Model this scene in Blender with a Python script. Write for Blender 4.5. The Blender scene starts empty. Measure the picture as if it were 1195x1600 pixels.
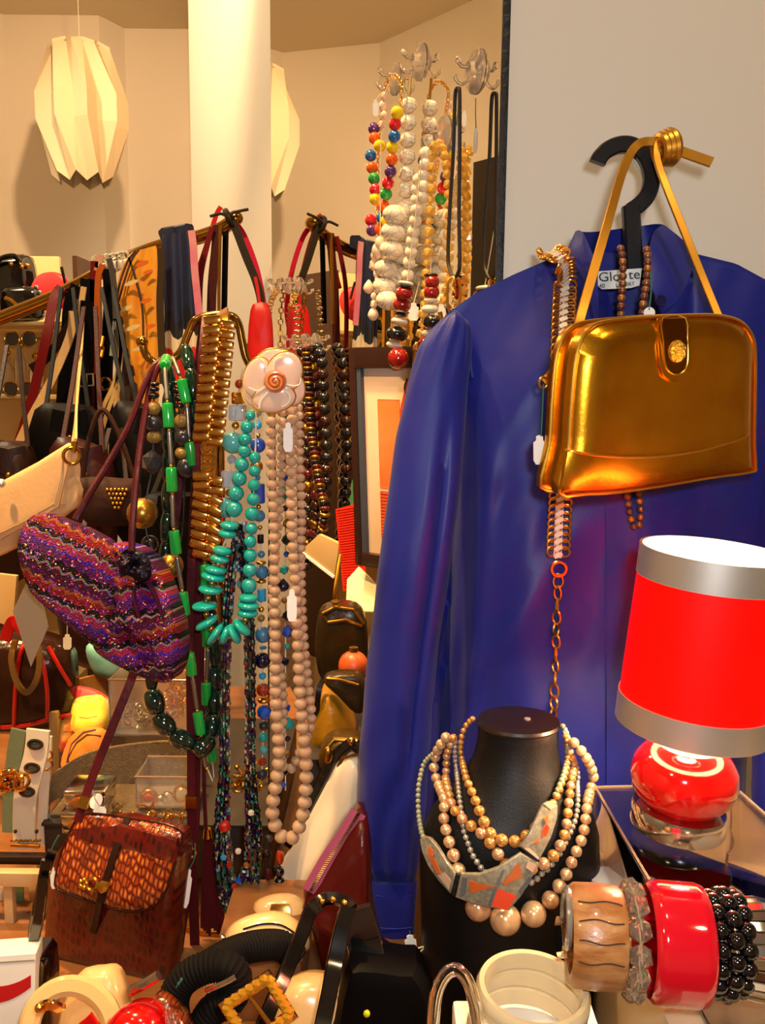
import bpy, bmesh, math, random
from mathutils import Vector, Matrix, Quaternion, noise
random.seed(7)
sc = bpy.context.scene
C = sc.collection
R = math.radians
# ------------------------------------------------------------------ camera
F = 1400.0
EYE = Vector((0, 0, 1.35))
ROT = (Matrix.Rotation(R(82), 3, 'X') @ Matrix.Rotation(R(0.6), 3, 'Z'))
cam_d = bpy.data.cameras.new('camera')
cam_d.sensor_fit = 'VERTICAL'; cam_d.sensor_height = 36; cam_d.lens = 36 * F / 1600
cam_d.clip_start = 0.02
cam = bpy.data.objects.new('camera', cam_d); C.objects.link(cam)
cam.matrix_world = Matrix.Translation(EYE) @ ROT.to_4x4()
sc.camera = cam
# ------------------------------------------------------------------ world, lights, exposure
sc.view_settings.view_transform = 'Standard'; sc.view_settings.look = 'None'
sc.view_settings.gamma = 1; sc.view_settings.use_curve_mapping = False
sc.view_settings.exposure = 0.42
w = bpy.data.worlds.new('world'); sc.world = w; w.use_nodes = True
w.node_tree.nodes['Background'].inputs[0].default_value = (1, .72, .42, 1)
w.node_tree.nodes['Background'].inputs[1].default_value = 0.02
def light(name, kind, loc, target, power, col, size=.1, spot=60, blend=.5):
    d = bpy.data.lights.new(name, kind); d.energy = power; d.color = col
    if kind == 'AREA': d.size = size
    else: d.shadow_soft_size = size
    if kind == 'SPOT': d.spot_size = R(spot); d.spot_blend = blend
    o = bpy.data.objects.new(name, d); C.objects.link(o); o.location = loc
    o.rotation_euler = (Vector(target) - Vector(loc)).to_track_quat('-Z', 'Y').to_euler()
    return o
light('camera_flash', 'AREA', (.05, -.02, 1.42), (.05, 1.0, 1.28), 3.1, (.88, .93, 1.0), .045)
light('ceiling_spot', 'SPOT', (-.45, 2.0, 3.05), (-1.2, 4.5, 1.7), 160, (1, .62, .32), .05, 85, .8)
light('ceiling_spot', 'SPOT', (-1.75, 2.6, 3.05), (-.55, 3.1, 1.7), 85, (1, .78, .50), .06, 115, .5)
light('ceiling_spot', 'SPOT', (-.75, .8, 3.05), (-.55, 2.15, 1.5), 120, (1, .68, .34), .05, 34, .7)  # added spot that brightens the rail and scarves; no lamp known there
light('ceiling_spot', 'SPOT', (.15, 0.15, 3.05), (.1, 1.15, 1.0), 34, (1, .80, .55), .07, 75, .8)
light('ceiling_spot', 'SPOT', (-.55, 1.15, 3.05), (-.42, 1.35, .9), 260, (1, .58, .23), .05, 56, .8)
light('ceiling_spot', 'SPOT', (-.75, .25, 3.05), (-.36, 1.25, 1.0), 190, (1, .60, .25), .05, 36, .7)
light('ceiling_spot', 'SPOT', (-.32, .75, 3.05), (-.04, 1.28, .95), 60, (1, .62, .22), .04, 16, .6)
light('ceiling_spot', 'SPOT', (-1.5, -.8, 3.05), (-1.5, -.6, 0), 60, (1, .75, .42), .1, 120, .9)
light('ceiling_spot', 'SPOT', (1.0, -.6, 3.05), (1.0, -.5, 0), 50, (1, .75, .42), .1, 120, .9)
# ------------------------------------------------------------------ pixel -> place
def ray(px, py):
    return ROT @ Vector(((px - 597.5) / F, (800 - py) / F, -1))
def at(px, py, D):
    r = ray(px, py); return EYE + r * (D / r.y)
class Plane:
    def __init__(s, o, n): s.o = Vector(o); s.n = Vector(n).normalized()
    def p(s, px, py, off=0):
        r = ray(px, py); t = ((s.o + s.n * off) - EYE).dot(s.n) / r.dot(s.n)
        return EYE + r * t
def tilted(px, py, D, yaw=0, pitch=0):   # plane facing the camera, turned about z and x
    n = Matrix.Rotation(R(yaw), 3, 'Z') @ Matrix.Rotation(R(pitch), 3, 'X') @ Vector((0, -1, 0))
    return Plane(at(px, py, D), n)
TABLE_Z = 0.755
table_pl = Plane((0, 0, TABLE_Z), (0, 0, 1))
# ------------------------------------------------------------------ materials
def lin(h):
    h = h.lstrip('#'); v = [int(h[i:i+2], 16) / 255 for i in (0, 2, 4)]
    return tuple(c / 12.92 if c <= .04045 else ((c + .055) / 1.055) ** 2.4 for c in v) + (1,)
MATS = {}
def mat(name, col, rough=.5, metal=0, coat=0, bump=0, bscale=60, col2=None, cscale=8, trans=0, sub=0, sheen=0, spec=None, ior=None, stretch=None, alpha=None):
    if name in MATS: return MATS[name]
    m = bpy.data.materials.new(name); m.use_nodes = True; nt = m.node_tree; b = nt.nodes['Principled BSDF']
    b.inputs['Base Color'].default_value = lin(col); b.inputs['Roughness'].default_value = rough
    b.inputs['Metallic'].default_value = metal; b.inputs['Coat Weight'].default_value = coat
    b.inputs['Coat Roughness'].default_value = .08
    if trans: b.inputs['Transmission Weight'].default_value = trans
    if ior: b.inputs['IOR'].default_value = ior
    if sub: b.inputs['Subsurface Weight'].default_value = sub; b.inputs['Subsurface Radius'].default_value = (.01, .007, .005)
    if sheen: b.inputs['Sheen Weight'].default_value = sheen
    if spec is not None: b.inputs['Specular IOR Level'].default_value = spec
    if alpha is not None: b.inputs['Alpha'].default_value = alpha
    if bump or col2:
        tc = nt.nodes.new('ShaderNodeTexCoord'); mp = nt.nodes.new('ShaderNodeMapping')
        nt.links.new(tc.outputs['Object'], mp.inputs[0])
        if stretch: mp.inputs['Scale'].default_value = stretch
    if bump:
        n = nt.nodes.new('ShaderNodeTexNoise'); n.inputs['Scale'].default_value = bscale; n.inputs['Detail'].default_value = 4
        nt.links.new(mp.outputs[0], n.inputs['Vector'])
        bp = nt.nodes.new('ShaderNodeBump'); bp.inputs['Strength'].default_value = bump; bp.inputs['Distance'].default_value = .004
        nt.links.new(n.outputs[0], bp.inputs['Height']); nt.links.new(bp.outputs[0], b.inputs['Normal'])
    if col2:
        n = nt.nodes.new('ShaderNodeTexNoise'); n.inputs['Scale'].default_value = cscale; n.inputs['Detail'].default_value = 5
        nt.links.new(mp.outputs[0], n.inputs['Vector'])
        r = nt.nodes.new('ShaderNodeValToRGB'); r.color_ramp.elements[0].color = lin(col); r.color_ramp.elements[1].color = lin(col2)
        r.color_ramp.elements[0].position = .38; r.color_ramp.elements[1].position = .66
        nt.links.new(n.outputs[0], r.inputs[0]); nt.links.new(r.outputs[0], b.inputs['Base Color'])
    MATS[name] = m; return m
def nodes_of(m): return m.node_tree, m.node_tree.nodes['Principled BSDF']
# ------------------------------------------------------------------ object bookkeeping
W = {}          # world position of every object made here
ROOTS = []
def tag(o, label, cat, group=None):
    o['label'] = label; o['category'] = cat
    if group: o['group'] = group
    return o
def thing(name, label, cat, group=None):
    o = bpy.data.objects.new(name, None); C.objects.link(o); o.empty_display_size = .02
    W[o.name] = Vector((0, 0, 0)); ROOTS.append(o); tag(o, label, cat, group); return o
def link(name, me, parent, pos, quat=None, scale=None):
    o = bpy.data.objects.new(name, me); C.objects.link(o); W[o.name] = Vector(pos)
    if parent: o.parent = parent; o.location = W[o.name] - W[parent.name]
    else: o.location = pos
    if quat is not None: o.rotation_mode = 'QUATERNION'; o.rotation_quaternion = quat
    if scale is not None: o.scale = scale
    return o
def obj(name, bm, m, parent=None, sharp=40, origin=None, flat=False):
    co = [v.co for v in bm.verts]
    lo = Vector([min(c[i] for c in co) for i in range(3)]); hi = Vector([max(c[i] for c in co) for i in range(3)])
    org = Vector(origin) if origin else Vector(((lo.x + hi.x) / 2, (lo.y + hi.y) / 2, lo.z))
    bmesh.ops.translate(bm, verts=bm.verts, vec=-org)
    me = bpy.data.meshes.new(name)
    for f in bm.faces: f.smooth = not flat
    bm.to_mesh(me); bm.free()
    if not flat: me.set_sharp_from_angle(angle=R(sharp))
    for mm in (m if isinstance(m, (list, tuple)) else [m]): me.materials.append(mm)
    return link(name, me, parent, org)
def struct(name, bm, m, parent=None, **k):
    o = obj(name, bm, m, parent, **k)
    if not parent: o['kind'] = 'structure'
    return o
def finish_things():
    bpy.context.view_layer.update()
    for r in ROOTS:
        if not r.children: continue
        pts = []
        for c in r.children_recursive:
            if c.type == 'MESH':
                mw = c.matrix_world
                for k in c.bound_box: pts.append(mw @ Vector(k))
        lo = [min(p[i] for p in pts) for i in range(3)]; hi = [max(p[i] for p in pts) for i in range(3)]
        base = Vector(((lo[0] + hi[0]) / 2, (lo[1] + hi[1]) / 2, lo[2])) - r.matrix_world.translation
        r.location += base
        for c in r.children: c.location -= base
# ------------------------------------------------------------------ shapes
def bm_(): return bmesh.new()
def cr(pts, n=8, closed=False):
    P = [Vector(p) for p in pts]; out = []; L = len(P)
    rng = range(L if closed else L - 1)
    for i in rng:
        if closed: a, b, c, d = P[(i-1) % L], P[i], P[(i+1) % L], P[(i+2) % L]
        else: a, b, c, d = P[max(i-1, 0)], P[i], P[i+1], P[min(i+2, L-1)]
        for k in range(n):
            t = k / n
            out.append(.5 * ((2*b) + (c-a)*t + (2*a-5*b+4*c-d)*t*t + (3*b-a-3*c+d)*t**3))
    if not closed: out.append(P[-1])
    return out
def path(pts, D=None, n=8, closed=False):
    return cr([at(p[0], p[1], p[2] if len(p) > 2 else D) for p in pts], n, closed)
def cut(poly, n):           # resample a polyline into n even steps
    L = [0]
    for a, b in zip(poly, poly[1:]): L.append(L[-1] + (b - a).length)
    out = []; j = 0
    for k in range(n + 1):
        t = L[-1] * k / n
        while j < len(L) - 2 and L[j+1] < t: j += 1
        u = (t - L[j]) / max(L[j+1] - L[j], 1e-9); out.append(poly[j].lerp(poly[j+1], min(u, 1)))
    return out
def plen(poly): return sum((b - a).length for a, b in zip(poly, poly[1:]))
def sweep(bm, pts, sec, nrm=(0, -1, 0), closed=False, scale=None):
    nrm = Vector(nrm); rings = []; L = len(pts)
    for i, p in enumerate(pts):
        if closed: t = pts[(i+1) % L] - pts[(i-1) % L]
        else: t = pts[min(i+1, L-1)] - pts[max(i-1, 0)]
        if t.length < 1e-9: t = Vector((0, 0, 1))
        t.normalize(); b = t.cross(nrm)
        if b.length < 1e-4: b = t.cross(Vector((1, 0, 0.01)))
        b.normalize(); n = b.cross(t)
        s = scale[i] if scale else 1
        rings.append([bm.verts.new(p + b * (u * s) + n * (v * s)) for u, v in sec])
    S = len(sec)
    for i in range(L if closed else L - 1):
        a, c = rings[i], rings[(i+1) % L]
        for k in range(S): bm.faces.new((a[k], a[(k+1) % S], c[(k+1) % S], c[k]))
    if not closed:
        bm.faces.new(list(reversed(rings[0]))); bm.faces.new(rings[-1])
    return bm
def circ(r, n=8, ry=None): return [(r * math.cos(2*math.pi*k/n), (ry or r) * math.sin(2*math.pi*k/n)) for k in range(n)]
def rect(w, h, bev=.3):
    b = min(w, h) * bev / 2; w /= 2; h /= 2
    return [(w-b, -h), (w, -h+b), (w, h-b), (w-b, h), (-w+b, h), (-w, h-b), (-w, -h+b), (-w+b, -h)]
def tube(pts, r, n=8, closed=False, scale=None, bm=None):
    return sweep(bm or bm_(), pts, circ(r, n), closed=closed, scale=scale)
def band(pts, w, th, nrm=(0, -1, 0), closed=False, scale=None, bm=None):
    return sweep(bm or bm_(), pts, rect(w, th), nrm, closed, scale)
def lathe(prof, o, axis=(0, 0, 1), n=32, sx=1, sy=1, bm=None, x=None, caps=True):
    bm = bm or bm_(); o = Vector(o); q = Vector((0, 0, 1)).rotation_difference(Vector(axis))
    rings = []
    for r, z in prof:
        if r < 1e-6: rings.append([bm.verts.new(o + q @ Vector((0, 0, z)))])
        else: rings.append([bm.verts.new(o + q @ Vector((r*sx*math.cos(2*math.pi*k/n), r*sy*math.sin(2*math.pi*k/n), z))) for k in range(n)])
    for a, b in zip(rings, rings[1:]):
        for k in range(n):
            k2 = (k+1) % n
            if len(a) == 1 and len(b) == 1: continue
            if len(a) == 1: bm.faces.new((a[0], b[k2], b[k]))
            elif len(b) == 1: bm.faces.new((a[k], a[k2], b[0]))
            else: bm.faces.new((a[k], a[k2], b[k2], b[k]))
    if caps:
        if len(rings[0]) > 1: bm.faces.new(list(reversed(rings[0])))
        if len(rings[-1]) > 1: bm.faces.new(rings[-1])
    bmesh.ops.recalc_face_normals(bm, faces=bm.faces)
    return bm
def box(c, s, rot=None, bev=0, bm=None):
    bm = bm or bm_(); M = Matrix.Translation(Vector(c))
    if rot is not None: M = M @ rot.to_4x4()
    r = bmesh.ops.create_cube(bm, size=1, matrix=M @ Matrix.Diagonal((s[0], s[1], s[2], 1)))
    if bev:
        es = list({e for v in r['verts'] for e in v.link_edges})
        bmesh.ops.bevel(bm, geom=es, offset=bev, segments=2, affect='EDGES', profile=.6)
    return bm
def prism(outline, n, th, bev=0, bm=None):      # outline = front face, thickness goes away from n
    bm = bm or bm_(); n = Vector(n).normalized()
    f = [bm.verts.new(p) for p in outline]; b = [bm.verts.new(p - n * th) for p in outline]
    L = len(f); face = bm.faces.new(f); bk = bm.faces.new(list(reversed(b)))
    for i in range(L): bm.faces.new((f[i], b[i], b[(i+1) % L], f[(i+1) % L]))
    bmesh.ops.recalc_face_normals(bm, faces=bm.faces)
    if bev:
        es = list(face.edges) + list(bk.edges)
        bmesh.ops.bevel(bm, geom=es, offset=bev, segments=2, affect='EDGES', profile=.6)
    big = [q for q in bm.faces if len(q.verts) > 4]
    bmesh.ops.triangulate(bm, faces=big)
    return bm
def pillow(outline, n, th, front=.01, back=.0, rings=7, p=2.2, uvax=None, wob=0, wsc=30):
    """closed soft slab: outline points lie on its mid plane edge; th = rim thickness; front/back = extra bulge"""
    bm = bm_(); n = Vector(n).normalized(); L = len(outline)
    c = sum(outline, Vector()) / L
    r0 = Vector((0, 0, 1)).cross(n) * -1 if abs(n.z) < .9 else Vector((1, 0, 0))
    r0.normalize(); u0 = n.cross(r0) * -1
    if u0.z < 0: u0 = -u0
    uv = bm.loops.layers.uv.new('UVMap'); co = {}
    def ring(side, k):
        s = 1 - k / rings; h = (1 - s ** p) ** (1 / p)
        out = []
        for q in outline:
            b = c.lerp(q, s); v = b + n * (side * (th / 2) + (front if side > 0 else -back) * h)
            if wob and k > 0: v += n * (wob * h * noise.noise(b * wsc + Vector((side * 7, 0, 0))))
            bv = bm.verts.new(v); co[bv] = ((b - c).dot(r0), (b - c).dot(u0)); out.append(bv)
        return out
    for side in (1, -1):
        prev = ring(side, 0); first = prev
        for k in range(1, rings):
            cur = ring(side, k)
            for i in range(L):
                q = (prev[i], prev[(i+1) % L], cur[(i+1) % L], cur[i])
                bm.faces.new(q if side > 0 else tuple(reversed(q)))
            prev = cur
        cv = bm.verts.new(c + n * (side * th / 2 + (front if side > 0 else -back))); co[cv] = (0, 0)
        for i in range(L):
            q = (prev[i], prev[(i+1) % L], cv)
            bm.faces.new(q if side > 0 else tuple(reversed(q)))
        if side > 0: A = first
        else: B = first
    for i in range(L): bm.faces.new((A[i], B[i], B[(i+1) % L], A[(i+1) % L]))
    bmesh.ops.recalc_face_normals(bm, faces=bm.faces)
    for f in bm.faces:
        for l in f.loops: l[uv].uv = co[l.vert]
    return bm
def ball(c, r, seg=20, bm=None, s=(1, 1, 1)):
    bm = bm or bm_()
    bmesh.ops.create_uvsphere(bm, u_segments=seg, v_segments=seg * 2 // 3, radius=1, matrix=Matrix.Translation(Vector(c)) @ Matrix.Diagonal((r*s[0], r*s[1], r*s[2], 1)))
    return bm
def torus(c, axis, R_, r, n=24, k=8, bm=None, sy=1):
    bm = bm or bm_(); q = Vector((0, 0, 1)).rotation_difference(Vector(axis))
    pts = [Vector(c) + q @ Vector((R_ * math.cos(2*math.pi*i/n), R_ * sy * math.sin(2*math.pi*i/n), 0)) for i in range(n)]
    return sweep(bm, pts, circ(r, k), nrm=q @ Vector((0, 0, 1)), closed=True)
# ------------------------------------------------------------------ beads: unit meshes, axis along z
SHAPES = {}
def shape(kind):
    bm = bm_()
    if kind == 'ball': bmesh.ops.create_uvsphere(bm, u_segments=16, v_segments=10, radius=1)
    elif kind == 'seed': bmesh.ops.create_icosphere(bm, subdivisions=1, radius=1)
    elif kind == 'disc': lathe([(0, -1), (.5, -.95), (.82, -.7), (.97, -.3), (1, 0), (.97, .3), (.82, .7), (.5, .95), (0, 1)], (0, 0, 0), n=18, bm=bm)
    elif kind == 'barrel': lathe([(0, -1), (.55, -1), (.72, -.9), (.93, -.5), (1, 0), (.93, .5), (.72, .9), (.55, 1), (0, 1)], (0, 0, 0), n=16, bm=bm)
    elif kind == 'tube': lathe([(0, -1), (.8, -1), (.95, -.95), (1, -.85), (1, .85), (.95, .95), (.8, 1), (0, 1)], (0, 0, 0), n=14, bm=bm)
    elif kind == 'cube': box((0, 0, 0), (2, 2, 2), bev=.28, bm=bm)
    elif kind == 'facet': bmesh.ops.create_icosphere(bm, subdivisions=1, radius=1.05)
    elif kind == 'nugget':
        bmesh.ops.create_uvsphere(bm, u_segments=16, v_segments=10, radius=1)
        for v in bm.verts: v.co *= 1 + .13 * noise.noise(v.co * 1.3)
    elif kind == 'drop': lathe([(0, -1), (.4, -.92), (.8, -.6), (1, -.2), (.8, .25), (.4, .7), (.15, .95), (0, 1)], (0, 0, 0), n=16, bm=bm)
    elif kind == 'link': torus((0, 0, 0), (0, 1, 0), .8, .2, 16, 6, bm=bm)
    elif kind == 'ring': torus((0, 0, 0), (0, 0, 1), .82, .18, 20, 6, bm=bm)
    elif kind == 'bar': box((0, 0, 0), (2, 2, 2), bev=.35, bm=bm)
    me = bpy.data.meshes.new(kind)
    flat = kind in ('facet',)
    for f in bm.faces: f.smooth = not flat
    bm.to_mesh(me); bm.free()
    if not flat: me.set_sharp_from_angle(angle=R(50))
    return me
def bmesh_for(kind, m):
    k = (kind, m.name)
    if k not in SHAPES:
        me = shape(kind); me.materials.append(m); SHAPES[k] = me
    return SHAPES[k]
def bead(parent, kind, m, pos, scale, quat=None, name='bead'):
    s = scale if hasattr(scale, '__len__') else (scale,) * 3
    return link(name, bmesh_for(kind, m), parent, pos, quat, s)
def walk(poly):
    L = [0]
    for a, b in zip(poly, poly[1:]): L.append(L[-1] + (b - a).length)
    def f(s):
        s = max(0, min(s, L[-1])); lo, hi = 0, len(L) - 2
        while lo < hi:
            mid = (lo + hi + 1) // 2
            if L[mid] <= s: lo = mid
            else: hi = mid - 1
        d = poly[lo+1] - poly[lo]; u = (s - L[lo]) / max(d.length, 1e-9)
        return poly[lo] + d * u, d.normalized()
    return f, L[-1]
def strand(parent, poly, items, limit=300, cord=None, cr_=.0008, gap=0, seq=False, end=None):
    """items: (kind, material, half length, radius[, name]) threaded along the path in turn"""
    f, T = walk(poly); s = 0; i = 0
    if end: T = min(T, end)
    while i < limit:
        if seq and i >= len(items): break
        it = items[i % len(items)]; hl = it[2]
        if s + 2 * hl > T: break
        p, t = f(s + hl); q = Vector((0, 0, 1)).rotation_difference(t)
        bead(parent, it[0], it[1], p, (it[3], it[3], hl), q, it[4] if len(it) > 4 else 'bead')
        s += 2 * hl + gap; i += 1
    if cord: obj('cord', tube(cut(poly, max(8, len(poly) // 2)), cr_, 6), cord, parent)
def graded(parent, poly, m, r0, r1, kind='ball', shape_=None, squash=1, name='bead'):
    """beads touching, radius running from r0 to r1 (or by a list of radii along the path)"""
    f, T = walk(poly); s = 0; n = 0
    rad = shape_ or (lambda u: r0 + (r1 - r0) * u)
    while n < 300:
        r = rad(s / T)
        if s + 2 * r * squash > T: break
        p, t = f(s + r * squash); q = Vector((0, 0, 1)).rotation_difference(t)
        bead(parent, kind, m[n % len(m)] if isinstance(m, list) else m, p, (r, r, r * squash), q, name)
        s += 2 * r * squash; n += 1
def seeds(polys, r, mats, parent, name='seed_beads', step=1.7):
    """hundreds of tiny beads on several threads: one joined piece"""
    bm = bm_()
    for poly in polys:
        f, T = walk(poly); s = 0
        while s < T:
            p, t = f(s); idx = random.randrange(len(mats))
            before = len(bm.faces)
            rr = r * random.uniform(.8, 1.15)
            q = bmesh.ops.create_cone(bm, segments=6, radius1=rr, radius2=rr, depth=rr * 1.5, cap_ends=True,
                matrix=Matrix.Translation(p + Vector((random.uniform(-1, 1), random.uniform(-1, 1), 0)) * r * .4) @ Vector((0, 0, 1)).rotation_difference(t).to_matrix().to_4x4())
            bm.faces.ensure_lookup_table()
            for k in range(before, len(bm.faces)): bm.faces[k].material_index = idx
            s += r * step
    o = obj(name, bm, mats, parent); o['kind'] = 'stuff'; return o
def price_tag(x, y, D, label, h=34, w=17, string=None, smat=None, yaw=10, lean=0):
    t = thing('price_tag', label, 'tag')
    pl = tilted(x, y, D, yaw)
    k = .28 * w
    pts = [(-w/2, -h*.25), (-w*.28, -h*.32), (-w*.28, -h*.45), (-w*.12, -h/2), (w*.12, -h/2), (w*.28, -h*.45), (w*.28, -h*.32), (w/2, -h*.25), (w/2, h*.35), (w*.3, h/2), (-w*.3, h/2), (-w/2, h*.35)]
    ca, sa = math.cos(R(lean)), math.sin(R(lean))
    obj('card', prism([pl.p(x + a*ca - b*sa, y + a*sa + b*ca) for a, b in reversed(pts)], pl.n, .0008), mat('tag_card', '#f2efe6', .6), t)
    if string:
        obj('string', tube(path(string, D, 6), .0006, 6), smat or mat('green_string', '#2f6b50', .8), t)
    return t
class Soft:
    """a soft panel traced on its own plane; .surf(px,py) gives the front surface there"""
    def __init__(s, pts, pl, th, front, back=0, p=2.2, smooth=0, wob=0, wsc=30):
        s.pl = pl; s.th = th; s.front = front; s.pw = p
        o = [pl.p(x, y) for x, y in pts]
        if smooth: o = cr(o, smooth, True)
        s.out = o; s.c = sum(o, Vector()) / len(o)
        s.bm = pillow(o, pl.n, th, front, back, p=p, wob=wob, wsc=wsc)
        n = pl.n; s.r = Vector((0, 0, 1)).cross(n).normalized(); s.u = n.cross(s.r)
        s.o2 = [((q - s.c).dot(s.r), (q - s.c).dot(s.u)) for q in o]
    def h(s, q):
        x, y = (q - s.c).dot(s.r), (q - s.c).dot(s.u); best = None
        for (ax, ay), (bx, by) in zip(s.o2, s.o2[1:] + s.o2[:1]):
            ex, ey = bx - ax, by - ay; d = x * ey - y * ex
            if abs(d) < 1e-12: continue
            t = (ax * ey - ay * ex) / d; u = (ax * y - ay * x) / d
            if t > 0 and -1e-6 <= u <= 1 + 1e-6: best = t if best is None else min(best, t)
        k = min(1, 1 / best) if best else 0
        return s.th / 2 + s.front * max(0, 1 - k ** s.pw) ** (1 / s.pw)
    def surf(s, px, py, extra=0):
        q = s.pl.p(px, py)
        for _ in range(3): q = s.pl.p(px, py, s.h(q))
        return q + s.pl.n * extra
    def rim(s, side=1, off=0): return [q + s.pl.n * (side * s.th / 2 + off) for q in s.out]
def lerp_table(tab):
    def f(y):
        if y <= tab[0][0]: return tab[0][1]
        for (a, va), (b, vb) in zip(tab, tab[1:]):
            if y <= b:
                t = (y - a) / (b - a); return va + (vb - va) * t
        return tab[-1][1]
    return f
# ================================================================== ROOM
m_wall = mat('wall_paint', '#e9e0d0', .75, bump=.05, bscale=40)
m_ceil = mat('ceiling_paint', '#e2d3b4', .8)
m_floor = mat('floor_boards', '#6b4a2c', .45, col2='#8a6238', cscale=3, stretch=(1, 8, 1))
NX, NY = .14, 1.10
MDIR = Vector((-.355, 1, 0)); MN = Vector((-1, -.355, 0)).normalized()
mirror_pl = Plane((NX, NY, 1.35), MN)
def mpt(t, z, off=0): return Vector((NX, NY, z)) + MDIR * t + MN * off
H = 3.14
def wallprism(name, plan, z0, z1, m):
    bm = bm_(); prism([Vector((x, y, z1)) for x, y in plan], (0, 0, 1), z1 - z0, bm=bm)
    return struct(name, bm, m, flat=True)
struct('floor', box((0, 1.4, -.05), (5.4, 8.4, .1)), m_floor)
struct('ceiling', box((0, 1.4, H + .05), (5.4, 8.4, .1)), m_ceil)
E = mpt(2.52, 0)
wallprism('wall_right', [(NX, NY), (2.4, NY), (2.4, 5.4), (E.x, 5.4), (E.x, E.y)], 0, H, m_wall)
wallprism('wall_back', [(-1.42, 4.70), (-1.34, 4.86), (-.70, 4.86), (-.70, 5.2), (-2.6, 5.2), (-2.6, 4.25), (-2.2, 4.25), (-1.89, 4.70)], 0, H, m_wall)
wallprism('wall_left', [(-2.6, -2.6), (-2.2, -2.6), (-2.2, 4.25), (-2.6, 4.25)], 0, H, m_wall)
wallprism('wall_front', [(-2.2, -2.6), (2.4, -2.6), (2.4, -2.2), (-2.2, -2.2)], 0, H, m_wall)
wallprism('wall_side', [(2.4, -2.6), (2.8, -2.6), (2.8, 1.1), (2.4, 1.1)], 0, H, m_wall)
door = struct('door_1', box((-2.185, 2.75, 1.2), (.03, 1.5, 2.4), bev=.004), mat('dark_door', '#1a0f08', .35))
obj('handle', ball((-2.15, 3.35, 1.05), .03), mat('brass', '#d9a441', .22, 1), door)
for z0, z1 in ((.15, 1.1), (1.25, 2.25)):
    obj('panel', box((-2.167, 2.75, (z0 + z1) / 2), (.012, 1.15, z1 - z0), bev=.004), MATS['dark_door'], door)
# mirror
mm = mat('mirror_glass', '#f4f2ea', .012, 1)
mt = thing('wall_mirror', 'tall frameless wall mirror hung with necklaces, left of the grey wall', 'mirror')
bm = bm_(); prism([mpt(0.006, 2.9, .005), mpt(1.164, 2.9, .005), mpt(1.164, .3, .005), mpt(.006, .3, .005)], MN, .0045, bm=bm)
obj('mirror_glass', bm, mm, mt, flat=True)
m_blk = mat('black_edge', '#0c0b0d', .5, bump=.6, bscale=120)
obj('edge_strip', box(mpt(.0, 1.6, .003) + Vector((-.001, -.002, 0)), (.009, .008, 2.6), bev=.001), m_blk, mt)
# table
m_table = mat('table_laminate', '#7a4c28', .4, col2='#8a5a30', cscale=5, stretch=(1, 10, 1))
tb = thing('display_table', 'brown wooden display table under all the jewellery and bags', 'table')
bm = bm_(); prism([Vector(p) for p in ((-1.15, .36, TABLE_Z), (1.0, .36, TABLE_Z), (1.0, .855, TABLE_Z), (-.055, .855, TABLE_Z), (-.055, 1.30, TABLE_Z), (-.18, 1.72, TABLE_Z), (-1.15, 1.72, TABLE_Z))], (0, 0, 1), .035, .003, bm)
obj('table_top', bm, m_table, tb)
for x, y in ((-1.1, .42), (.95, .42), (.95, .8), (-1.1, 1.66), (-.24, 1.60)):
    obj('leg', box((x, y, (TABLE_Z - .035) / 2), (.05, .05, TABLE_Z - .035), bev=.003), m_table, tb)
# ================================================================== SHIRT
m_satin = mat('blue_satin', '#18217e', .46, bump=.3, bscale=14, sheen=.08, spec=.32)
m_satin_in = mat('blue_satin_inside', '#1a2378', .5)
sh = thing('shirt', 'royal blue satin long-sleeved shirt with stand collar hanging on the black hanger', 'shirt')
xl = lerp_table([(380, 690), (500, 690), (560, 704), (640, 708), (760, 700), (880, 690), (1000, 676), (1120, 664), (1200, 658), (1340, 652)])
xr = lerp_table([(380, 1262), (500, 1262), (800, 1225), (1000, 1190), (1150, 1168), (1340, 1160)])
ytop = lerp_table([(690, 500), (700, 488), (740, 460), (800, 430), (860, 404), (890, 392), (935, 412), (962, 500), (990, 500), (1022, 484), (1060, 446), (1085, 396), (1150, 412), (1220, 450), (1262, 505)])
def sm(a, b, x):
    t = max(0, min(1, (x - a) / (b - a))); return t * t * (3 - 2 * t)
def shirtD(px, py):
    l, r = xl(py), xr(py); s = max(0, min(1, (px - l) / (r - l)))
    ramp = .25 + .75 * sm(-10, 230, py - ytop(px))
    d = .992 - .075 * (max(0, 1 - (2*s-1)**2) ** .55) * ramp
    k = sm(520, 900, py)
    d += k * .007 * math.sin(px / 36 + py * .0016 + 1.2 * math.sin(py / 260)) * sm(0, .1, s) * sm(0, .1, 1 - s)
    d += .010 * math.exp(-((px - 735 - (py - 600) * -.05) / 16) ** 2) * sm(600, 700, py) - .006 * math.exp(-((px - 770 + (py - 700) * .09) / 16) ** 2) * sm(650, 760, py)
    a = (px - 830) * .78 + (py - 930) * .62       # diagonal drag lines from the belt
    d -= .005 * math.exp(-(((px - 900) + (py - 850) * .75) / 26) ** 2) * sm(760, 860, py) * sm(1130, 1000, py)
    d += .030 * math.exp(-((px - 712 + (py - 700) * .055) / 9) ** 2) * sm(590, 700, py)
    d += .006 * noise.noise(Vector((px / 80 + py / 300, py / 150, 3))) + .0025 * noise.noise(Vector(((px + py * .5) / 34, (py - px * .4) / 120, 9)))
    return d
def shirtP(px, py, off=0): return at(px, py, shirtD(px, py) - off)
bm = bm_(); NS, NT = 84, 80; fr = []; bk = []
uvl = bm.loops.layers.uv.new('UVMap')
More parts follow.
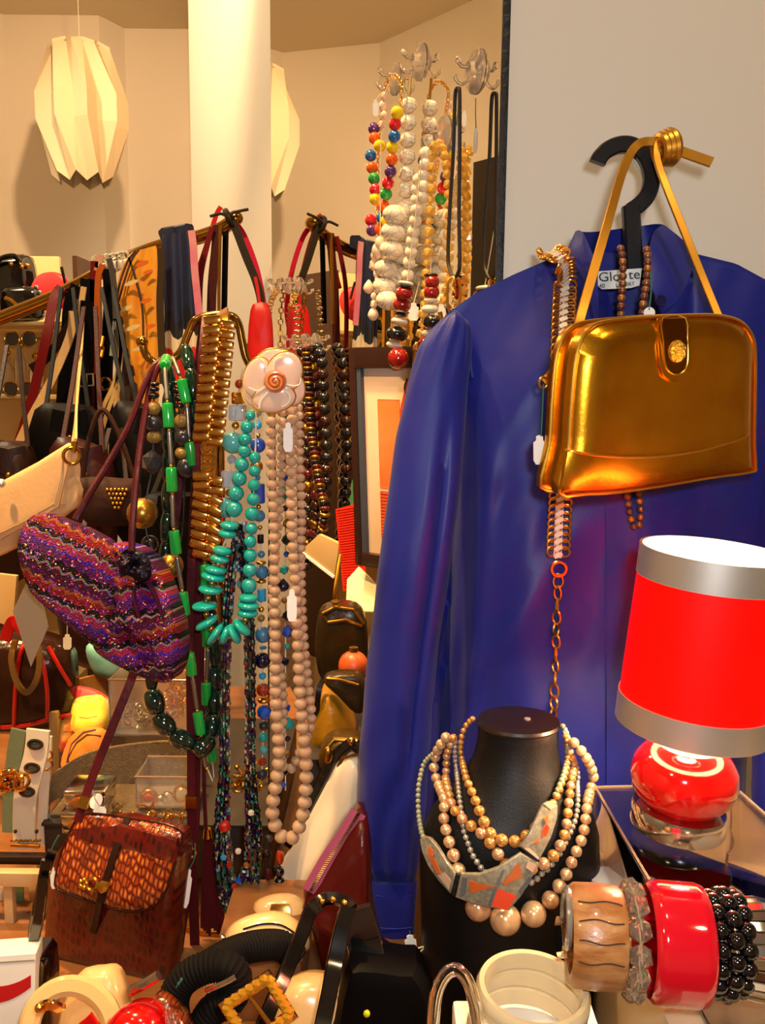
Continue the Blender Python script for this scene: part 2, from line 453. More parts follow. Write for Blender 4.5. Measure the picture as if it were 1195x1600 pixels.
for j in range(NT + 1):
    t = j / NT; fr.append([]); bk.append([])
    for i in range(NS + 1):
        s = i / NS; x0 = 690 + (1262 - 690) * s
        y = ytop(x0) + (1335 - ytop(x0)) * t
        x = xl(y) + (xr(y) - xl(y)) * s if t > 0 else x0
        fr[-1].append(bm.verts.new(at(x, y, shirtD(x, y))))
        edge = i in (0, NS)
        bk[-1].append(fr[-1][-1] if edge else bm.verts.new(at(x, y, 1.0 + .03 * math.sin(math.pi * s))))
for j in range(NT):
    for i in range(NS):
        bm.faces.new((fr[j][i], fr[j+1][i], fr[j+1][i+1], fr[j][i+1]))
        bm.faces.new((bk[j][i], bk[j][i+1], bk[j+1][i+1], bk[j+1][i]))
for i in range(NS):
    for j in (0, NT):
        vs = [fr[j][i], fr[j][i+1], bk[j][i+1], bk[j][i]]; vs = list(dict.fromkeys(vs))
        if len(vs) > 2: bm.faces.new(vs)
bmesh.ops.recalc_face_normals(bm, faces=bm.faces)
obj('body', bm, m_satin, sh, sharp=70)
# sleeves
def sleeve(rows, Dc, mir=None):
    bm = bm_(); rings = []; K = 40
    ys = [r[0] for r in rows]; fl = lerp_table([(r[0], r[1]) for r in rows]); fr_ = lerp_table([(r[0], r[2]) for r in rows])
    N = 60
    for j in range(N + 1):
        y = ys[0] + (ys[-1] - ys[0]) * (j / N) ** 1.05
        a, b = fl(y), fr_(y); cx, hw = (a + b) / 2, (b - a) / 2
        Dm = Dc(y); ring = []
        dh = hw * Dm / F * .62 + .008
        for k in range(K):
            th = 2 * math.pi * k / K
            rr = 1 + .035 * math.sin(3 * th + y / 190) * sm(560, 700, y) + .05 * math.sin(9 * th + y / 60) * (sm(640, 500, y) * 1.9 + sm(1220, 1370, y) * 1.3) * .8 + .045 * noise.noise(Vector((math.cos(th) * 2.2, math.sin(th) * 2.2, y / 110))) + .02 * math.sin((y + 60 * math.cos(th)) / 17) * sm(1050, 1200, y) + .018 * math.sin((y - 90 * math.cos(th)) / 24) * sm(640, 560, y)
            # lengthwise crease down the front of the sleeve
            dcr = .010 * math.exp(-((math.cos(th) - .45) / .14) ** 2) * sm(600, 760, y) * sm(1300, 1150, y) if math.sin(th) < 0 else 0
            dcr += .008 * math.exp(-((math.cos(th) + .15 + (y - 1300) * .004) / .2) ** 2) * sm(1180, 1290, y) if math.sin(th) < 0 else 0
            ring.append(bm.verts.new(at(cx + hw * rr * math.cos(th), y + 6 * math.sin(th), Dm + dh * rr * math.sin(th) + dcr)))
        rings.append(ring)
    for p_, q_ in zip(rings, rings[1:]):
        for k in range(K): bm.faces.new((p_[k], p_[(k+1) % K], q_[(k+1) % K], q_[k]))
    bm.faces.new(rings[0]); bm.faces.new(rings[-1])
    bmesh.ops.recalc_face_normals(bm, faces=bm.faces)
    return bm
SL = [(490, 706, 716), (493, 699, 724), (500, 690, 730), (514, 676, 735), (540, 657, 737), (600, 637, 731), (680, 620, 726), (760, 610, 720), (880, 594, 706), (1000, 579, 688), (1100, 568, 676), (1200, 559, 668), (1290, 557, 660), (1345, 566, 653), (1380, 582, 648)]
obj('sleeve', sleeve(SL, lambda y: .965 - .03 * sm(500, 900, y)), m_satin, sh, sharp=80)
SR = [(470, 1225, 1262), (540, 1210, 1300), (700, 1215, 1330), (900, 1210, 1320), (1080, 1185, 1300), (1150, 1176, 1285), (1230, 1172, 1275), (1330, 1180, 1262)]
obj('sleeve', sleeve(SR, lambda y: .965 - .02 * sm(500, 900, y)), m_satin, sh, sharp=80)
# cuff
def cuff(y0, y1, a0, b0, a1, b1, Dm):
    bm = bm_(); rings = []
    for t in (0, .02, .5, .98, 1):
        y = y0 + (y1 - y0) * t; a, b = a0 + (a1 - a0) * t, b0 + (b1 - b0) * t; s = .96 if t in (0, 1) else 1
        cx, hw = (a + b) / 2, (b - a) / 2 * s
        rings.append([bm.verts.new(at(cx + hw * math.cos(2*math.pi*k/32), y + 10 * math.sin(2*math.pi*k/32) * -1 * (1 if t > .5 else .5), Dm + hw * Dm / F * .5 * math.sin(2*math.pi*k/32))) for k in range(32)])
    for p_, q_ in zip(rings, rings[1:]):
        for k in range(32): bm.faces.new((p_[k], p_[(k+1) % 32], q_[(k+1) % 32], q_[k]))
    bm.faces.new(rings[0]); bm.faces.new(rings[-1]); bmesh.ops.recalc_face_normals(bm, faces=bm.faces); return bm
obj('cuff', cuff(1376, 1458, 578, 652, 589, 648, .932), m_satin, sh, sharp=60)
obj('cuff', cuff(1326, 1420, 1178, 1262, 1186, 1256, .945), m_satin, sh, sharp=60)
m_thread = mat('blue_thread', '#2a3796', .5)
for yy in (1396, 1446):
    obj('stitching', tube([at(x, yy + 5 - (x - 615) ** 2 / 400, .932 - (648 - 585) / 2 * .932 / F * .5 * math.sqrt(max(.05, 1 - ((x - 616) / 36) ** 2)) - .0006) for x in range(588, 646, 4)], .0005, 5), m_thread, sh)
# placket
pk = [(x, y) for y in range(500, 1330, 30) for x in (0,)]
bm = bm_(); prev = None
for y in range(496, 1332, 22):
    xa, xb = 946 + (y - 500) * .002, 1003
    row = [bm.verts.new(shirtP(xa + (xb - xa) * k / 4, y, .0032 if k < 4 else .002)) for k in range(5)]
    if prev:
        for k in range(4): bm.faces.new((prev[k], row[k], row[k+1], prev[k+1]))
    prev = row
bmesh.ops.recalc_face_normals(bm, faces=bm.faces)
r_ = bmesh.ops.solidify(bm, geom=list(bm.faces), thickness=-.0016)
obj('placket', bm, m_satin, sh, sharp=60)
# sleeve seam
obj('armhole_seam', tube([shirtP(x, y, .002) for x, y in cr([Vector((712, 492, 0)), Vector((728, 520, 0)), Vector((730, 545, 0)), Vector((738, 575, 0)), Vector((737, 640, 0)), Vector((732, 700, 0))], 5) and [(v.x, v.y) for v in cr([Vector((706, 486, 0)), Vector((730, 520, 0)), Vector((734, 560, 0)), Vector((738, 590, 0))], 5)]], .0016, 6), m_satin, sh)
# collar: two standing flaps and the band behind the neck
def patch(pts, th, m, name, D=None, bev=.0008):
    o = [at(*p) for p in pts]; n = (o[1] - o[0]).cross(o[2] - o[0])
    n = -n if n.y > 0 else n
    return obj(name, prism(o, n, th, bev), m, sh)
def curved(lower, upper, m, name, th=.002, n=8, belly=0):
    lo, up = cr(lower, n), cr(upper, n); L = min(len(lo), len(up)); bm = bm_()
    rows = []
    for k in range(6):
        t = k / 5
        rows.append([bm.verts.new(a.lerp(b, t) + Vector((0, -belly * math.sin(math.pi * t), 0))) for a, b in zip(lo[:L], up[:L])])
    for a, b in zip(rows, rows[1:]):
        for i in range(L - 1): bm.faces.new((a[i], a[i+1], b[i+1], b[i]))
    bmesh.ops.recalc_face_normals(bm, faces=bm.faces)
    bmesh.ops.solidify(bm, geom=list(bm.faces), thickness=th)
    return obj(name, bm, m, sh, sharp=60)
curved([at(880, 402, .955), at(908, 430, .93), at(922, 470, .912), at(930, 512, .905)],
       [at(899, 361, .965), at(909, 363, .945), at(926, 398, .925), at(934, 440, .912)], m_satin, 'collar', belly=.004)
curved([at(1088, 398, .955), at(1076, 436, .93), at(1060, 468, .91), at(1034, 490, .902)],
       [at(1036, 351, .965), at(1022, 362, .95), at(1014, 392, .93), at(1008, 436, .912)], m_satin, 'collar', belly=.006)
curved([at(1088, 398, .96), at(1062, 392, .99), at(1000, 400, 1.01), at(930, 402, 1.0), at(880, 402, .96)],
       [at(1059, 374, .965), at(1036, 351, .985), at(1000, 353, 1.005), at(930, 362, .995), at(899, 361, .965)], m_satin, 'collar')
curved([at(890, 520, .975), at(940, 545, .985), at(1000, 545, .985), at(1080, 510, .975)],
       [at(885, 398, .985), at(935, 396, 1.0), at(1000, 396, 1.0), at(1085, 392, .985)], m_satin_in, 'neck_lining')
# woven label with its lettering
lp = tilted(968, 436, .955, 6, -8)
lb = obj('woven_label', prism([lp.p(x, y) for x, y in reversed([(934, 424), (1003, 419), (999, 446), (985, 450), (940, 452), (934, 446)])], lp.n, .0008), mat('label_cloth', '#dfe3e2', .7), sh)
m_ink = mat('label_ink', '#33323c', .7)
def lettering(txt, x, y, pl, hpx, D, m, parent, name='lettering', rot=0, off=.0006, font_w=1.0):
    cu = bpy.data.curves.new('t', 'FONT'); cu.body = txt; cu.size = hpx * D / F * 1.35; cu.extrude = .0001
    to = bpy.data.objects.new('t', cu); C.objects.link(to); bpy.context.view_layer.update()
    me = bpy.data.meshes.new_from_object(to.evaluated_get(bpy.context.evaluated_depsgraph_get()))
    bpy.data.objects.remove(to); bpy.data.curves.remove(cu)
    bm = bm_(); bm.from_mesh(me); bpy.data.meshes.remove(me)
    n = pl.n; r = Vector((0, 0, 1)).cross(n).normalized(); u = n.cross(r)
    r2 = r * math.cos(R(rot)) + u * math.sin(R(rot)); u2 = u * math.cos(R(rot)) - r * math.sin(R(rot))
    o = pl.p(x, y, off)
    for v in bm.verts: v.co = o + r2 * (v.co.x * font_w) + u2 * v.co.y + n * v.co.z
    return obj(name, bm, m, parent, flat=True)
lettering('Glor', 935, 440, lp, 15, .955, m_ink, lb, rot=4, font_w=1.15)
lettering('te', 982, 436, lp, 15, .955, m_ink, lb, rot=4, font_w=1.15)
lettering('40', 936, 450, lp, 7, .955, m_ink, lb, rot=4)
lettering('L  SHIRT', 962, 448, lp, 6, .955, m_ink, lb, rot=5)
# collar button
def button(x, y, D, r, m, parent):
    pl = tilted(x, y, D, 8)
    bm = lathe([(0, 0), (r*.3, .0003), (r*.62, .0003), (r*.75, .0012), (r*.95, .0012), (r, .0006), (r, -.001), (0, -.001)], pl.o, pl.n, 20)
    b = obj('button', bm, m, parent); bm = bm_()
    rr = pl.n.orthogonal().normalized(); uu = pl.n.cross(rr)
    for a in (45, 135, 225, 315): ball(pl.o + (rr * math.cos(R(a)) + uu * math.sin(R(a))) * r * .25 + pl.n * .0004, r * .09, 8, bm)
    obj('thread_holes', bm, m_blk, b)
button(1032, 470, .8985, .0058, mat('dark_button', '#1d1c46', .25), sh)
# ================================================================== HANGER and peg
m_hang = mat('black_plastic', '#0b0a0e', .38)
hg = thing('coat_hanger', 'black flat plastic hanger hook rising out of the blue shirt collar', 'hanger')
hook = path([(933, 255), (937, 246), (948, 235), (967, 227), (986, 228), (1004, 240), (1015, 262), (1017, 286), (1010, 307), (997, 321), (984, 330)], .968, 5)
obj('hook', band(hook, .0165, .011), m_hang, hg)
obj('shank', band([at(985, 322, .968), at(987, 360, .968), at(990, 432, .968)], .0175, .0125), m_hang, hg)
obj('shoulder_bar', band(path([(800, 478, 1.0), (880, 458, .992), (990, 428, .97), (1095, 458, .992), (1170, 480, 1.0)]), .012, .008), m_hang, hg)
pg = thing('wall_peg', 'small chrome wall peg inside the hook of the black hanger', 'peg')
a = at(986, 242.5, .958); b = at(1013, 288, 1.096)
obj('pin', tube([a, b], .0025, 10), mat('chrome', '#cfd0d4', .12, 1), pg)
obj('rosette', lathe([(.007, 0), (.007, .002), (.004, .004), (0, .004)], b + Vector((0, .004, 0)), (0, -1, 0), 20), MATS['chrome'], pg)
# ================================================================== GOLD HANDBAG
m_gold = mat('gold_leatherette', '#e2a125', .27, 1, bump=.05, bscale=260, col2='#d68f1a', cscale=30)
m_goldp = mat('gold_piping', '#f0b84a', .3, 1)
m_goldd = mat('dark_gold_leatherette', '#8a5210', .3, 1, bump=.05, bscale=200)
gb = thing('handbag', 'shiny gold handbag with knotted strap hung over the black hanger hook', 'bag')
gpl = tilted(1015, 640, .815, 22, 3)
GO = [(867, 768), (880, 700), (884, 640), (890, 570), (899, 535), (912, 515), (935, 503), (1000, 496), (1060, 493), (1110, 493), (1145, 501), (1164, 520), (1171, 548), (1171, 620), (1170, 690), (1172, 728), (1165, 736), (1100, 745), (1030, 757), (960, 767), (910, 770)]
def rounded(pts, n=3): return [(v.x, v.y) for v in cr([Vector((x, y, 0)) for x, y in pts], n, True)]
GOs = rounded(GO)
gs = Soft(GOs, gpl, .012, .013, p=2.6)
obj('front_panel', gs.bm, m_gold, gb, sharp=60)
gback = Soft(GOs, Plane(gpl.o - gpl.n * .027, gpl.n), .008, 0, .008)
gback.out = [q - gpl.n * .027 for q in gs.out]
obj('back_panel', pillow(gback.out, gpl.n, .008, .002, .008), m_gold, gb, sharp=60)
# gusset between the two panels
inner = [gs.c.lerp(q, .965) for q in gs.out]
obj('gusset', prism([q - gpl.n * .003 for q in inner], gpl.n, .024), m_gold, gb, sharp=60)
obj('piping', tube(gs.rim(1, .001), .0016, 6, True), m_goldp, gb)
obj('piping', tube([q + gpl.n * .004 for q in gback.out], .0016, 6, True), m_goldp, gb)
# lower band
bp_ = [(882, 703), (930, 711), (985, 714), (1040, 712), (1100, 703), (1150, 688), (1169, 680)]
cs = [(v.x, v.y) for v in cr([Vector((x, y, 0)) for x, y in bp_], 6)]
obj('band_piping', tube([gs.surf(x, y, .0006) for x, y in cs], .0013, 6), m_goldp, gb)
bm = bm_(); rows = []
low = [(870, 764), (915, 766), (965, 763), (1035, 753), (1100, 742), (1150, 734), (1168, 731)]
lc = [(v.x, v.y) for v in cr([Vector((x, y, 0)) for x, y in low], 6)]
for k in range(6):
    t = k / 5
    rows.append([bm.verts.new(gs.surf(a[0] + (b[0]-a[0])*t, a[1] + (b[1]-a[1])*t, .0009)) for a, b in zip(cs, lc)])
for a, b in zip(rows, rows[1:]):
    for i in range(len(a) - 1): bm.faces.new((a[i], b[i], b[i+1], a[i+1]))
obj('lower_band', bm, m_gold, gb)
# tab
TB = [(1024, 497), (1026, 540), (1028, 570), (1034, 588), (1047, 597), (1060, 597), (1072, 588), (1077, 570), (1076, 540), (1072, 496)]
def flat_tab(pts, s, th, parent, m, name, extra=.0008):
    o = [s.surf(x, y, extra + th) for x, y in pts]; return obj(name, prism(o, s.pl.n, th, .0006), m, parent)
flat_tab(list(reversed(TB)), gs, .002, gb, m_gold, 'tab')
T2 = [(1052 + (x - 1052) * .74, 546 + (y - 546) * .86 - 6) for x, y in TB]
flat_tab(list(reversed(T2)), gs, .0012, gb, m_goldd, 'tab_inlay', .0024)
obj('tab_piping', tube([gs.surf(x, y, .0032) for x, y in rounded(T2, 3)], .0007, 5, True), m_goldp, gb)
cb = gs.surf(1053, 549, .004)
bt = obj('button', ball(cb, .0083, 20, s=(1, .45, 1.15)), mat('hammered_gold', '#e9b33c', .25, 1, bump=1, bscale=420), gb)
obj('button_rim', torus(cb - gpl.n * .0008, gpl.n, .0082, .0011, 24, 6, sy=1.1), m_goldp, bt)
# side fittings
obj('zip_track', band([at(873, 660, .838), at(868, 600, .84), at(874, 545, .842), at(893, 515, .843)], .004, .002, (-1, -.6, 0)), m_goldp, gb)
obj('strap_anchor', band(path([(851, 598, .848), (866, 583, .846), (884, 566, .846), (893, 556, .846)]), .011, .004), m_gold, gb)
obj('anchor_ring', torus(at(849, 598, .842), (.6, -1, 0), .0052, .0012), m_goldp, gb)
obj('zip_pull', band(path([(884, 570, .83), (874, 590, .828), (874, 612, .828), (880, 622, .828)]), .006, .002), m_goldp, gb)
obj('zip_pull_ring', torus(at(877, 622, .826), (.2, -1, 0), .0048, .001), m_goldp, gb)
m_gstrap = mat('gold_strap', '#d79a34', .36, .85)
obj('strap', band(path([(895, 556, .843), (903, 510, .838), (925, 432, .86), (950, 345, .89), (970, 275, .925), (985, 240, .94), (1000, 224, .945), (1020, 222, .945), (1034, 230, .94)]), .0088, .0036), m_gstrap, gb)
obj('strap', band(path([(1122, 494, .872), (1100, 440, .885), (1068, 360, .90), (1040, 290, .92), (1027, 252, .935), (1026, 228, .94), (1034, 214, .942)]), .0072, .0036), m_gstrap, gb)
for k in range(3):
    c = at(1033 + k * 7, 233 - k * 1.5, .944); obj('knot', torus(c, (1, .25, .22), .0125 + .001 * k, .0046, 24, 8), m_gstrap, gb)
obj('strap_end', band([at(1040, 228, .945), at(1075, 241, .938), at(1112, 254, .93)], .0098, .0042), m_gstrap, gb)
price_tag(843, 703, .815, 'white price tag on green string at the left side of the gold handbag', 46, 19, [(849, 600), (847, 650), (845, 682)])
# ================================================================== CHAIN BELT
m_lnk = mat('gold_link', '#f0b050', .3, 1)
m_rib = mat('cream_ribbon', '#e9d7bd', .6)
cb_ = thing('chain_belt', 'gold chain belt laced with cream ribbon hanging down the blue shirt front', 'belt')
bpts = [(850, 404, .99), (858, 400, .955), (868, 400, .93), (878, 410, .915), (882, 440), (880, 480), (878, 540), (877, 620), (877, 700), (875, 770), (872, 830), (871, 872)]
bp3 = cr([at(p[0], p[1], p[2]) if len(p) > 2 else at(p[0], p[1], shirtD(p[0], p[1]) - .010) for p in bpts], 8)
f_, T_ = walk(bp3); s_ = 0
obj('ribbon', band(cut(bp3, 90), .0085, .0015), m_rib, cb_)
while s_ < T_ - .004 and s_ < 5:
    p, t = f_(s_)
    b = t.cross(Vector((0, -1, 0))).normalized(); nn = b.cross(t)
    for sgn in (1, -1):
        M3 = Matrix((b, nn, t)).transposed(); q = (M3 @ Matrix.Rotation(R(38 * sgn), 3, 'Y') @ Matrix.Rotation(R(30 * sgn), 3, 'Z')).to_quaternion()
        bead(cb_, 'link', m_lnk, p + b * (sgn * .0068) + nn * .0022, (.0064, .006, .0064), q, 'link')
    p2 = f_(s_ + .004)[0]; bead(cb_, 'bar', m_rib, p2 + nn * .0032, (.0046, .0006, .0022), (M3 @ Matrix.Rotation(R(-28), 3, 'Y')).to_quaternion(), 'lacing')
    s_ += .0074
cpts = [(872, 876), (873, 890), (871, 925), (869, 975), (868, 1030), (866, 1080), (864, 1125), (862, 1160)]
cp = cr([at(x, y, min(shirtD(x, y) - .006, .93)) for x, y in cpts], 8); f_, T_ = walk(cp)
p, t = f_(.009); bead(cb_, 'link', m_lnk, p, (.0095, .009, .0095), None, 'ring')
s_ = .022; k = 0
while s_ < T_:
    p, t = f_(s_); q = (Vector((0, 0, 1)).rotation_difference(t).to_matrix() @ Matrix.Rotation(R(15 + (k % 3) * 32), 3, 'Z')).to_quaternion()
    bead(cb_, 'link', m_lnk, p, (.0062, .0072, .0088), q, 'link'); s_ += .0132; k += 1
# ================================================================== BRONZE PEARL NECKLACE behind the gold bag
bn = thing('necklace', 'long bronze pearl necklace over the shirt collar, passing behind the gold handbag', 'necklace')
m_bz = [mat('bronze_pearl', '#9c6440', .28, .55, coat=.5), mat('gold_pearl', '#b97a34', .28, .6, coat=.5), mat('brown_pearl', '#7d4a3a', .28, .5, coat=.5)]
pts = [(968, 384, .93), (972, 402, .922), (973, 440, .912), (970, 490, .905), (972, 600), (976, 700), (980, 770), (984, 800), (990, 822), (998, 822), (1001, 800), (998, 770), (996, 700), (1002, 560), (1003, 490, .895), (1010, 440, .902), (1012, 402, .915), (1008, 384, .925)]
graded(bn, cr([at(p[0], p[1], p[2]) if len(p) > 2 else at(p[0], p[1], shirtD(p[0], p[1]) - .009) for p in pts], 8), [m_bz[0], m_bz[2], m_bz[1], m_bz[2], m_bz[0]], .0040, .0040)
t = thing('price_tag', 'round white tag on green string above the gold handbag top edge', 'tag')
obj('card', lathe([(.0015, 0), (.0055, 0), (.0055, .001), (.0015, .001)], at(1014, 489, .885), (0, -1, 0), 20), mat('tag_card', '#f2efe6', .6), t)
obj('string', tube(path([(1016, 425, .895), (1017, 455, .89), (1014, 484, .884)]), .0008, 6), mat('green_string', '#2f6b50', .8), t)
# ================================================================== TABLE LAMP
m_red = bpy.data.materials.new('red_shade_fabric'); m_red.use_nodes = True
nt, b = nodes_of(m_red); b.inputs['Base Color'].default_value = lin('#f01405'); b.inputs['Roughness'].default_value = .42
b.inputs['Specular IOR Level'].default_value = .5
tr = nt.nodes.new('ShaderNodeBsdfTranslucent'); tr.inputs[0].default_value = (.95, .012, .004, 1)
mx = nt.nodes.new('ShaderNodeMixShader'); mx.inputs[0].default_value = .55
nt.links.new(b.outputs[0], mx.inputs[1]); nt.links.new(tr.outputs[0], mx.inputs[2]); nt.links.new(mx.outputs[0], nt.nodes['Material Output'].inputs[0])
n = nt.nodes.new('ShaderNodeTexNoise'); n.inputs['Scale'].default_value = 900; bp = nt.nodes.new('ShaderNodeBump'); bp.inputs['Strength'].default_value = .15; bp.inputs['Distance'].default_value = .001
nt.links.new(n.outputs[0], bp.inputs['Height']); nt.links.new(bp.outputs[0], b.inputs['Normal'])
MATS['red_shade_fabric'] = m_red
m_steel = mat('brushed_steel', '#e4ded2', .42, .85)
m_chr = MATS['chrome']
m_redg = mat('red_glass', '#e00808', .08, coat=1)
m_wht = mat('white_lining', '#fff6e6', .6)
DL = .72
lb0 = at(1058, 1284, DL); lax = (Matrix.Rotation(R(4.0), 3, 'Y') @ Matrix.Rotation(R(1.5), 3, 'X') @ Vector((0, 0, 1))).normalized()
lamp = thing('table_lamp', 'lit table lamp with red drum shade, steel bands and round red glass base', 'lamp')
def lp_(z): return lb0 + lax * z
px_ = DL / F
obj('chrome_foot', lathe([(0, -.004), (.0385, -.004), (.0395, -.001), (.0395, .011), (.038, .0145), (.03, .0155), (0, .0155)], lp_(0), lax, 48), m_chr, lamp)
obj('glass_base', lathe([(.028, .015), (.034, .019), (.0415, .028), (.0445, .041), (.0425, .053), (.035, .063), (.027, .068), (.024, .0685), (.024, .066), (.012, .063)], lp_(0), lax, 56, caps=False), m_redg, lamp)
obj('lamp_neck', lathe([(0, .058), (.023, .06), (.024, .0655), (.0105, .067), (.0095, .085), (.0115, .088), (.0115, .094), (0, .094)], lp_(0), lax, 32), m_steel, lamp)
zs, ze = .0885, .236
r0, r1 = .0612, .0592
def ringwall(z0, z1, ra, rb, th): return lathe([(ra, z0), (rb, z1), (rb - th, z1), (ra - th, z0), (ra, z0)], lp_(0), lax, 72, caps=False)
shd = obj('lamp_shade', ringwall(zs, ze, r0, r1, .0006), m_red, lamp)
obj('shade_band', ringwall(zs - .001, zs + .0225, r0 + .0012, r0 + .0012, .001), m_steel, lamp)
obj('shade_band', ringwall(ze - .0235, ze + .001, r1 + .0012, r1 + .0012, .001), m_steel, lamp)
obj('shade_lining', ringwall(ze - .0235, ze + .0008, r1 - .0007, r1 - .0007, .0006), m_wht, lamp)
obj('shade_lining', ringwall(zs - .0005, zs + .0225, r0 - .0007, r0 - .0007, .0006), m_wht, lamp)
bm = bm_()
for k in range(3):
    a = R(k * 120 + 20); q = Vector((0, 0, 1)).rotation_difference(lax); e = q @ Vector((math.cos(a), math.sin(a), 0))
    sweep(bm, [lp_(.094) + e * .011, lp_(zs + .004) + e * (r0 - .002)], circ(.0009, 6))
obj('shade_spider', bm, m_steel, lamp)
m_bulb = bpy.data.materials.new('lit_bulb'); m_bulb.use_nodes = True; nt, b = nodes_of(m_bulb)
b.inputs['Emission Color'].default_value = (1, .78, .42, 1); b.inputs['Emission Strength'].default_value = 300; b.inputs['Base Color'].default_value = (1, .9, .7, 1)
obj('bulb', lathe([(0, .092), (.007, .094), (.009, .105), (.016, .125), (.019, .14), (.015, .154), (.006, .161), (0, .162)], lp_(0), lax, 24), m_bulb, lamp)
# ================================================================== ACRYLIC RISER under the lamp
m_acr = mat('clear_acrylic', '#f6efe6', .02, trans=1, ior=1.47)
m_acre = mat('acrylic_edge', '#b89478', .15, trans=.6, ior=1.47)
PZ = .915
pn = thing('display_plinth', 'low cream laminate plinth under the clear riser and red lamp', 'plinth')
obj('plinth_body', box((.37, .665, (PZ + TABLE_Z) / 2 - .001), (.335, .36, PZ - TABLE_Z - .002), bev=.002), mat('cream_laminate', '#dcc6a0', .4), pn)
ar = thing('acrylic_riser', 'clear acrylic riser table carrying the red lamp', 'stand')
zt = lb0.z - .0075
tl = Plane((0, 0, zt), (0, 0, 1))
cA, cB, cC, cD = tl.p(938, 1240), tl.p(1150, 1236), tl.p(1300, 1330), tl.p(985, 1392)
cA = Vector((.203, .80, zt)); cB = Vector((.335, .81, zt)); cC = Vector((.36, .60, zt)); cD = Vector((.208, .60, zt))
bm = bm_(); prism([cA, cB, cC, cD], (0, 0, 1), .0035, .0006, bm); obj('top_plate', bm, m_acr, ar)
zb = PZ
for a, b in ((cA, cD), (cB, cC)):
    inw = Vector((1, 0, 0)) if a == cA else Vector((-1, 0, 0))
    o = [a + Vector((0, 0, -.0036)), b + Vector((0, 0, -.0036)), Vector((b.x, b.y, zb)), Vector((a.x, a.y, zb))]
    obj('side_plate', prism([v + inw * .0035 for v in o], inw, .0035, .0005), m_acr, ar)
for a, b in ((cA, cB), (cB, cC), (cC, cD), (cD, cA)):
    obj('plate_edge', tube([a + Vector((0, 0, .0006)), b + Vector((0, 0, .0006))], .0013, 6), m_acre, ar)
for a in (cA, cB, cC, cD): obj('corner_edge', tube([a - Vector((0, 0, .002)), Vector((a.x, a.y, zb + .001))], .0013, 6), m_acre, ar)
# papers and box under the riser
m_paper = mat('white_card', '#e4e2d8', .6)
t = tag(obj('card_sheet', box((.27, .71, PZ + .001), (.15, .13, .002), Matrix.Rotation(R(8), 3, 'Z')), m_paper), 'white card sheet lying under the clear riser of the red lamp', 'card')
bxl = thing('card_box', 'flat white cardboard box at the right edge under the clear riser', 'box')
obj('box_body', box((.315, .665, PZ + .0135), (.085, .09, .026), Matrix.Rotation(R(-6), 3, 'Z'), .002), m_paper, bxl)
obj('box_lid', box((.315, .665, PZ + .029), (.089, .094, .010), Matrix.Rotation(R(-6), 3, 'Z'), .0015), m_paper, bxl)
# ================================================================== JEWELLERY BUST
m_bust = mat('black_leatherette', '#080708', .5, bump=.1, bscale=500, spec=.3)
m_cap = mat('brown_cap', '#1a0f0c', .35)
bu = thing('necklace_bust', 'black display bust wearing pearls and an inlaid necklace in front of the blue shirt', 'bust')
DB = .775
bust_hw = lerp_table([(1100, 64), (1160, 67), (1185, 71), (1212, 86), (1240, 112), (1268, 134), (1300, 146), (1340, 150), (1440, 147), (1720, 140)])
bust_cx = lerp_table([(1100, 810), (1150, 809), (1250, 801), (1320, 796), (1560, 792)])
def bust_dh(y): return bust_hw(y) * DB / F * (.95 - .28 * sm(1180, 1260, y))
def bustP(px, py, off=0):
    hw, cx = bust_hw(py), bust_cx(py); s = max(-1, min(1, (px - cx) / hw))
    return at(px, py, DB + .012 * sm(1300, 1130, py) - bust_dh(py) * math.sqrt(1 - s * s) - off)
bm = bm_(); rings = []
ys = [1131, 1134] + list(range(1146, 1590, 14))
for y in ys:
    hw, cx = bust_hw(y), bust_cx(y)
    if y == 1131: hw -= 3
    dd = DB + .012 * sm(1300, 1130, y); h3 = at(cx, y, dd)
    # horizontal ring in space at the height of the ring centre
    rings.append([bm.verts.new(Vector((h3.x + hw * DB / F * math.cos(2*math.pi*k/56), h3.y + bust_dh(y) * math.sin(2*math.pi*k/56), h3.z))) for k in range(56)])
for a, b in zip(rings, rings[1:]):
    for k in range(56): bm.faces.new((a[k], a[(k+1) % 56], b[(k+1) % 56], b[k]))
bm.faces.new(rings[0]); bm.faces.new(rings[-1]); bmesh.ops.recalc_face_normals(bm, faces=bm.faces)
bo = obj('torso', bm, m_bust, bu, sharp=50)
h3 = at(810, 1131, DB + .012)
obj('neck_cap', lathe([(.0375, 0), (.0385, .002), (.037, .0045), (.034, .005), (0, .005)], h3 + Vector((0, 0, -.0005)), (0, 0, 1), 48, sy=.95), m_cap, bu)
obj('cap_pin', lathe([(0, 0), (.003, 0), (.003, .0015), (0, .002)], h3 + Vector((.008, 0, .004)), (0, 0, 1), 12), m_steel, bu)
zfoot = min((bo.matrix_world @ v.co).z for v in bo.data.vertices) if False else None
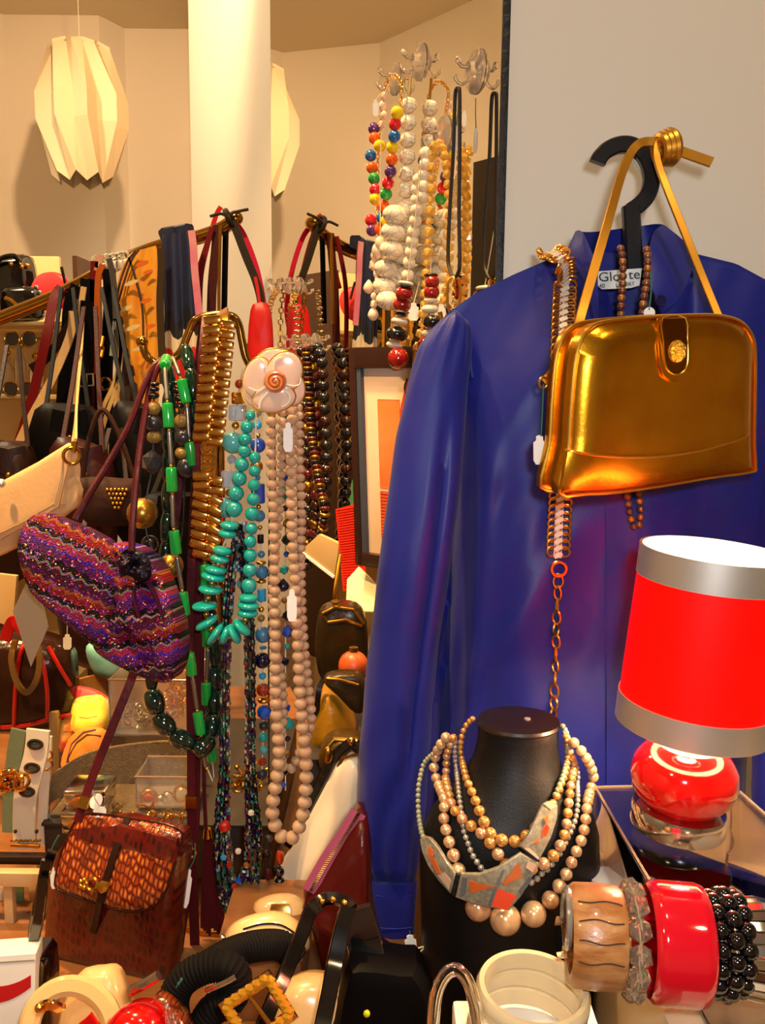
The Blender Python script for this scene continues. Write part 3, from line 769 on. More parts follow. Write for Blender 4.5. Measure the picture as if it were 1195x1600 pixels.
# exact ray/torso hit used to lay the strands on the surface
def torso_hit(px, py, off):
    def inside(p):
        # find matching ring by height
        best = None
        for y in ys:
            pass
        return None
    return None
ringinfo = []
for y in ys:
    dd = DB + .012 * sm(1300, 1130, y); h = at(bust_cx(y), y, dd); ringinfo.append((h.z, h.x, h.y, bust_hw(y) * DB / F, bust_dh(y)))
ringinfo.sort()
def ring_at(z):
    if z <= ringinfo[0][0]: return ringinfo[0][1:]
    for a, b in zip(ringinfo, ringinfo[1:]):
        if z <= b[0]:
            t = (z - a[0]) / (b[0] - a[0]); return [a[i] + (b[i] - a[i]) * t for i in range(1, 5)]
    return ringinfo[-1][1:]
def on_bust(px, py, off):
    r = ray(px, py); d = .60
    while d < .86:
        p = EYE + r * (d / r.y); cx, cy, rx, ry = ring_at(p.z)
        if p.z < ringinfo[-1][0] + off and ((p.x - cx) / (rx + off)) ** 2 + ((p.y - cy) / (ry + off)) ** 2 <= 1: return p
        d += .0015
    # beside the silhouette: put it at the widest depth
    best = None
    d = .70
    while d < .86:
        p = EYE + r * (d / r.y); cx, cy, rx, ry = ring_at(p.z)
        k = ((p.x - cx) / (rx + off)) ** 2 + ((p.y - cy) / (ry + off)) ** 2
        if best is None or k < best[0]: best = (k, p)
        d += .003
    return best[1]
def z5(pts): return [(620 + x / 3.32, 1080 + y / 3.32) for x, y in pts]
def bustpath(pts, off): return cr([on_bust(x, y, off) for x, y in z5(pts)], 6)
m_prl = mat('cream_pearl', '#dcb488', .2, .5, coat=.8)
m_prl2 = mat('rose_pearl', '#d3a47c', .2, .5, coat=.8)
m_prl3 = mat('gold_pearl_bead', '#cf9650', .22, .55, coat=.8)
m_sil = mat('silver_pearl', '#b9b3a4', .2, .6, coat=.6)
def pearl_set(label, parts, group=None):
    t = thing('pearl_necklace', label, 'necklace', 'necklaces on the black bust')
    for pts, off, radii, mats in parts:
        poly = bustpath(pts, off); rr = radii if callable(radii) else (lambda u, a=radii[0], b_=radii[1]: a + (b_ - a) * u)
        graded(t, poly, mats, 0, 0, shape_=rr, name='pearl')
        obj('thread', tube(cut(poly, 30), .0007, 5), mat('cream_thread', '#d9cbb0', .8), t)
    return t
px2 = .70 / F / 3.32
pearl_set('outermost pearl strand on the black bust, with very large cream pearls at the bottom', [
    ([(268, 222), (225, 280), (200, 340), (193, 410), (214, 480), (245, 560), (243, 655), (262, 750), (300, 872), (345, 1010), (452, 1150), (620, 1185), (755, 1127), (828, 1032), (880, 945), (915, 865), (945, 800), (965, 745), (975, 690), (983, 630), (990, 575), (1000, 520), (1020, 450), (1005, 390), (975, 335), (935, 285), (890, 240)], .009,
     lambda u: px2 * (33 + 58 * math.exp(-((u - .455) / .10) ** 2)), [m_prl, m_prl, m_prl2])])
pearl_set('middle pearl strand of golden cream pearls on the black bust', [
    ([(300, 225), (268, 300), (256, 350), (258, 395), (252, 440), (262, 500), (285, 590), (318, 640), (365, 685), (435, 735), (510, 820), (550, 890), (640, 930), (740, 905), (795, 870), (845, 805), (872, 735), (882, 670), (888, 605), (895, 545), (900, 495), (908, 445), (918, 390), (905, 330), (880, 270)], .007,
     lambda u: px2 * (25 + 13 * math.exp(-((u - .5) / .25) ** 2)), [m_prl3, m_prl2])])
pearl_set('shortest pearl strand high on the neck of the black bust', [
    ([(400, 138), (370, 165), (352, 192), (340, 222), (334, 260), (330, 300), (336, 350), (347, 400), (361, 455), (380, 500), (402, 555), (425, 615), (452, 680), (480, 735), (530, 768), (597, 783), (665, 755), (725, 700), (775, 640), (820, 560), (850, 490), (875, 420), (885, 340), (880, 260), (865, 210)], .006,
     lambda u: px2 * (19 + 19 * math.exp(-((u - .5) / .2) ** 2)), [m_prl3])])
pearl_set('thin strand of small silver pearls on the black bust', [
    ([(305, 250), (300, 320), (308, 400), (314, 450), (318, 490), (322, 535), (328, 580), (335, 625), (340, 675), (346, 720), (360, 765), (375, 805), (390, 845), (415, 885), (440, 920), (520, 985), (620, 1010), (710, 985), (745, 950), (785, 918), (838, 850), (872, 790), (915, 695), (930, 645), (936, 600), (938, 550), (936, 510), (936, 470), (940, 435), (930, 380), (905, 330)], .0045,
     lambda u: px2 * (16 + 4 * math.exp(-((u - .5) / .2) ** 2)), [m_sil])])
# inlaid necklace
ink_ = thing('inlaid_necklace', 'necklace of grey stone plates inlaid with orange triangles on pale green beads', 'necklace', 'necklaces on the black bust')
m_pg = mat('pale_green_bead', '#8f9272', .35)
for pts in ([(220, 300), (160, 350), (135, 390), (120, 450), (112, 500), (110, 560), (112, 620), (118, 680), (130, 740), (148, 775)], [(855, 172), (885, 230), (885, 300), (880, 360), (868, 420), (850, 470), (830, 520), (812, 555)]):
    graded(ink_, bustpath(pts, .006), m_pg, px2 * 16, px2 * 17)
m_stone = mat('grey_speckled_stone', '#6d685a', .35, col2='#8d8670', cscale=260, coat=.5)
m_or = mat('orange_inlay', '#c8551d', .3, coat=.6, col2='#b8662f', cscale=90); m_rd = mat('red_orange_inlay', '#e23a12', .3, coat=.6); m_gl = mat('slate_inlay', '#5a5c62', .3, coat=.5); m_nac = mat('shell_inlay', '#c9a98f', .2, .2, coat=.8)
def plate(pts, parent, m, th, off, name, bev=.001):
    q = z5(pts); cx = sum(p[0] for p in q) / len(q); cy = sum(p[1] for p in q) / len(q)
    o = [on_bust(x, y, off) for x, y in q]; c = sum(o, Vector()) / len(o)
    n = Vector((0, 0, 0))
    for a, b in zip(o, o[1:] + o[:1]): n += (a - c).cross(b - c)
    n.normalize(); n = -n if n.y > 0 else n
    bm = bm_(); prism(o, n, th, bev, bm); return obj(name, bm, m, parent, sharp=60)
P1 = [(118, 768), (140, 753), (168, 762), (205, 805), (245, 870), (300, 950), (275, 1050), (215, 985), (160, 905), (130, 835)]
P2 = [(332, 950), (430, 950), (525, 915), (640, 840), (737, 895), (690, 990), (640, 1070), (580, 1140), (470, 1122), (380, 1100), (302, 1070)]
P3 = [(640, 805), (690, 730), (755, 590), (785, 570), (815, 572), (836, 595), (832, 660), (800, 760), (740, 878)]
for P in (P1, P2, P3): plate(P, ink_, m_stone, .005, .0195, 'stone_plate')
for P, m_ in (([(160, 850), (195, 870), (230, 950), (205, 945)], m_or), ([(165, 800), (190, 830), (185, 860), (160, 840)], m_or), ([(210, 955), (245, 940), (280, 985), (270, 1030)], m_nac),
              ([(370, 982), (505, 1015), (385, 1048)], m_or), ([(548, 995), (632, 888), (655, 960), (560, 1008)], m_or), ([(522, 1025), (622, 1062), (572, 1138), (490, 1115)], m_rd),
              ([(505, 1020), (522, 1030), (488, 1118), (470, 1112)], m_gl), ([(515, 1005), (545, 930), (560, 925), (530, 1010)], m_gl), ([(340, 965), (362, 968), (350, 1060), (325, 1068)], m_gl), ([(680, 880), (725, 900), (705, 940), (668, 915)], m_nac), ([(630, 1040), (690, 960), (700, 975), (640, 1060)], m_gl),
              ([(750, 725), (775, 690), (792, 705), (778, 750), (755, 755)], m_rd), ([(705, 790), (740, 760), (735, 785)], m_or), ([(760, 660), (790, 640), (775, 690)], m_or), ([(760, 585), (785, 573), (812, 576), (830, 598), (800, 615)], m_nac), ([(660, 815), (690, 815), (735, 860), (735, 875)], m_nac)):
    plate(P, ink_, m_, .0008, .0202, 'inlay', 0)
for P in ([(300, 945), (330, 952), (300, 1068), (272, 1050)], [(636, 812), (645, 800), (742, 875), (736, 892)]):
    plate(P, ink_, m_blk, .006, .0188, 'hinge')
# ================================================================== BANGLES on an acrylic bar
bg_pl = .56
def bx(px, py): return at(px, py, bg_pl)
axv = Vector((1, -.10, -.02)).normalized()
stand = thing('bangle_stand', 'clear acrylic bar stand holding the bangles at lower right', 'stand')
c0, c1 = bx(872, 1464), bx(1240, 1480)
obj('bar', tube([c0, c1], .013, 20), m_acr, stand)
cm = (c0 + c1) / 2 + Vector((.085, 0, 0))
obj('post', box((cm.x, cm.y, (cm.z + PZ) / 2 - .006), (.012, .012, cm.z - PZ - .012), bev=.001), m_acr, stand)
obj('foot', box((cm.x, cm.y, PZ + .003), (.12, .07, .006), bev=.001), m_acr, stand)
def bangle(label, px, py, prof, m, name='bangle', n=56, part='band', sx=1):
    t = thing(name, label, 'bangle', 'bangles on the acrylic bar')
    obj(part, lathe(prof + [prof[0]], bx(px, py), axv, n, caps=False), m, t, sharp=50); return t
u = bg_pl / F
m_wood = mat('burl_wood', '#a5652f', .35, col2='#c98e55', cscale=40, coat=.3, stretch=(1, 1, 3), bump=.2, bscale=120)
wb = bangle('wide brown wooden bangle with dark cracks, left of the red bangle', 929, 1462, [(62*u, -42*u), (76*u, -44*u), (82*u, -36*u), (84*u, 0), (82*u, 36*u), (76*u, 44*u), (62*u, 42*u)], m_wood)
for k, (dx, a0) in enumerate(((-20, 150), (-5, 120), (12, 60), (25, 170))):
    pts = []
    q = Vector((0, 0, 1)).rotation_difference(axv); base = bx(929, 1462)
    for i in range(9):
        th = R(195 + k * 22 + 1.6 * math.sin(i * .9 + k * 2)); zz = (-36 + i * 9) * u; rr = 84.3 * u - max(0, abs(zz) - 30*u) * .25
        pts.append(base + q @ Vector((rr * math.cos(th), rr * math.sin(th), zz)))
    obj('crack', tube(cr(pts, 4), .0005, 5), mat('dark_crack', '#4a2410', .7), wb)
rb = bangle('wide glossy red plastic bangle, biggest on the bar', 1055, 1473, [(74*u, -44*u), (88*u, -48*u), (96*u, -42*u), (98*u, -30*u), (98*u, 30*u), (96*u, 42*u), (88*u, 48*u), (74*u, 44*u)], mat('red_plastic', '#dc0c22', .08, coat=1))
def bracelet(label, px, R_, rows, kind, m, r, hl, n, nm):
    t = thing(nm, label, 'bracelet', 'bangles on the acrylic bar'); q = Vector((0, 0, 1)).rotation_difference(axv)
    for dx, ph, rr in rows:
        c = bx(px + dx, R_[1])
        for k in range(n):
            a = 2 * math.pi * (k + ph) / n; e = q @ Vector((math.cos(a), math.sin(a), 0)); tt = q @ Vector((-math.sin(a), math.cos(a), 0))
            bead(t, kind, m[k % len(m)] if isinstance(m, list) else m, c + e * (R_[0] * u * rr), (r, r, hl), Vector((0, 0, 1)).rotation_difference(tt))
        obj('elastic', tube([c + (q @ Vector((math.cos(2*math.pi*k/40), math.sin(2*math.pi*k/40), 0))) * (R_[0] * u * rr) for k in range(40)], .0006, 5, True), mat('cream_thread', '#d9cbb0', .8), t)
    return t
m_crys = mat('clear_crystal', '#f7ead2', .02, trans=.92, ior=1.5)
bracelet('clear crystal bead bracelet between the wooden and red bangles', 989, (80, 1468), [(-2, 0, 1)], 'facet', m_crys, 20*u, 20*u, 13, 'crystal_bracelet')
m_jet = mat('black_glass_bead', '#08070a', .06, coat=1)
bracelet('bracelet of three rows of shiny black beads right of the red bangle', 1128, (72, 1474), [(-18, 0, 1), (2, .5, 1.08), (22, 0, .98)], 'ball', m_jet, 15*u, 15*u, 15, 'black_bracelet')
sv = thing('silver_bracelet', 'silver coiled stretch bracelet at the right edge of the bar', 'bracelet', 'bangles on the acrylic bar')
for k in range(26):
    q = Vector((0, 0, 1)).rotation_difference(axv); a0 = 2*math.pi*k/26; c = bx(1182, 1482)
    e = q @ Vector((math.cos(a0), math.sin(a0), 0))
    obj('silver_segment', band([c + e * (78*u) + axv * (d*u) - e * (abs(d) * .14 * u) for d in (-28, -14, 0, 14, 28)], 17*u, 9*u, e), mat('polished_silver', '#d8d4cc', .14, 1), sv)
pr = thing('silver_ring_bangle', 'thin pearly bangle at the left end of the bar beside the wooden bangle', 'bangle', 'bangles on the acrylic bar')
obj('band', torus(bx(885, 1434), axv, 46*u, 6*u, 40, 8), m_sil, pr)
# ================================================================== cream bangles in front, acrylic arch
m_crm = mat('cream_plastic', '#e6cfa0', .15, coat=.6, sub=.15)
c = at(832, 1553, .55); Rb = 97 * .55 / F
for k, (lab, dx, dy, dz, sc_) in enumerate((('top cream plastic bangle of the stack in front of the bust', 0, 0, 0, 1), ('middle cream plastic bangle of the stack in front of the bust', -.003, -.001, -.0135, 1.03), ('lowest cream plastic bangle of the stack in front of the bust', -.004, -.003, -.027, 1.05))):
    t = thing('cream_bangle', lab, 'bangle', 'stacked cream bangles')
    obj('band', lathe([(Rb*.86*sc_, -.006), (Rb*.95*sc_, -.0066), (Rb*sc_, -.003), (Rb*sc_, .003), (Rb*.95*sc_, .0066), (Rb*.86*sc_, .006), (Rb*.84*sc_, 0), (Rb*.86*sc_, -.006)], c + Vector((dx, dy, dz)), (.05, -.05, 1), 64, caps=False), m_crm, t)
zc = c.z - .027 - .008
blk = thing('display_block', 'white display block under the stacked cream bangles', 'block')
obj('block_body', box((c.x, c.y - .004, (zc + TABLE_Z) / 2), (.10, .09, zc - TABLE_Z), bev=.003), m_paper, blk)
ac = thing('acrylic_arch', 'clear bent acrylic rod arch left of the cream bangles', 'stand')
pa = cr([at(x, y, .53) for x, y in [(675, 1640), (678, 1580), (684, 1545), (698, 1520), (715, 1516), (730, 1532), (738, 1556), (744, 1580), (752, 1640)]], 6)
obj('arch', tube(pa, .0042, 12), m_acr, ac)
zz = min(p.z for p in pa)
obj('foot', box((pa[0].x + .014, pa[0].y, (TABLE_Z + zz) / 2), (.05, .03, max(.004, zz - TABLE_Z)), bev=.001), m_acr, ac)
# ================================================================== THINGS HANGING ON THE MIRROR
def mp(px, py, off): return mirror_pl.p(px, py, off)
def mpath(pts, off, n=8): return cr([mp(p[0], p[1], p[2] if len(p) > 2 else off) for p in pts], n)
m_clr = mat('clear_plastic', '#fffaf2', .01, trans=.9, ior=1.45)
UPV = Vector((0, 0, 1))
def cup(px, py, r, label, hooks=1):
    t = thing('suction_hook', label, 'hook', 'clear suction hooks on the mirror')
    c = mirror_pl.p(px, py, .006)
    obj('suction_disc', lathe([(r, .0), (r, .0015), (r*.9, .004), (r*.55, .007), (r*.4, .012), (0, .013)], c, MN, 32), m_clr, t)
    along = MN.cross(UPV).normalized()
    for k in range(hooks):
        o = c + along * ((k - (hooks - 1) / 2) * .014) + UPV * .004
        obj('peg', tube([o + MN * .010, o + MN * .020, o + MN * .024 + UPV * .004], .0024, 8), m_clr, t)
        obj('peg_ball', ball(o + MN * .0245 + UPV * .0065, .0046, 12), m_clr, t)
        obj('hook', tube(cr([o - UPV * .006 + MN * .010, o - UPV * .016 + MN * .013, o - UPV * .021 + MN * .020, o - UPV * .016 + MN * .027, o - UPV * .010 + MN * .028], 5), .0022, 8), m_clr, t)
    return t
cup(656, 97, .025, 'clear suction hook, topmost on the mirror, above the white stone necklace')
cup(617, 124, .023, 'clear suction hook above the multicoloured bead necklace')
cup(744, 112, .026, 'clear suction hook nearest the grey wall, holding the black cord pendant')
cup(693, 212, .026, 'clear suction hook above the amber crystal necklace')
# -- white stone necklace
m_how = mat('white_howlite', '#ece0c6', .25, coat=.5, col2='#e4d6b8', cscale=20)
nt, b = nodes_of(m_how)
vo = nt.nodes.new('ShaderNodeTexVoronoi'); vo.feature = 'DISTANCE_TO_EDGE'; vo.inputs['Scale'].default_value = 2.2
tc = nt.nodes.new('ShaderNodeTexCoord'); ns = nt.nodes.new('ShaderNodeTexNoise'); ns.inputs['Scale'].default_value = 2; mxv = nt.nodes.new('ShaderNodeMixRGB'); mxv.inputs[0].default_value = .35
nt.links.new(tc.outputs['Object'], ns.inputs['Vector']); nt.links.new(tc.outputs['Object'], mxv.inputs[1]); nt.links.new(ns.outputs['Color'], mxv.inputs[2]); nt.links.new(mxv.outputs[0], vo.inputs['Vector'])
rp = nt.nodes.new('ShaderNodeValToRGB'); rp.color_ramp.elements[0].color = lin('#8f887a'); rp.color_ramp.elements[1].color = lin('#ece0c6'); rp.color_ramp.elements[1].position = .045
nt.links.new(vo.outputs['Distance'], rp.inputs[0]); nt.links.new(rp.outputs[0], b.inputs['Base Color'])
m_gc = mat('gold_chain', '#f0b850', .28, 1)
m_thr = mat('cream_thread', '#d9cbb0', .8)
t = thing('necklace', 'chunky cracked white stone necklace hanging on the mirror from a gold chain', 'necklace', 'necklaces on the mirror')
S = 1.35 / F
pa = mpath([(641, 118), (639, 145), (638, 166), (637, 212), (636, 260), (635, 286), (634, 314), (633, 342), (631, 372), (630, 409), (624, 440), (612, 468)], .021)
f, T = walk(pa); s = .028
k = 0
while s < T - .01:
    p, d = f(s); y = EYE; 
    frac = s / T
    r, h = (12.5 * S, 11.5 * S) if k < 6 else (21 * S, 15.5 * S)
    p, d = f(s + h); bead(t, 'nugget' if k < 6 else 'ball', m_how, p, (r, r, h), UPV.rotation_difference(d)); s += 2 * h + .001; k += 1
obj('chain', tube(cut(pa, 20)[:4], .0022, 6), m_gc, t)
for k, (x, y) in enumerate(((607, 470), (602, 448), (604, 420), (613, 391), (615, 363), (618, 336))):
    bead(t, 'ball', m_how, mp(x, y, .043), (20 * S, 20 * S, 14.5 * S), Quaternion((0, 1, 0), .15))
obj('thread', tube([mp(x, y, .043) for x, y in ((611, 482), (607, 470), (602, 448), (604, 420), (613, 391), (615, 363), (618, 336), (628, 270), (636, 150), (641, 118))], .0008, 5), m_thr, t)
# -- multicoloured beads on gold chains
cols = {'p': '#54246b', 'o': '#ee5a0a', 'y': '#f2cf12', 'b': '#0f62a8', 'g': '#119a3c', 'r': '#dd1420'}
mc = {k: mat('bead_' + {'p': 'purple', 'o': 'orange', 'y': 'yellow', 'b': 'blue', 'g': 'green', 'r': 'red'}[k], v, .12, coat=.8) for k, v in cols.items()}
t = thing('necklace', 'gold chain necklace with round beads in many bright colours on the mirror', 'necklace', 'necklaces on the mirror')
for x, y, c in ((584, 201, 'p'), (585, 216, 'o'), (593, 228, 'y'), (579, 243, 'b'), (581, 262, 'o'), (584, 279, 'g'), (586, 296, 'r'), (586, 311, 'y'), (579, 344, 'r'), (581, 360, 'p'), (620, 176, 'y'), (617, 194, 'r'), (616, 213, 'b'), (613, 230, 'y'), (612, 249, 'o'), (610, 268, 'p'), (606, 286, 'r'), (603, 303, 'g'), (599, 322, 'o'), (597, 340, 'b'), (594, 358, 'o'), (604, 345, 'y')):
    bead(t, 'ball', mc[c], mp(x, y, .048), 9.3 * S)
def chain(poly, r, parent, name='link', step=1.35, m=None, kind='link'):
    f, T = walk(poly); s = 0; k = 0
    while s < T and k < 300:
        p, d = f(s); q = (UPV.rotation_difference(d).to_matrix() @ Matrix.Rotation(R(90 * (k % 2) + 30), 3, 'Z')).to_quaternion()
        bead(parent, kind, m or m_gc, p, (r * .75, r, r), q, name); s += r * step; k += 1
for pts in ([(612, 118), (603, 132), (598, 160), (594, 200), (590, 250), (590, 300), (588, 340), (588, 368)], [(618, 118), (628, 132), (626, 160), (621, 200), (612, 260), (603, 320), (592, 366)]):
    chain(mpath(pts, .040), .0042, t)
# -- pearly shell drops
m_shell = mat('shell_bead', '#e9d3bd', .15, coat=.9, col2='#f2c9a8', cscale=60)
t = thing('necklace', 'pale pearly shell drop necklace at the lower left of the mirror necklaces', 'necklace', 'necklaces on the mirror')
for k, (x, y, r, kd) in enumerate(((600, 150, 5, 'ball'), (598, 165, 6, 'ball'), (600, 180, 5, 'ball'), (596, 195, 5, 'facet'), (594, 380, 8, 'nugget'), (591, 392, 10, 'nugget'), (586, 400, 7, 'nugget'), (584, 414, 8, 'facet'), (588, 428, 5, 'ball'), (590, 440, 6, 'facet'), (576, 448, 9, 'drop'), (584, 463, 5, 'ball'), (584, 475, 6, 'facet'), (583, 490, 9, 'drop'))):
    bead(t, kd, m_shell, mp(x, y, .055), (r * S, r * S, r * 1.25 * S))
obj('thread', tube([mp(x, y, .055) for x, y in ((612, 120), (600, 150), (597, 190), (594, 260), (594, 380), (588, 400), (586, 440), (584, 470), (583, 490))], .0008, 5), m_thr, t)
# -- white round beads
m_wb = mat('cream_bead', '#efe2c6', .15, coat=.7)
t = thing('necklace', 'strand of smooth round cream beads beside the amber crystals on the mirror', 'necklace', 'necklaces on the mirror')
for x, y in ((665, 240), (665, 257), (663, 273), (663, 291), (654, 281), (652, 296), (661, 307), (651, 312), (651, 328), (649, 345), (646, 362), (644, 377), (642, 394), (639, 410), (637, 430)):
    bead(t, 'ball', m_wb, mp(x, y, .032), 9.3 * S)
obj('thread', tube([mp(x, y, .032) for x, y in ((680, 222), (665, 240), (662, 280), (650, 330), (642, 394), (637, 430))], .0008, 5), m_thr, t)
# -- amber crystals with tassel
m_amb = mat('amber_crystal', '#ffd266', .04, trans=.5, ior=1.4)
t = thing('necklace', 'strand of amber crystal beads ending in a gold tassel on the mirror', 'necklace', 'necklaces on the mirror')
pa = mpath([(682, 222), (676, 240), (675, 270), (674, 300), (671, 350), (668, 400), (665, 440), (662, 480), (659, 510), (656, 535)], .030)
strand(t, pa, [('facet', m_amb, 8 * S, 8 * S), ('facet', m_amb, 6 * S, 6 * S)])
obj('thread', tube(cut(pa, 20), .0008, 5), m_thr, t)
pa = mpath([(684, 222), (694, 240), (700, 290), (702, 360), (700, 430), (690, 490)], .018)
strand(t, pa, [('facet', m_amb, 7 * S, 7 * S)])
tc_ = mp(655, 543, .03)
obj('tassel_cap', lathe([(0, .008), (.006, .007), (.009, .002), (.0095, -.004), (0, -.004)], tc_, (0, 0, 1), 16), m_gc, t)
bm = bm_()
for k in range(46):
    a = k * 2.399; rr = .0085 * math.sqrt(k / 46)
    e = Vector((math.cos(a), math.sin(a), 0)); sweep(bm, [tc_ + e * rr - UPV * .003, tc_ + e * rr * 1.2 - UPV * .03, tc_ + e * rr * 1.35 - UPV * (.055 + .004 * math.sin(k * 5))], circ(.0007, 4))
o = obj('tassel_threads', bm, mat('gold_thread', '#c8912e', .4, .7), t); o['kind'] = 'stuff'
# -- red, black and cream disc necklace
m_rdb = mat('dark_red_bead', '#7c0f0c', .12, coat=.9, col2='#971a10', cscale=70); m_bkb = mat('black_bead', '#121013', .2, coat=.6); m_ivb = mat('ivory_disc', '#e8dcc2', .35); m_slb = mat('silver_spacer', '#c9c2b4', .2, 1)
t = thing('necklace', 'necklace of dark red, black and ivory discs ending in a dark red ball', 'necklace', 'necklaces on the mirror')
L1 = [(637, 436), (634, 445), (631, 455), (628, 472), (625, 487), (623, 500), (621, 512), (619, 523), (617, 532), (616, 540), (621, 560)]
sp = [(634, 443, 'disc', m_ivb, 11, 3), (634, 448, 'disc', m_bkb, 10, 2.5), (632, 459, 'barrel', m_rdb, 13, 9), (628, 476, 'barrel', m_rdb, 13, 9), (627, 487, 'disc', m_slb, 12, 2), (626, 492, 'disc', m_bkb, 9, 3), (624, 502, 'disc', m_ivb, 12, 5), (621, 511, 'ring', m_slb, 7, 5), (620, 522, 'barrel', m_bkb, 16, 9), (618, 532, 'ring', m_slb, 10, 4), (616, 539, 'disc', m_ivb, 12, 5), (622, 560, 'ball', m_rdb, 15.5, 15.5)]
for x, y, kd, m_, r, h in sp: bead(t, kd, m_, mp(x, y, .062), (r * S, r * S, h * S), Quaternion((0, 1, 0), .14))
for x, y, kd, m_, r, h in ((673, 430, 'disc', m_bkb, 10, 3), (675, 441, 'barrel', m_rdb, 10, 8), (674, 457, 'barrel', m_rdb, 11, 9), (673, 469, 'disc', m_ivb, 10, 3), (672, 483, 'disc', m_ivb, 12, 6), (676, 503, 'barrel', m_bkb, 14, 9), (670, 521, 'disc', m_ivb, 11, 5), (664, 540, 'ball', m_rdb, 12, 12)):
    bead(t, kd, m_, mp(x, y, .026), (r * S, r * S, h * S))
obj('thread', tube([mp(x, y, .062) for x, y in [(660, 240), (648, 350)] + L1], .0008, 5), m_thr, t)
obj('thread', tube([mp(x, y, .026) for x, y in ((672, 240), (673, 430), (674, 457), (672, 483), (676, 503), (664, 540))], .0008, 5), m_thr, t)
price_tag(646, 487, 1.30, 'white price tag between the red disc and amber necklaces', 28, 16, [(655, 440), (650, 460), (646, 475)], m_thr)
price_tag(587, 168, 1.32, 'small white tag at the top of the multicoloured bead necklace', 26, 9, [(604, 140), (594, 148), (588, 156)], m_thr)
# -- black cord with gold key pendant
m_cord = mat('black_cord', '#1b0f0c', .6)
t = thing('necklace', 'black cord necklace with a gold link pendant hung nearest the grey wall', 'necklace', 'necklaces on the mirror')
pa = mpath([(715, 138, .03), (711, 150), (708, 240), (702, 340), (700, 405), (704, 425), (709, 433), (715, 428), (718, 410), (717, 340), (718, 240), (718, 150), (717, 138, .03)], .030)
obj('cord', tube(pa, .0024, 8), m_cord, t)
pc = mp(709, 452, .032)
obj('pendant_bail', torus(mp(709, 440, .032), (1, 0, 0), .006, .0012), m_gc, t)
bm = bm_(); sweep(bm, cr([pc + Vector(v) for v in ((-.006, 0, .012), (.006, 0, .012), (.008, 0, -.012), (.004, 0, -.03), (-.004, 0, -.03), (-.008, 0, -.012))], 5, True), circ(.0018, 8), closed=True); obj('pendant_frame', bm, m_gc, t)
chain([pc + Vector((0, 0, .01)), pc - Vector((0, 0, .03))], .004, t, 'pendant_link')
obj('pendant_bar', tube(cr([pc + Vector((-.017, 0, -.028)), pc + Vector((-.012, 0, -.042)), pc + Vector((0, 0, -.034)), pc + Vector((.012, 0, -.03))], 5), .003, 8), m_gc, t)
price_tag(713, 215, 1.19, 'narrow white tag between the two black cords on the mirror', 42, 8, [(716, 150), (715, 175), (713, 196)])
# -- far hooks with gold chains and dark beads
for px, lab in ((438, 'far clear suction hook, left of the upper far row beside the white wall strip'), (453, 'far clear suction hook, middle of the upper far row'), (467, 'far clear suction hook, right of the upper far row')):
    cup(px, 446, .018, lab, 2)
for px, lab in ((462, 'far clear suction hook, left of the lower far row above the dark bead necklaces'), (477, 'far clear suction hook, middle of the lower far row above the dark bead necklaces'), (492, 'far clear suction hook, right of the lower far row above the dark bead necklaces')):
    cup(px, 534, .018, lab, 2)
m_oldg = mat('old_gold', '#b5832c', .28, 1)
for lab, pts, m_, kd in (('rope chain of yellow gold at the left of the far hooks', [(431, 455), (424, 470), (420, 490), (420, 520), (424, 560), (430, 620)], m_gc, 'ring'), ('heavy gold chain beside the rope chain on the far hooks', [(444, 455), (440, 475), (438, 510), (438, 545), (440, 580)], m_oldg, 'link'), ('pale gold chain at the right of the upper far hooks', [(460, 455), (463, 480), (465, 510), (466, 545)], mat('pale_gold', '#cdb27a', .25, 1), 'ring')):
    t = thing('necklace', lab, 'necklace', 'chains on the far hooks'); chain(mpath(pts, .03), .0085, t, 'link', 1.5, m_, kd)
m_dk = [mat('dark_brown_bead', '#2a0f08', .15, coat=.7), mat('black_bead', '#121013', .2, coat=.6), m_oldg, mat('maroon_bead', '#4a0f0c', .15, coat=.7)]
for i, (lab, pts, sel, r) in enumerate((
    ('long black bead necklace at the right of the lower far hooks', [(494, 540), (502, 560), (506, 620), (510, 700), (508, 780), (500, 840)], [1, 1, 1, 0], 8),
    ('long dark brown bead necklace in the middle of the lower far hooks', [(484, 542), (488, 570), (494, 640), (497, 720), (494, 800), (488, 880)], [0, 0, 2, 3], 8.5),
    ('brown and gold bead necklace at the left of the lower far hooks', [(470, 542), (474, 580), (478, 660), (482, 740), (482, 820), (478, 900)], [0, 3, 2, 0, 1], 8),
    ('maroon and old gold bead necklace ending in gold discs behind the rose beads', [(478, 542), (482, 600), (487, 680), (502, 770), (508, 800), (500, 850)], [3, 2, 1], 7))):
    t = thing('necklace', lab, 'necklace', 'dark necklaces on the far hooks')
    graded(t, mpath(pts, .025 + .008 * i), [m_dk[k] for k in sel], r * 1.95 / F, r * 1.95 / F * 1.1, kind=('ball', 'barrel', 'ball', 'disc')[i], squash=(1, .8, 1, .5)[i])
t = thing('price_tag', 'small cream tag hanging on the lower far hooks above dark beads', 'tag')
pl = tilted(484, 562, 1.9, -30); obj('card', prism([pl.p(x, y) for x, y in ((478, 576), (490, 576), (491, 558), (484, 552), (477, 558))], pl.n, .001), mat('tag_card', '#f2efe6', .6), t)
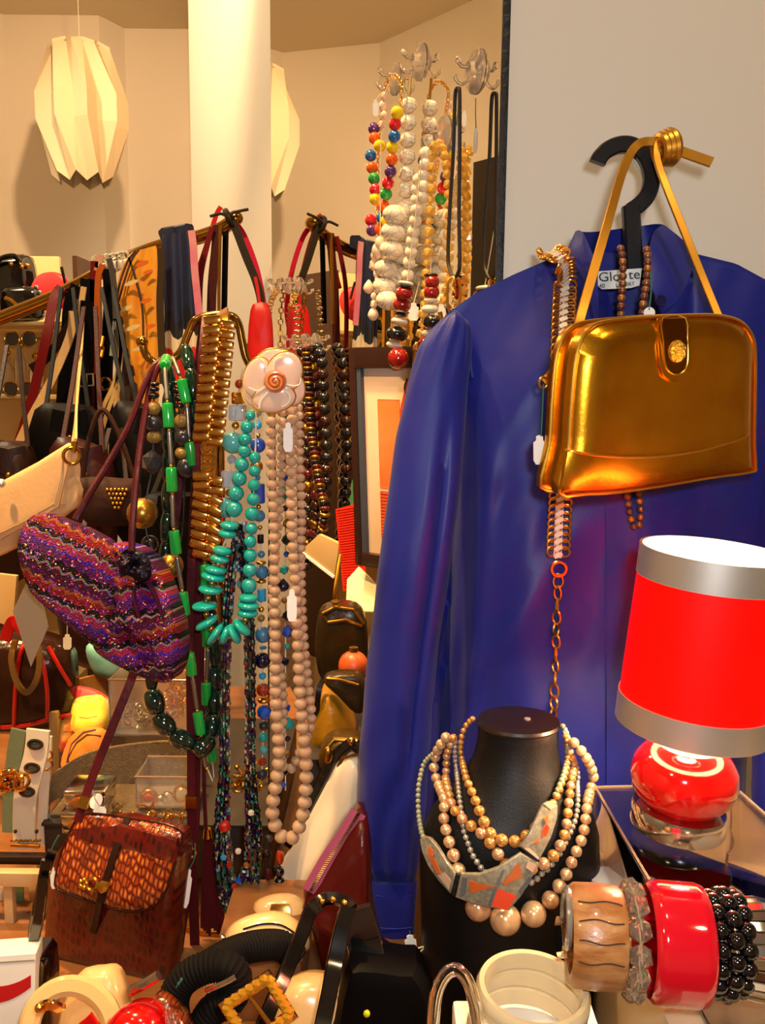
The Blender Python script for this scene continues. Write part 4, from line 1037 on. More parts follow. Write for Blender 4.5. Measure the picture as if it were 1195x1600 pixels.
# ================================================================== PENDANT SHADE, far room
m_pleat = mat('pleated_plastic', '#d2bf9a', .6)
pd = thing('pendant_lamp', 'white pleated faceted pendant shade hanging in the far corner of the room', 'lamp')
pc = at(128, 182, 4.0); k_ = 4.0 / F
bm = bm_(); N = 9; rings = []
for z, ra, rb, zz in ((98, 34, 46, -3), (94, 34, 46, -3), (24, 67, 47, 0), (-14, 67, 47, 0), (-92, 36, 46, 6)):
    rings.append([bm.verts.new(pc + Vector(((ra if j % 2 == 0 else rb) * math.cos(math.pi * j / N + .25), (ra if j % 2 == 0 else rb) * math.sin(math.pi * j / N + .25), z + (zz if j % 2 else -zz))) * k_) for j in range(2 * N)])
for a, b in zip(rings, rings[1:]):
    for j in range(2 * N):
        j2 = (j + 1) % (2 * N); bm.faces.new((a[j], a[j2], b[j2])); bm.faces.new((a[j], b[j2], b[j]))
bmesh.ops.recalc_face_normals(bm, faces=bm.faces)
bmesh.ops.solidify(bm, geom=list(bm.faces), thickness=.003)
obj('lamp_shade', bm, m_pleat, pd, flat=True)
obj('shade_ring', torus(pc + Vector((0, 0, .27)), (0, 0, 1), .1, .004), m_steel, pd)
obj('shade_crossbar', tube([pc + Vector((-.1, 0, .27)), pc + Vector((.1, 0, .27))], .003, 6), m_steel, pd)
obj('cord', tube([pc + Vector((0, 0, .27)), Vector((pc.x, pc.y, H - .03))], .0012, 6), m_wht, pd)
obj('ceiling_rose', lathe([(0, 0), (.02, 0), (.02, -.01), (.01, -.02), (0, -.02)], (pc.x, pc.y, H), (0, 0, 1), 24), m_wht, pd)
# ================================================================== FAR DISPLAY UNIT
m_cabw = mat('cream_panel', '#e8c98a', .5)
m_blkp = mat('black_patent', '#0a080a', .12, coat=1)
m_brass = MATS['brass']
un = thing('display_unit', 'cream shelf unit against the far left side with black bags and a red hat', 'shelf')
DU = 3.0
def ub(x0, x1, y0, y1, D, dep): # upright board seen from the front
    a, b = at(x0, y0, D), at(x1, y1, D); return box(((a.x + b.x) / 2, D + dep / 2, (a.z + b.z) / 2), (abs(b.x - a.x), dep, abs(a.z - b.z)), bev=.002)
obj('back_panel', ub(-160, 121, 398, 1150, 3.24, .02), m_cabw, un)
for y in (503, 618, 760, 900): 
    a = at(-160, y, DU); b = at(116, y, DU); obj('shelf', box(((a.x + b.x) / 2, DU + .12, a.z), (b.x - a.x, .23, .014), bev=.002), m_cabw, un)
a = at(118, 400, DU); b = at(124, 1000, DU); obj('side_panel', box((a.x, DU + .115, (a.z + .3) / 2), (.016, .25, a.z - .3), bev=.002), mat('dark_wood', '#4a2c14', .4), un)
obj('plinth_base', box((at(-20, 900, DU).x, DU + .12, .16), (.55, .22, .32), bev=.002), m_cabw, un)
def softbag(name, label, pts, D, m, front=.02, th=.02, yaw=0, pitch=0, cat='bag', group=None, smooth=3, part='body', wob=.004):
    t = thing(name, label, cat, group); cx = sum(p[0] for p in pts) / len(pts); cy = sum(p[1] for p in pts) / len(pts)
    s = Soft(pts, tilted(cx, cy, D, yaw, pitch), th, front, front * .6, smooth=smooth, wob=wob)
    obj(part, s.bm, m, t, sharp=60); return t, s
t, s = softbag('handbag', 'glossy black handbag on the top shelf of the far left unit', [(-25, 412), (20, 400), (48, 402), (56, 440), (58, 475), (20, 498), (-20, 498)], 3.05, m_blkp, .05, .04)
for x, y in ((17, 413), (34, 417), (43, 415)): obj('gold_stud', ball(s.surf(x, y), .009, 10), m_brass, t)
obj('handle', tube(path([(-8, 412), (5, 402), (22, 400), (32, 410)], 2.98), .008, 8), m_blkp, t)
t, s = softbag('handbag', 'black patent clutch with wavy gold frame in front of the far left unit', [(4, 455), (30, 448), (62, 452), (68, 480), (64, 499), (30, 503), (6, 499)], 2.94, m_blkp, .03, .03)
obj('gold_frame', tube([s.surf(x, y, .004) for x, y in ((9, 466), (18, 470), (27, 477), (37, 479), (48, 475), (60, 469))], .007, 6), m_brass, t)
obj('clasp', ball(s.surf(37, 482, .004), .012, 10), m_brass, t)
for x, y in ((57, 449), (62, 457)): obj('gold_stud', ball(s.surf(x, y), .008, 10), MATS['chrome'], t)
ht = thing('hat', 'round bright red felt hat propped on the far left unit', 'hat')
hc = at(80, 455, 2.98); ha = Vector((.1, -1, .25)).normalized()
m_felt = mat('red_felt', '#f01010', .8, sheen=.5)
obj('crown', lathe([(0, .05), (.03, .048), (.05, .036), (.057, .015), (.058, 0), (.05, -.01), (0, -.01)], hc, ha, 36), m_felt, ht)
obj('brim', lathe([(.054, 0), (.064, .002), (.066, -.003), (.054, -.004)], hc, ha, 36), m_felt, ht)
obj('hat_pin', tube([at(96, 417, 2.90), at(103, 448, 2.92)], .005, 6), m_blk, ht)
m_gls = mat('warm_glass', '#e9d6b4', .05, trans=.8, ior=1.45)
for k, (x, y, hh, lab) in enumerate(((14, 545, 40, 'small glass bottle with gold stopper at the left on the second far shelf'), (36, 540, 52, 'tall glass bottle with gold stopper in the middle of the second far shelf'), (58, 552, 34, 'small glass bottle with gold stopper at the right on the second far shelf'))):
    t = thing('glass_bottle', lab, 'bottle'); c = at(x, 615, DU + .05); u_ = DU / F
    obj('bottle_body', lathe([(0, .008), (9*u_, .008), (10*u_, .012), (10*u_, hh*u_), (4*u_, (hh+10)*u_), (4*u_, (hh+18)*u_), (0, (hh+18)*u_)], c, (0, 0, 1), 20), m_gls, t)
    obj('stopper', ball(c + Vector((0, 0, (hh + 24) * u_)), 6 * u_, 10), m_brass, t)
# sunglasses
for k, (x, y, lab) in enumerate(((32, 530, 'pair of dark sunglasses on a stand on the second far shelf'), (30, 608, 'pair of dark sunglasses lying on the edge of the second far shelf'))):
    t = thing('sunglasses', lab, 'glasses'); c = at(x, y, DU - .01)
    for sg in (1, -1):
        obj('lens', lathe([(0, .002), (.022, .001), (.024, -.001), (0, -.002)], c + Vector((sg * .028, 0, 0)), (0, -1, 0), 20), mat('smoke_lens', '#241c14', .05, coat=1), t)
        obj('rim', torus(c + Vector((sg * .028, 0, 0)), (0, 1, 0), .024, .003), m_brass, t)
        obj('temple', tube([c + Vector((sg * .052, 0, .004)), c + Vector((sg * .054, .10, .002))], .0025, 6), m_blk, t)
    obj('bridge', tube(cr([c + Vector((-.006, 0, .004)), c + Vector((0, -.002, .008)), c + Vector((.006, 0, .004))], 4), .002, 6), m_brass, t)
# ================================================================== RAIL with straps and scarves
m_brs = mat('polished_brass', '#b98a3c', .14, 1)
rl = thing('clothes_rail', 'sloping polished brass rail end carrying belts and scarves', 'rail')
rp_ = path([(368, 341, 2.2), (345, 358, 2.2), (300, 374, 2.2), (255, 384, 2.2), (205, 402, 2.2), (160, 424, 2.2), (120, 446, 2.2), (70, 470, 2.2), (-60, 520, 2.2), (-160, 550, 2.2)])
obj('rail_tube', tube(rp_, .0165, 16), m_brs, rl)
obj('end_cap', ball(rp_[0], .0185, 14), m_brs, rl)
pb = rp_[-1]; obj('post', tube([pb + Vector((0, 0, .02)), Vector((pb.x, pb.y, .02))], .018, 14), m_brs, rl)
obj('foot', lathe([(0, 0), (.2, 0), (.2, .015), (.03, .03), (0, .03)], (pb.x, pb.y, 0), (0, 0, 1), 32), m_brs, rl)
def lea(name, col, rough=.4): return mat(name, col, rough, bump=.15, bscale=150, spec=.22)
def strap(label, pts, D, wpx, m, cat='strap', name='leather_strap', group='straps over the brass rail', th=.004, nrm=(0, -1, 0)):
    t = thing(name, label, cat, group); w_ = wpx * D / F
    obj('strap', band(path(pts, D), w_, th, nrm), m, t)
    return t
m_maroon = lea('maroon_leather', '#6a0c10'); m_dkb = lea('dark_brown_leather', '#1f0d07'); m_crl = lea('cream_leather', '#d0ac78'); m_bl = mat('black_leather', '#060405', .5, spec=.08); m_char = mat('charcoal_leather', '#08070b', .5, spec=.1)
m_tan = lea('tan_leather', '#b2541a'); m_olv = lea('olive_leather', '#2f2517'); m_pink = lea('pink_leather', '#c40f3a', .5); m_bw = lea('burgundy_leather', '#4b1016', .35); m_redl = lea('red_leather', '#c01414'); m_tau = lea('taupe_leather', '#b69763'); m_gry = lea('pale_grey_leather', '#9aa4a0')
strap('maroon leather strap slanting down from the left part of the brass rail', [(96, 448, 2.16), (84, 468, 2.14), (72, 530), (48, 630), (20, 720), (-20, 830)], 2.1, 15, m_maroon)
strap('short dark brown strap looped to the left below the brass rail', [(140, 440, 2.16), (128, 452, 2.15), (118, 490), (95, 530), (70, 562), (48, 576)], 2.13, 14, m_dkb)
strap('long cream strap slanting down left in front of the maroon strap', [(114, 486), (113, 510), (104, 540), (80, 595), (45, 660), (12, 730), (-12, 780)], 2.08, 13, m_crl)
strap('thin cream strap hanging nearly straight beside black belts', [(131, 448), (127, 480), (124, 540), (121, 600), (117, 650), (115, 700)], 2.07, 9, m_crl)
for lab, pts, w_, m_ in (('wide black belt leftmost of the belts on the brass rail', [(124, 448), (112, 480), (108, 540), (100, 640), (92, 740), (88, 830)], 26, m_bl), ('charcoal black belt behind the thin cream strap', [(138, 436), (136, 480), (134, 560), (134, 640), (136, 760), (138, 850)], 24, m_char), ('black belt with gold eyelets left of the yellow scarf', [(170, 420), (172, 460), (170, 520), (166, 580), (168, 660), (172, 760)], 20, m_bl), ('narrow dark red belt between black belts on the rail', [(148, 408), (147, 440), (146, 500), (145, 580), (142, 680), (138, 780)], 12, m_maroon)):
    t = strap(lab, pts, 2.14, w_, m_, 'belt', 'belt')
    if 'eyelets' in lab:
        for y in (536, 552): obj('buckle_prong', tube([at(161, y - 10, 2.11), at(158, y + 6, 2.10)], .004, 6), m_brass, t); 
        obj('buckle', torus(at(165, 600, 2.11), (.3, 1, 0), .014, .003), m_brass, t)
t = strap('tan brown strap hanging straight at the middle of the brass rail', [(161, 414), (154, 430), (152, 470), (152, 540), (152, 585)], 2.10, 9, m_tan)
obj('strap_tip', band(path([(152, 587), (152, 640), (153, 700)], 2.10), 8 * 2.1 / F, .004), m_char, t)
t = thing('belt', 'black belt with a square chrome buckle below the tan strap', 'belt', 'straps over the brass rail')
obj('strap', band(path([(136, 470), (133, 560), (134, 640), (140, 740)], 2.07), .03, .004), m_bl, t)
bm = bm_(); sweep(bm, [at(x, y, 2.055) for x, y in ((124, 586), (145, 584), (146, 602), (125, 604))], circ(.003, 6), closed=True); obj('buckle', bm, MATS['chrome'], t)
obj('buckle_prong', tube([at(135, 585, 2.05), at(135, 603, 2.05)], .0025, 6), MATS['chrome'], t)
strap('short pale grey strap at the left edge of the yellow scarf', [(180, 498), (177, 525), (174, 556)], 2.06, 6, m_gry)
for lab, pts in (('left taupe strap of the fanned trio below the yellow scarf', [(186, 568), (178, 600), (160, 640), (146, 690), (138, 740)]), ('middle taupe strap of the fanned trio below the yellow scarf', [(187, 568), (180, 610), (166, 650), (154, 700), (148, 760)]), ('right taupe strap of the fanned trio below the yellow scarf', [(188, 568), (183, 620), (176, 670), (166, 720), (160, 770)])):
    strap(lab, [(184, 500), (189, 535)] + pts, 2.04, 6.5, m_tau)
strap('narrow dark strap with clear clips beside the yellow scarf top', [(170, 404), (176, 430), (180, 470), (182, 520), (186, 560)], 2.06, 9, lea('grey_leather', '#4a4640'))
strap('pink beige strap over the rail next to the small hooks', [(156, 398), (155, 410), (152, 424)], 2.14, 11, lea('pink_beige_leather', '#c99a80'))
for k, x in enumerate((150, 168, 178, 188, 195)):
    t = thing('clip_hook', ('small clear plastic clip hook, leftmost on the rail top', 'small grey clip hook, second from the left on the rail top', 'small grey clip hook, third from the left on the rail top', 'small grey clip hook, fourth from the left on the rail top', 'small grey clip hook nearest the yellow scarf on the rail top')[k], 'hook', 'clip hooks on the rail')
    c = at(x, 408 - k * 1.5, 2.17); obj('hook_loop', torus(c + Vector((0, 0, .003)), (0, 1, 0), .009, .0035, 16, 6), m_clr if k == 0 else m_steel, t)
    obj('clip', box(c + Vector((0, 0, -.016)), (.012, .012, .022), bev=.002), m_clr if k == 0 else m_steel, t)
# cloth sheets
def cloth(left, right, D, m, name, parent, wave=.012, nw=3, n=30, k=22, th=.002):
    lf = [Vector((x, y, 0)) for x, y in left]; rt = [Vector((x, y, 0)) for x, y in right]
    L_, R_ = cut(cr(lf, 6), n), cut(cr(rt, 6), n); bm = bm_(); uvl = bm.loops.layers.uv.new('UVMap'); g = []; uv = {}
    for j in range(n + 1):
        row = []
        for i in range(k + 1):
            s = i / k; p = L_[j].lerp(R_[j], s)
            d = D + wave * math.sin(s * nw * 2 * math.pi + j * .05) * min(1, .25 + j / n * 1.5)
            v = bm.verts.new(at(p.x, p.y, d)); uv[v] = (s, 1 - j / n); row.append(v)
        g.append(row)
    for j in range(n):
        for i in range(k): bm.faces.new((g[j][i], g[j+1][i], g[j+1][i+1], g[j][i+1]))
    bmesh.ops.recalc_face_normals(bm, faces=bm.faces)
    for f in bm.faces:
        for l in f.loops: l[uvl].uv = uv[l.vert]
    bmesh.ops.solidify(bm, geom=list(bm.faces), thickness=th)
    return obj(name, bm, m, parent, sharp=80)
def ramp_mat(name, stops, rough=.5, axis='v', warp=.1, scale=4, zig=None, const=True, sheen=0, metal=0, bump=0):
    m = bpy.data.materials.new(name); m.use_nodes = True; nt, b = nodes_of(m); b.inputs['Roughness'].default_value = rough; b.inputs['Sheen Weight'].default_value = sheen; b.inputs['Metallic'].default_value = metal
    uvn = nt.nodes.new('ShaderNodeUVMap'); sx = nt.nodes.new('ShaderNodeSeparateXYZ'); nt.links.new(uvn.outputs[0], sx.inputs[0])
    ns = nt.nodes.new('ShaderNodeTexNoise'); ns.inputs['Scale'].default_value = scale; nt.links.new(uvn.outputs[0], ns.inputs['Vector'])
    ma = nt.nodes.new('ShaderNodeMath'); ma.operation = 'MULTIPLY_ADD'; ma.inputs[1].default_value = warp; nt.links.new(ns.outputs[0], ma.inputs[0]); nt.links.new(sx.outputs['Y' if axis == 'v' else 'X'], ma.inputs[2])
    r = nt.nodes.new('ShaderNodeValToRGB'); cr_ = r.color_ramp; cr_.interpolation = 'CONSTANT' if const else 'LINEAR'
    while len(cr_.elements) < len(stops): cr_.elements.new(.5)
    for e, (p, c) in zip(cr_.elements, stops): e.position = p; e.color = lin(c)
    nt.links.new(ma.outputs[0], r.inputs[0]); nt.links.new(r.outputs[0], b.inputs['Base Color']); MATS[name] = m
    return m
m_ysc = mat('yellow_silk', '#f2ad1c', .5, col2='#e8900f', cscale=7, sheen=.3)
sc1 = thing('scarf', 'yellow silk scarf with brown scalloped border and orange print over the rail', 'scarf', 'scarves over the brass rail')
cloth([(206, 394), (192, 415), (183, 445), (180, 490), (182, 600), (190, 700), (196, 790)], [(243, 384), (247, 400), (250, 470), (250, 560), (246, 640), (240, 720), (232, 790)], 2.13, m_ysc, 'silk', sc1, .010, 2)
m_brn = mat('brown_print', '#3a2010', .6); m_orp = mat('orange_print', '#d9640c', .5); m_crp = mat('cream_print', '#dcc48a', .5)
sp_ = tilted(205, 560, 2.105)
scal = [(180, 470), (187, 474), (189, 484), (184, 490), (191, 496), (193, 505), (187, 512), (195, 520), (196, 531), (190, 538), (200, 545), (203, 558), (196, 566), (208, 572), (211, 586), (204, 592), (214, 600), (216, 614), (210, 622), (222, 632), (224, 650), (216, 664), (222, 690), (205, 700), (192, 660), (184, 600), (180, 540)]
obj('scalloped_border', prism([sp_.p(x, y) for x, y in reversed(scal)], sp_.n, .002), m_brn, sc1)
for pts in ([(212, 392), (200, 408), (188, 440), (182, 470)], [(217, 390), (205, 408), (194, 440), (184, 475)], [(201, 402), (210, 430), (222, 480), (224, 530)]):
    obj('printed_line', band(path(pts, 2.108), .005, .001), m_brn, sc1)
for x, y, a, b, m_ in ((205, 442, 12, 3.5, m_crp), (196, 482, 12, 3.5, m_crp), (207, 512, 13, 3.5, m_crp), (222, 412, 11, 4, m_orp), (231, 425, 8, 3, m_orp), (228, 470, 9, 3.5, m_orp), (235, 510, 8, 3.5, m_orp), (228, 555, 8, 4, m_orp), (216, 545, 10, 3, m_crp), (236, 575, 6, 4, m_orp), (214, 720, 12, 5, m_orp), (212, 760, 10, 5, m_orp), (232, 610, 8, 4, m_orp)):
    pl = tilted(x, y, 2.106); ca, sa = math.cos(-.35), math.sin(-.35)
    obj('printed_leaf', prism([pl.p(x + a*math.cos(q)*ca - b*math.sin(q)*sa, y + a*math.cos(q)*sa + b*math.sin(q)*ca) for q in [-2*math.pi*k/14 for k in range(14)]], pl.n, .0012), m_, sc1)
strap('dark striped band hanging between the yellow and the navy scarf', [(251, 388), (252, 420), (250, 470), (252, 530), (255, 600)], 2.10, 11, ramp_mat('striped_band', [(0, '#3a2a12'), (.5, '#b58a1e')], warp=0) if False else lea('dark_olive_fabric', '#3b2b12', .7), 'scarf', 'fabric_band', 'scarves over the brass rail')
m_nav = ramp_mat('navy_printed_silk', [(0, '#0b0a14'), (.16, '#5fae7a'), (.34, '#0b0a14'), (.44, '#e0b428'), (.54, '#e0641c'), (.62, '#d41f24'), (.74, '#e8d3b0'), (.79, '#0d0c18'), (.85, '#101d40'), (.95, '#0e1c42')], .5, warp=.2, scale=3.2, sheen=.1)
sc2 = thing('scarf', 'navy silk scarf with pink edge and flame coloured print over the rail', 'scarf', 'scarves over the brass rail')
cloth([(255, 366), (252, 390), (256, 470), (258, 560), (262, 660), (268, 780), (272, 880)], [(297, 362), (302, 390), (305, 470), (312, 560), (318, 660), (322, 780), (322, 880)], 2.14, m_nav, 'silk', sc2, .010, 2)
obj('silk_fold', band(path([(254, 368, 2.16), (275, 364, 2.18), (296, 360, 2.16)]), .03, .03), mat('navy_silk', '#0c1638', .5, sheen=.1), sc2)
obj('pink_edge', band(path([(299, 360), (302, 385), (304, 420), (308, 460), (312, 500)], 2.12), 11 * 2.12 / F, .003), mat('pink_silk', '#d8408c', .45, col2='#e8c0a0', cscale=5), sc2)
# straps at the rail end
for lab, pts, D, w_, m_ in (
    ('red strap end pointing up behind the rail end', [(345, 323), (338, 335), (334, 348), (322, 385), (312, 415), (304, 440)], 2.23, 7, m_redl),
    ('maroon leather strap under the rail end, left of the brown one', [(331, 356), (322, 390), (314, 430), (312, 480), (314, 540)], 2.17, 8, m_maroon),
    ('wide dark brown strap hanging straight under the rail end', [(340, 352), (337, 390), (332, 440), (330, 500), (330, 580)], 2.18, 14, lea('chestnut_leather', '#471610')),
    ('thin gold strap hanging beside the wide dark brown one', [(344, 352), (343, 400), (342, 450), (342, 500)], 2.165, 5, m_oldg),
    ('thin black strap hanging under the very end of the rail', [(353, 345), (352, 390), (351, 440), (350, 500)], 2.19, 9, m_bl),
    ('pink strap curving down at the right of the rail end', [(362, 342), (380, 365), (398, 410), (408, 450), (412, 485), (408, 510)], 2.22, 8, m_pink),
    ('dark olive strap looping out right from the rail end against the bright wall', [(357, 338), (368, 358), (384, 400), (400, 440), (408, 475), (406, 510), (396, 535), (384, 546)], 2.18, 12, m_olv)):
    strap(lab, pts, D, w_, m_)
t = tag(obj('twig', tube(path([(328, 338), (345, 334), (356, 338), (366, 332), (388, 327)], 2.17), .0035, 6), mat('dark_twig', '#21140c', .8)), 'thin dark twig tied across the brass rail end', 'twig')
bm = bm_()
for k in range(3): torus(at(356 + k * 2, 342, 2.19), (.9, 0, .4), .021 + .001 * k, .004, 20, 6, bm)
tag(obj('leather_knot', bm, m_olv), 'dark leather lace knotted around the brass rail end', 'knot')
# ================================================================== BRASS HOOK STAND
D6 = .92
hk = thing('hook_stand', 'brass necklace stand with wavy hook arms, crowded with beads', 'stand')
u6 = D6 / F
obj('hook_arms', tube(path([(223, 537), (226, 550), (236, 563), (250, 569), (266, 565), (283, 548), (293, 524), (302, 504), (318, 495), (345, 492), (364, 495), (373, 508), (378, 532), (384, 558), (394, 573), (410, 578), (424, 572), (432, 556)], .95), .0042, 12), m_brs, hk)
for x, y in ((222, 534), (433, 553)): obj('ball_end', ball(at(x, y, .95), .0062, 14), m_brs, hk)
pp = at(340, 495, .975); obj('pole', tube([pp, Vector((pp.x, pp.y, TABLE_Z + .01))], .0055, 12), m_brs, hk)
obj('pole_top', tube([pp, at(342, 493, .95)], .005, 10), m_brs, hk)
obj('base', lathe([(0, 0), (.075, 0), (.075, .006), (.012, .014), (0, .014)], (pp.x, pp.y, TABLE_Z), (0, 0, 1), 36), m_brs, hk)
# ---- purple zigzag bag
def zig_mat(name, rot=-27):
    m = bpy.data.materials.new(name); m.use_nodes = True; nt, b = nodes_of(m)
    uvn = nt.nodes.new('ShaderNodeUVMap'); mp_ = nt.nodes.new('ShaderNodeMapping'); mp_.inputs['Rotation'].default_value = (0, 0, R(rot)); nt.links.new(uvn.outputs[0], mp_.inputs[0])
    sx = nt.nodes.new('ShaderNodeSeparateXYZ'); nt.links.new(mp_.outputs[0], sx.inputs[0])
    def math_(op, a, b_=None, c=None):
        n = nt.nodes.new('ShaderNodeMath'); n.operation = op
        for i, v in enumerate((a, b_, c)):
            if v is None: continue
            if isinstance(v, (int, float)): n.inputs[i].default_value = v
            else: nt.links.new(v, n.inputs[i])
        return n.outputs[0]
    ns = nt.nodes.new('ShaderNodeTexNoise'); ns.inputs['Scale'].default_value = 22; nt.links.new(mp_.outputs[0], ns.inputs['Vector'])
    zg = math_('PINGPONG', math_('MULTIPLY', sx.outputs['X'], 85), .5)
    row = math_('ADD', math_('MULTIPLY', sx.outputs['Y'], 78), math_('ADD', math_('MULTIPLY', zg, .55), math_('MULTIPLY', ns.outputs[0], .9)))
    fr = math_('FRACT', math_('MULTIPLY', row, .25))
    r = nt.nodes.new('ShaderNodeValToRGB'); cr_ = r.color_ramp; cr_.interpolation = 'CONSTANT'
    st = [(0, '#3a0c26'), (.12, '#7d706c'), (.16, '#0e060c'), (.27, '#521055'), (.42, '#3a1ea0'), (.47, '#8a1f48'), (.60, '#7d7470'), (.635, '#160810'), (.74, '#780f1c'), (.86, '#8a4a20'), (.92, '#400c40')]
    while len(cr_.elements) < len(st): cr_.elements.new(.5)
    for e, (p, c) in zip(cr_.elements, st): e.position = p; e.color = lin(c)
    nt.links.new(fr, r.inputs[0]); nt.links.new(r.outputs[0], b.inputs['Base Color'])
    # glitter: tiny facets turned every way
    vo = nt.nodes.new('ShaderNodeTexVoronoi'); vo.inputs['Scale'].default_value = 900; nt.links.new(uvn.outputs[0], vo.inputs['Vector'])
    bp = nt.nodes.new('ShaderNodeBump'); bp.inputs['Strength'].default_value = 1; bp.inputs['Distance'].default_value = .002
    nt.links.new(math_('ADD', vo.outputs['Color'] if False else vo.outputs['Distance'], math_('MULTIPLY', fr, .5)), bp.inputs['Height']); nt.links.new(bp.outputs[0], b.inputs['Normal'])
    # loose glitter: a scatter of bright foil flecks among the yarn
    v2 = nt.nodes.new('ShaderNodeTexVoronoi'); v2.inputs['Scale'].default_value = 760; nt.links.new(uvn.outputs[0], v2.inputs['Vector'])
    sc2_ = nt.nodes.new('ShaderNodeSeparateColor'); nt.links.new(v2.outputs['Color'], sc2_.inputs[0])
    gl = math_('GREATER_THAN', sc2_.outputs[0], .88)
    hue = nt.nodes.new('ShaderNodeValToRGB'); hue.color_ramp.interpolation = 'CONSTANT'; e = hue.color_ramp.elements
    e[0].color = lin('#e83a50'); e[1].position = .75; e[1].color = lin('#7a5aff')
    for p, c in ((.3, '#c04ae0'), (.55, '#ffd0a0')): q = e.new(p); q.color = lin(c)
    nt.links.new(sc2_.outputs[1], hue.inputs[0])
    mxg = nt.nodes.new('ShaderNodeMixRGB'); nt.links.new(gl, mxg.inputs[0]); nt.links.new(r.outputs[0], mxg.inputs[1]); nt.links.new(hue.outputs[0], mxg.inputs[2]); nt.links.new(mxg.outputs[0], b.inputs['Base Color'])
    nt.links.new(math_('MULTIPLY', gl, .8), b.inputs['Metallic'])
    b.inputs['Roughness'].default_value = .42; b.inputs['Specular IOR Level'].default_value = .2; b.inputs['Sheen Weight'].default_value = 0
    MATS[name] = m; return m
m_zig = zig_mat('purple_zigzag_lurex'); m_zig2 = zig_mat('purple_zigzag_gathered', 8)
zb_ = thing('shoulder_bag', 'glittery purple and red zigzag knit bag on a dark strap at the left', 'bag')
A_ = [(46, 816), (72, 801), (108, 813), (146, 829), (178, 848), (196, 872), (190, 930), (178, 985), (168, 1014), (132, 992), (92, 958), (60, 930), (42, 896), (34, 852)]
B_ = [(178, 850), (212, 852), (240, 868), (262, 902), (280, 955), (289, 1000), (286, 1036), (272, 1060), (246, 1058), (206, 1042), (160, 1014), (158, 985), (166, 930), (172, 880)]
s1 = Soft(A_, tilted(115, 905, .83, 8, -8), .03, .012, .010, smooth=4, wob=.004, wsc=40)
obj('left_panel', s1.bm, m_zig, zb_, sharp=80)
s2 = Soft(B_, tilted(220, 960, .835, -6, -6), .03, .012, .010, smooth=4, wob=.016, wsc=45)
obj('gathered_panel', s2.bm, m_zig2, zb_, sharp=80)
m_plm = lea('plum_leather', '#3d0e18', .3)
s3 = Soft([(186, 872), (205, 856), (232, 872), (236, 900), (216, 912), (192, 905)], tilted(208, 885, .813), .004, .005, .002, smooth=3, wob=.008, wsc=120)
obj('gather_knot', s3.bm, mat('dark_lurex', '#150a1c', .22, .5, bump=1, bscale=200), zb_)
obj('strap', tube(path([(118, 812, .83), (140, 772, .84), (168, 726, .86), (200, 668, .88), (224, 606, .91), (238, 576, .935), (252, 562, .95)]), .0034, 8), m_plm, zb_)
obj('strap', tube(path([(206, 862, .81), (207, 820, .82), (212, 760, .84), (220, 690, .87), (232, 620, .91), (244, 580, .935), (258, 560, .95)]), .0034, 8), m_plm, zb_)
obj('hem_trim', tube(cut([q - s2.pl.n * .012 for q in cr(s2.out[34:52], 2)], 16), .002, 6), m_plm, zb_) if len(s2.out) > 52 else None
obj('seam', tube([s2.surf(x, y, .001) for x, y in ((180, 862), (172, 900), (168, 940), (162, 985), (163, 1008))], .0028, 6), MATS['dark_lurex'], zb_)
for pts in ([(206, 905), (210, 940), (222, 980), (240, 1020)], [(196, 905), (192, 940), (200, 980), (206, 1010)], [(226, 900), (244, 935), (258, 980)]):
    obj('gather_fold', tube([s2.surf(v.x, v.y, -.0004) for v in cr([Vector((a, b, 0)) for a, b in pts], 4)], .0030, 6, scale=[1 - .8 * k / 12 for k in range(len(pts) * 4 - 3)]), m_zig, zb_)
# hang tag of the purple bag
t = thing('hang_tag', 'large grey card hang tag below the left end of the purple bag', 'tag')
pl = tilted(45, 1000, .86, -20); obj('card', prism([pl.p(x, y) for x, y in ((48, 1042), (75, 980), (68, 950), (42, 908), (20, 955))], pl.n, .001), mat('grey_card', '#8a7a68', .6), t)
obj('string', tube(path([(36, 880, .845), (38, 895, .85), (42, 912, .857)]), .0008, 6), m_thr, t)
# ---- croc bag
def croc_mat(name, col, col2, spot, scale):
    m = mat(name, col, .22, coat=.5); nt, b = nodes_of(m)
    uvn = nt.nodes.new('ShaderNodeUVMap'); mp_ = nt.nodes.new('ShaderNodeMapping'); mp_.inputs['Scale'].default_value = (scale * 1.7, scale * .8, 1); mp_.inputs['Rotation'].default_value = (0, 0, R(-12)); nt.links.new(uvn.outputs[0], mp_.inputs[0])
    vo = nt.nodes.new('ShaderNodeTexVoronoi'); vo.feature = 'DISTANCE_TO_EDGE'; vo.inputs['Randomness'].default_value = .45; nt.links.new(mp_.outputs[0], vo.inputs['Vector']); vo.inputs['Scale'].default_value = 1
    r = nt.nodes.new('ShaderNodeValToRGB'); e = r.color_ramp.elements; e[0].color = lin(col); e[0].position = .05; e[1].color = lin(col2); e[1].position = .22
    x = e.new(.42); x.color = lin(spot); nt.links.new(vo.outputs['Distance'], r.inputs[0]); nt.links.new(r.outputs[0], b.inputs['Base Color'])
    bp = nt.nodes.new('ShaderNodeBump'); bp.inputs['Strength'].default_value = .6; bp.inputs['Distance'].default_value = .001; nt.links.new(vo.outputs['Distance'], bp.inputs['Height']); nt.links.new(bp.outputs[0], b.inputs['Normal']); return m
m_crf = croc_mat('croc_flap_lit', '#4a1205', '#8a3510', '#c07428', 130); m_crb = croc_mat('croc_body', '#5a100a', '#4a0d08', '#1e0504', 95)  # flap colours brighter than the body: light from above painted in
cbg = thing('shoulder_bag', 'brown crocodile-embossed flap bag with gold clasp at lower left', 'bag')
cpl = tilted(185, 1400, .86, -16, 0)
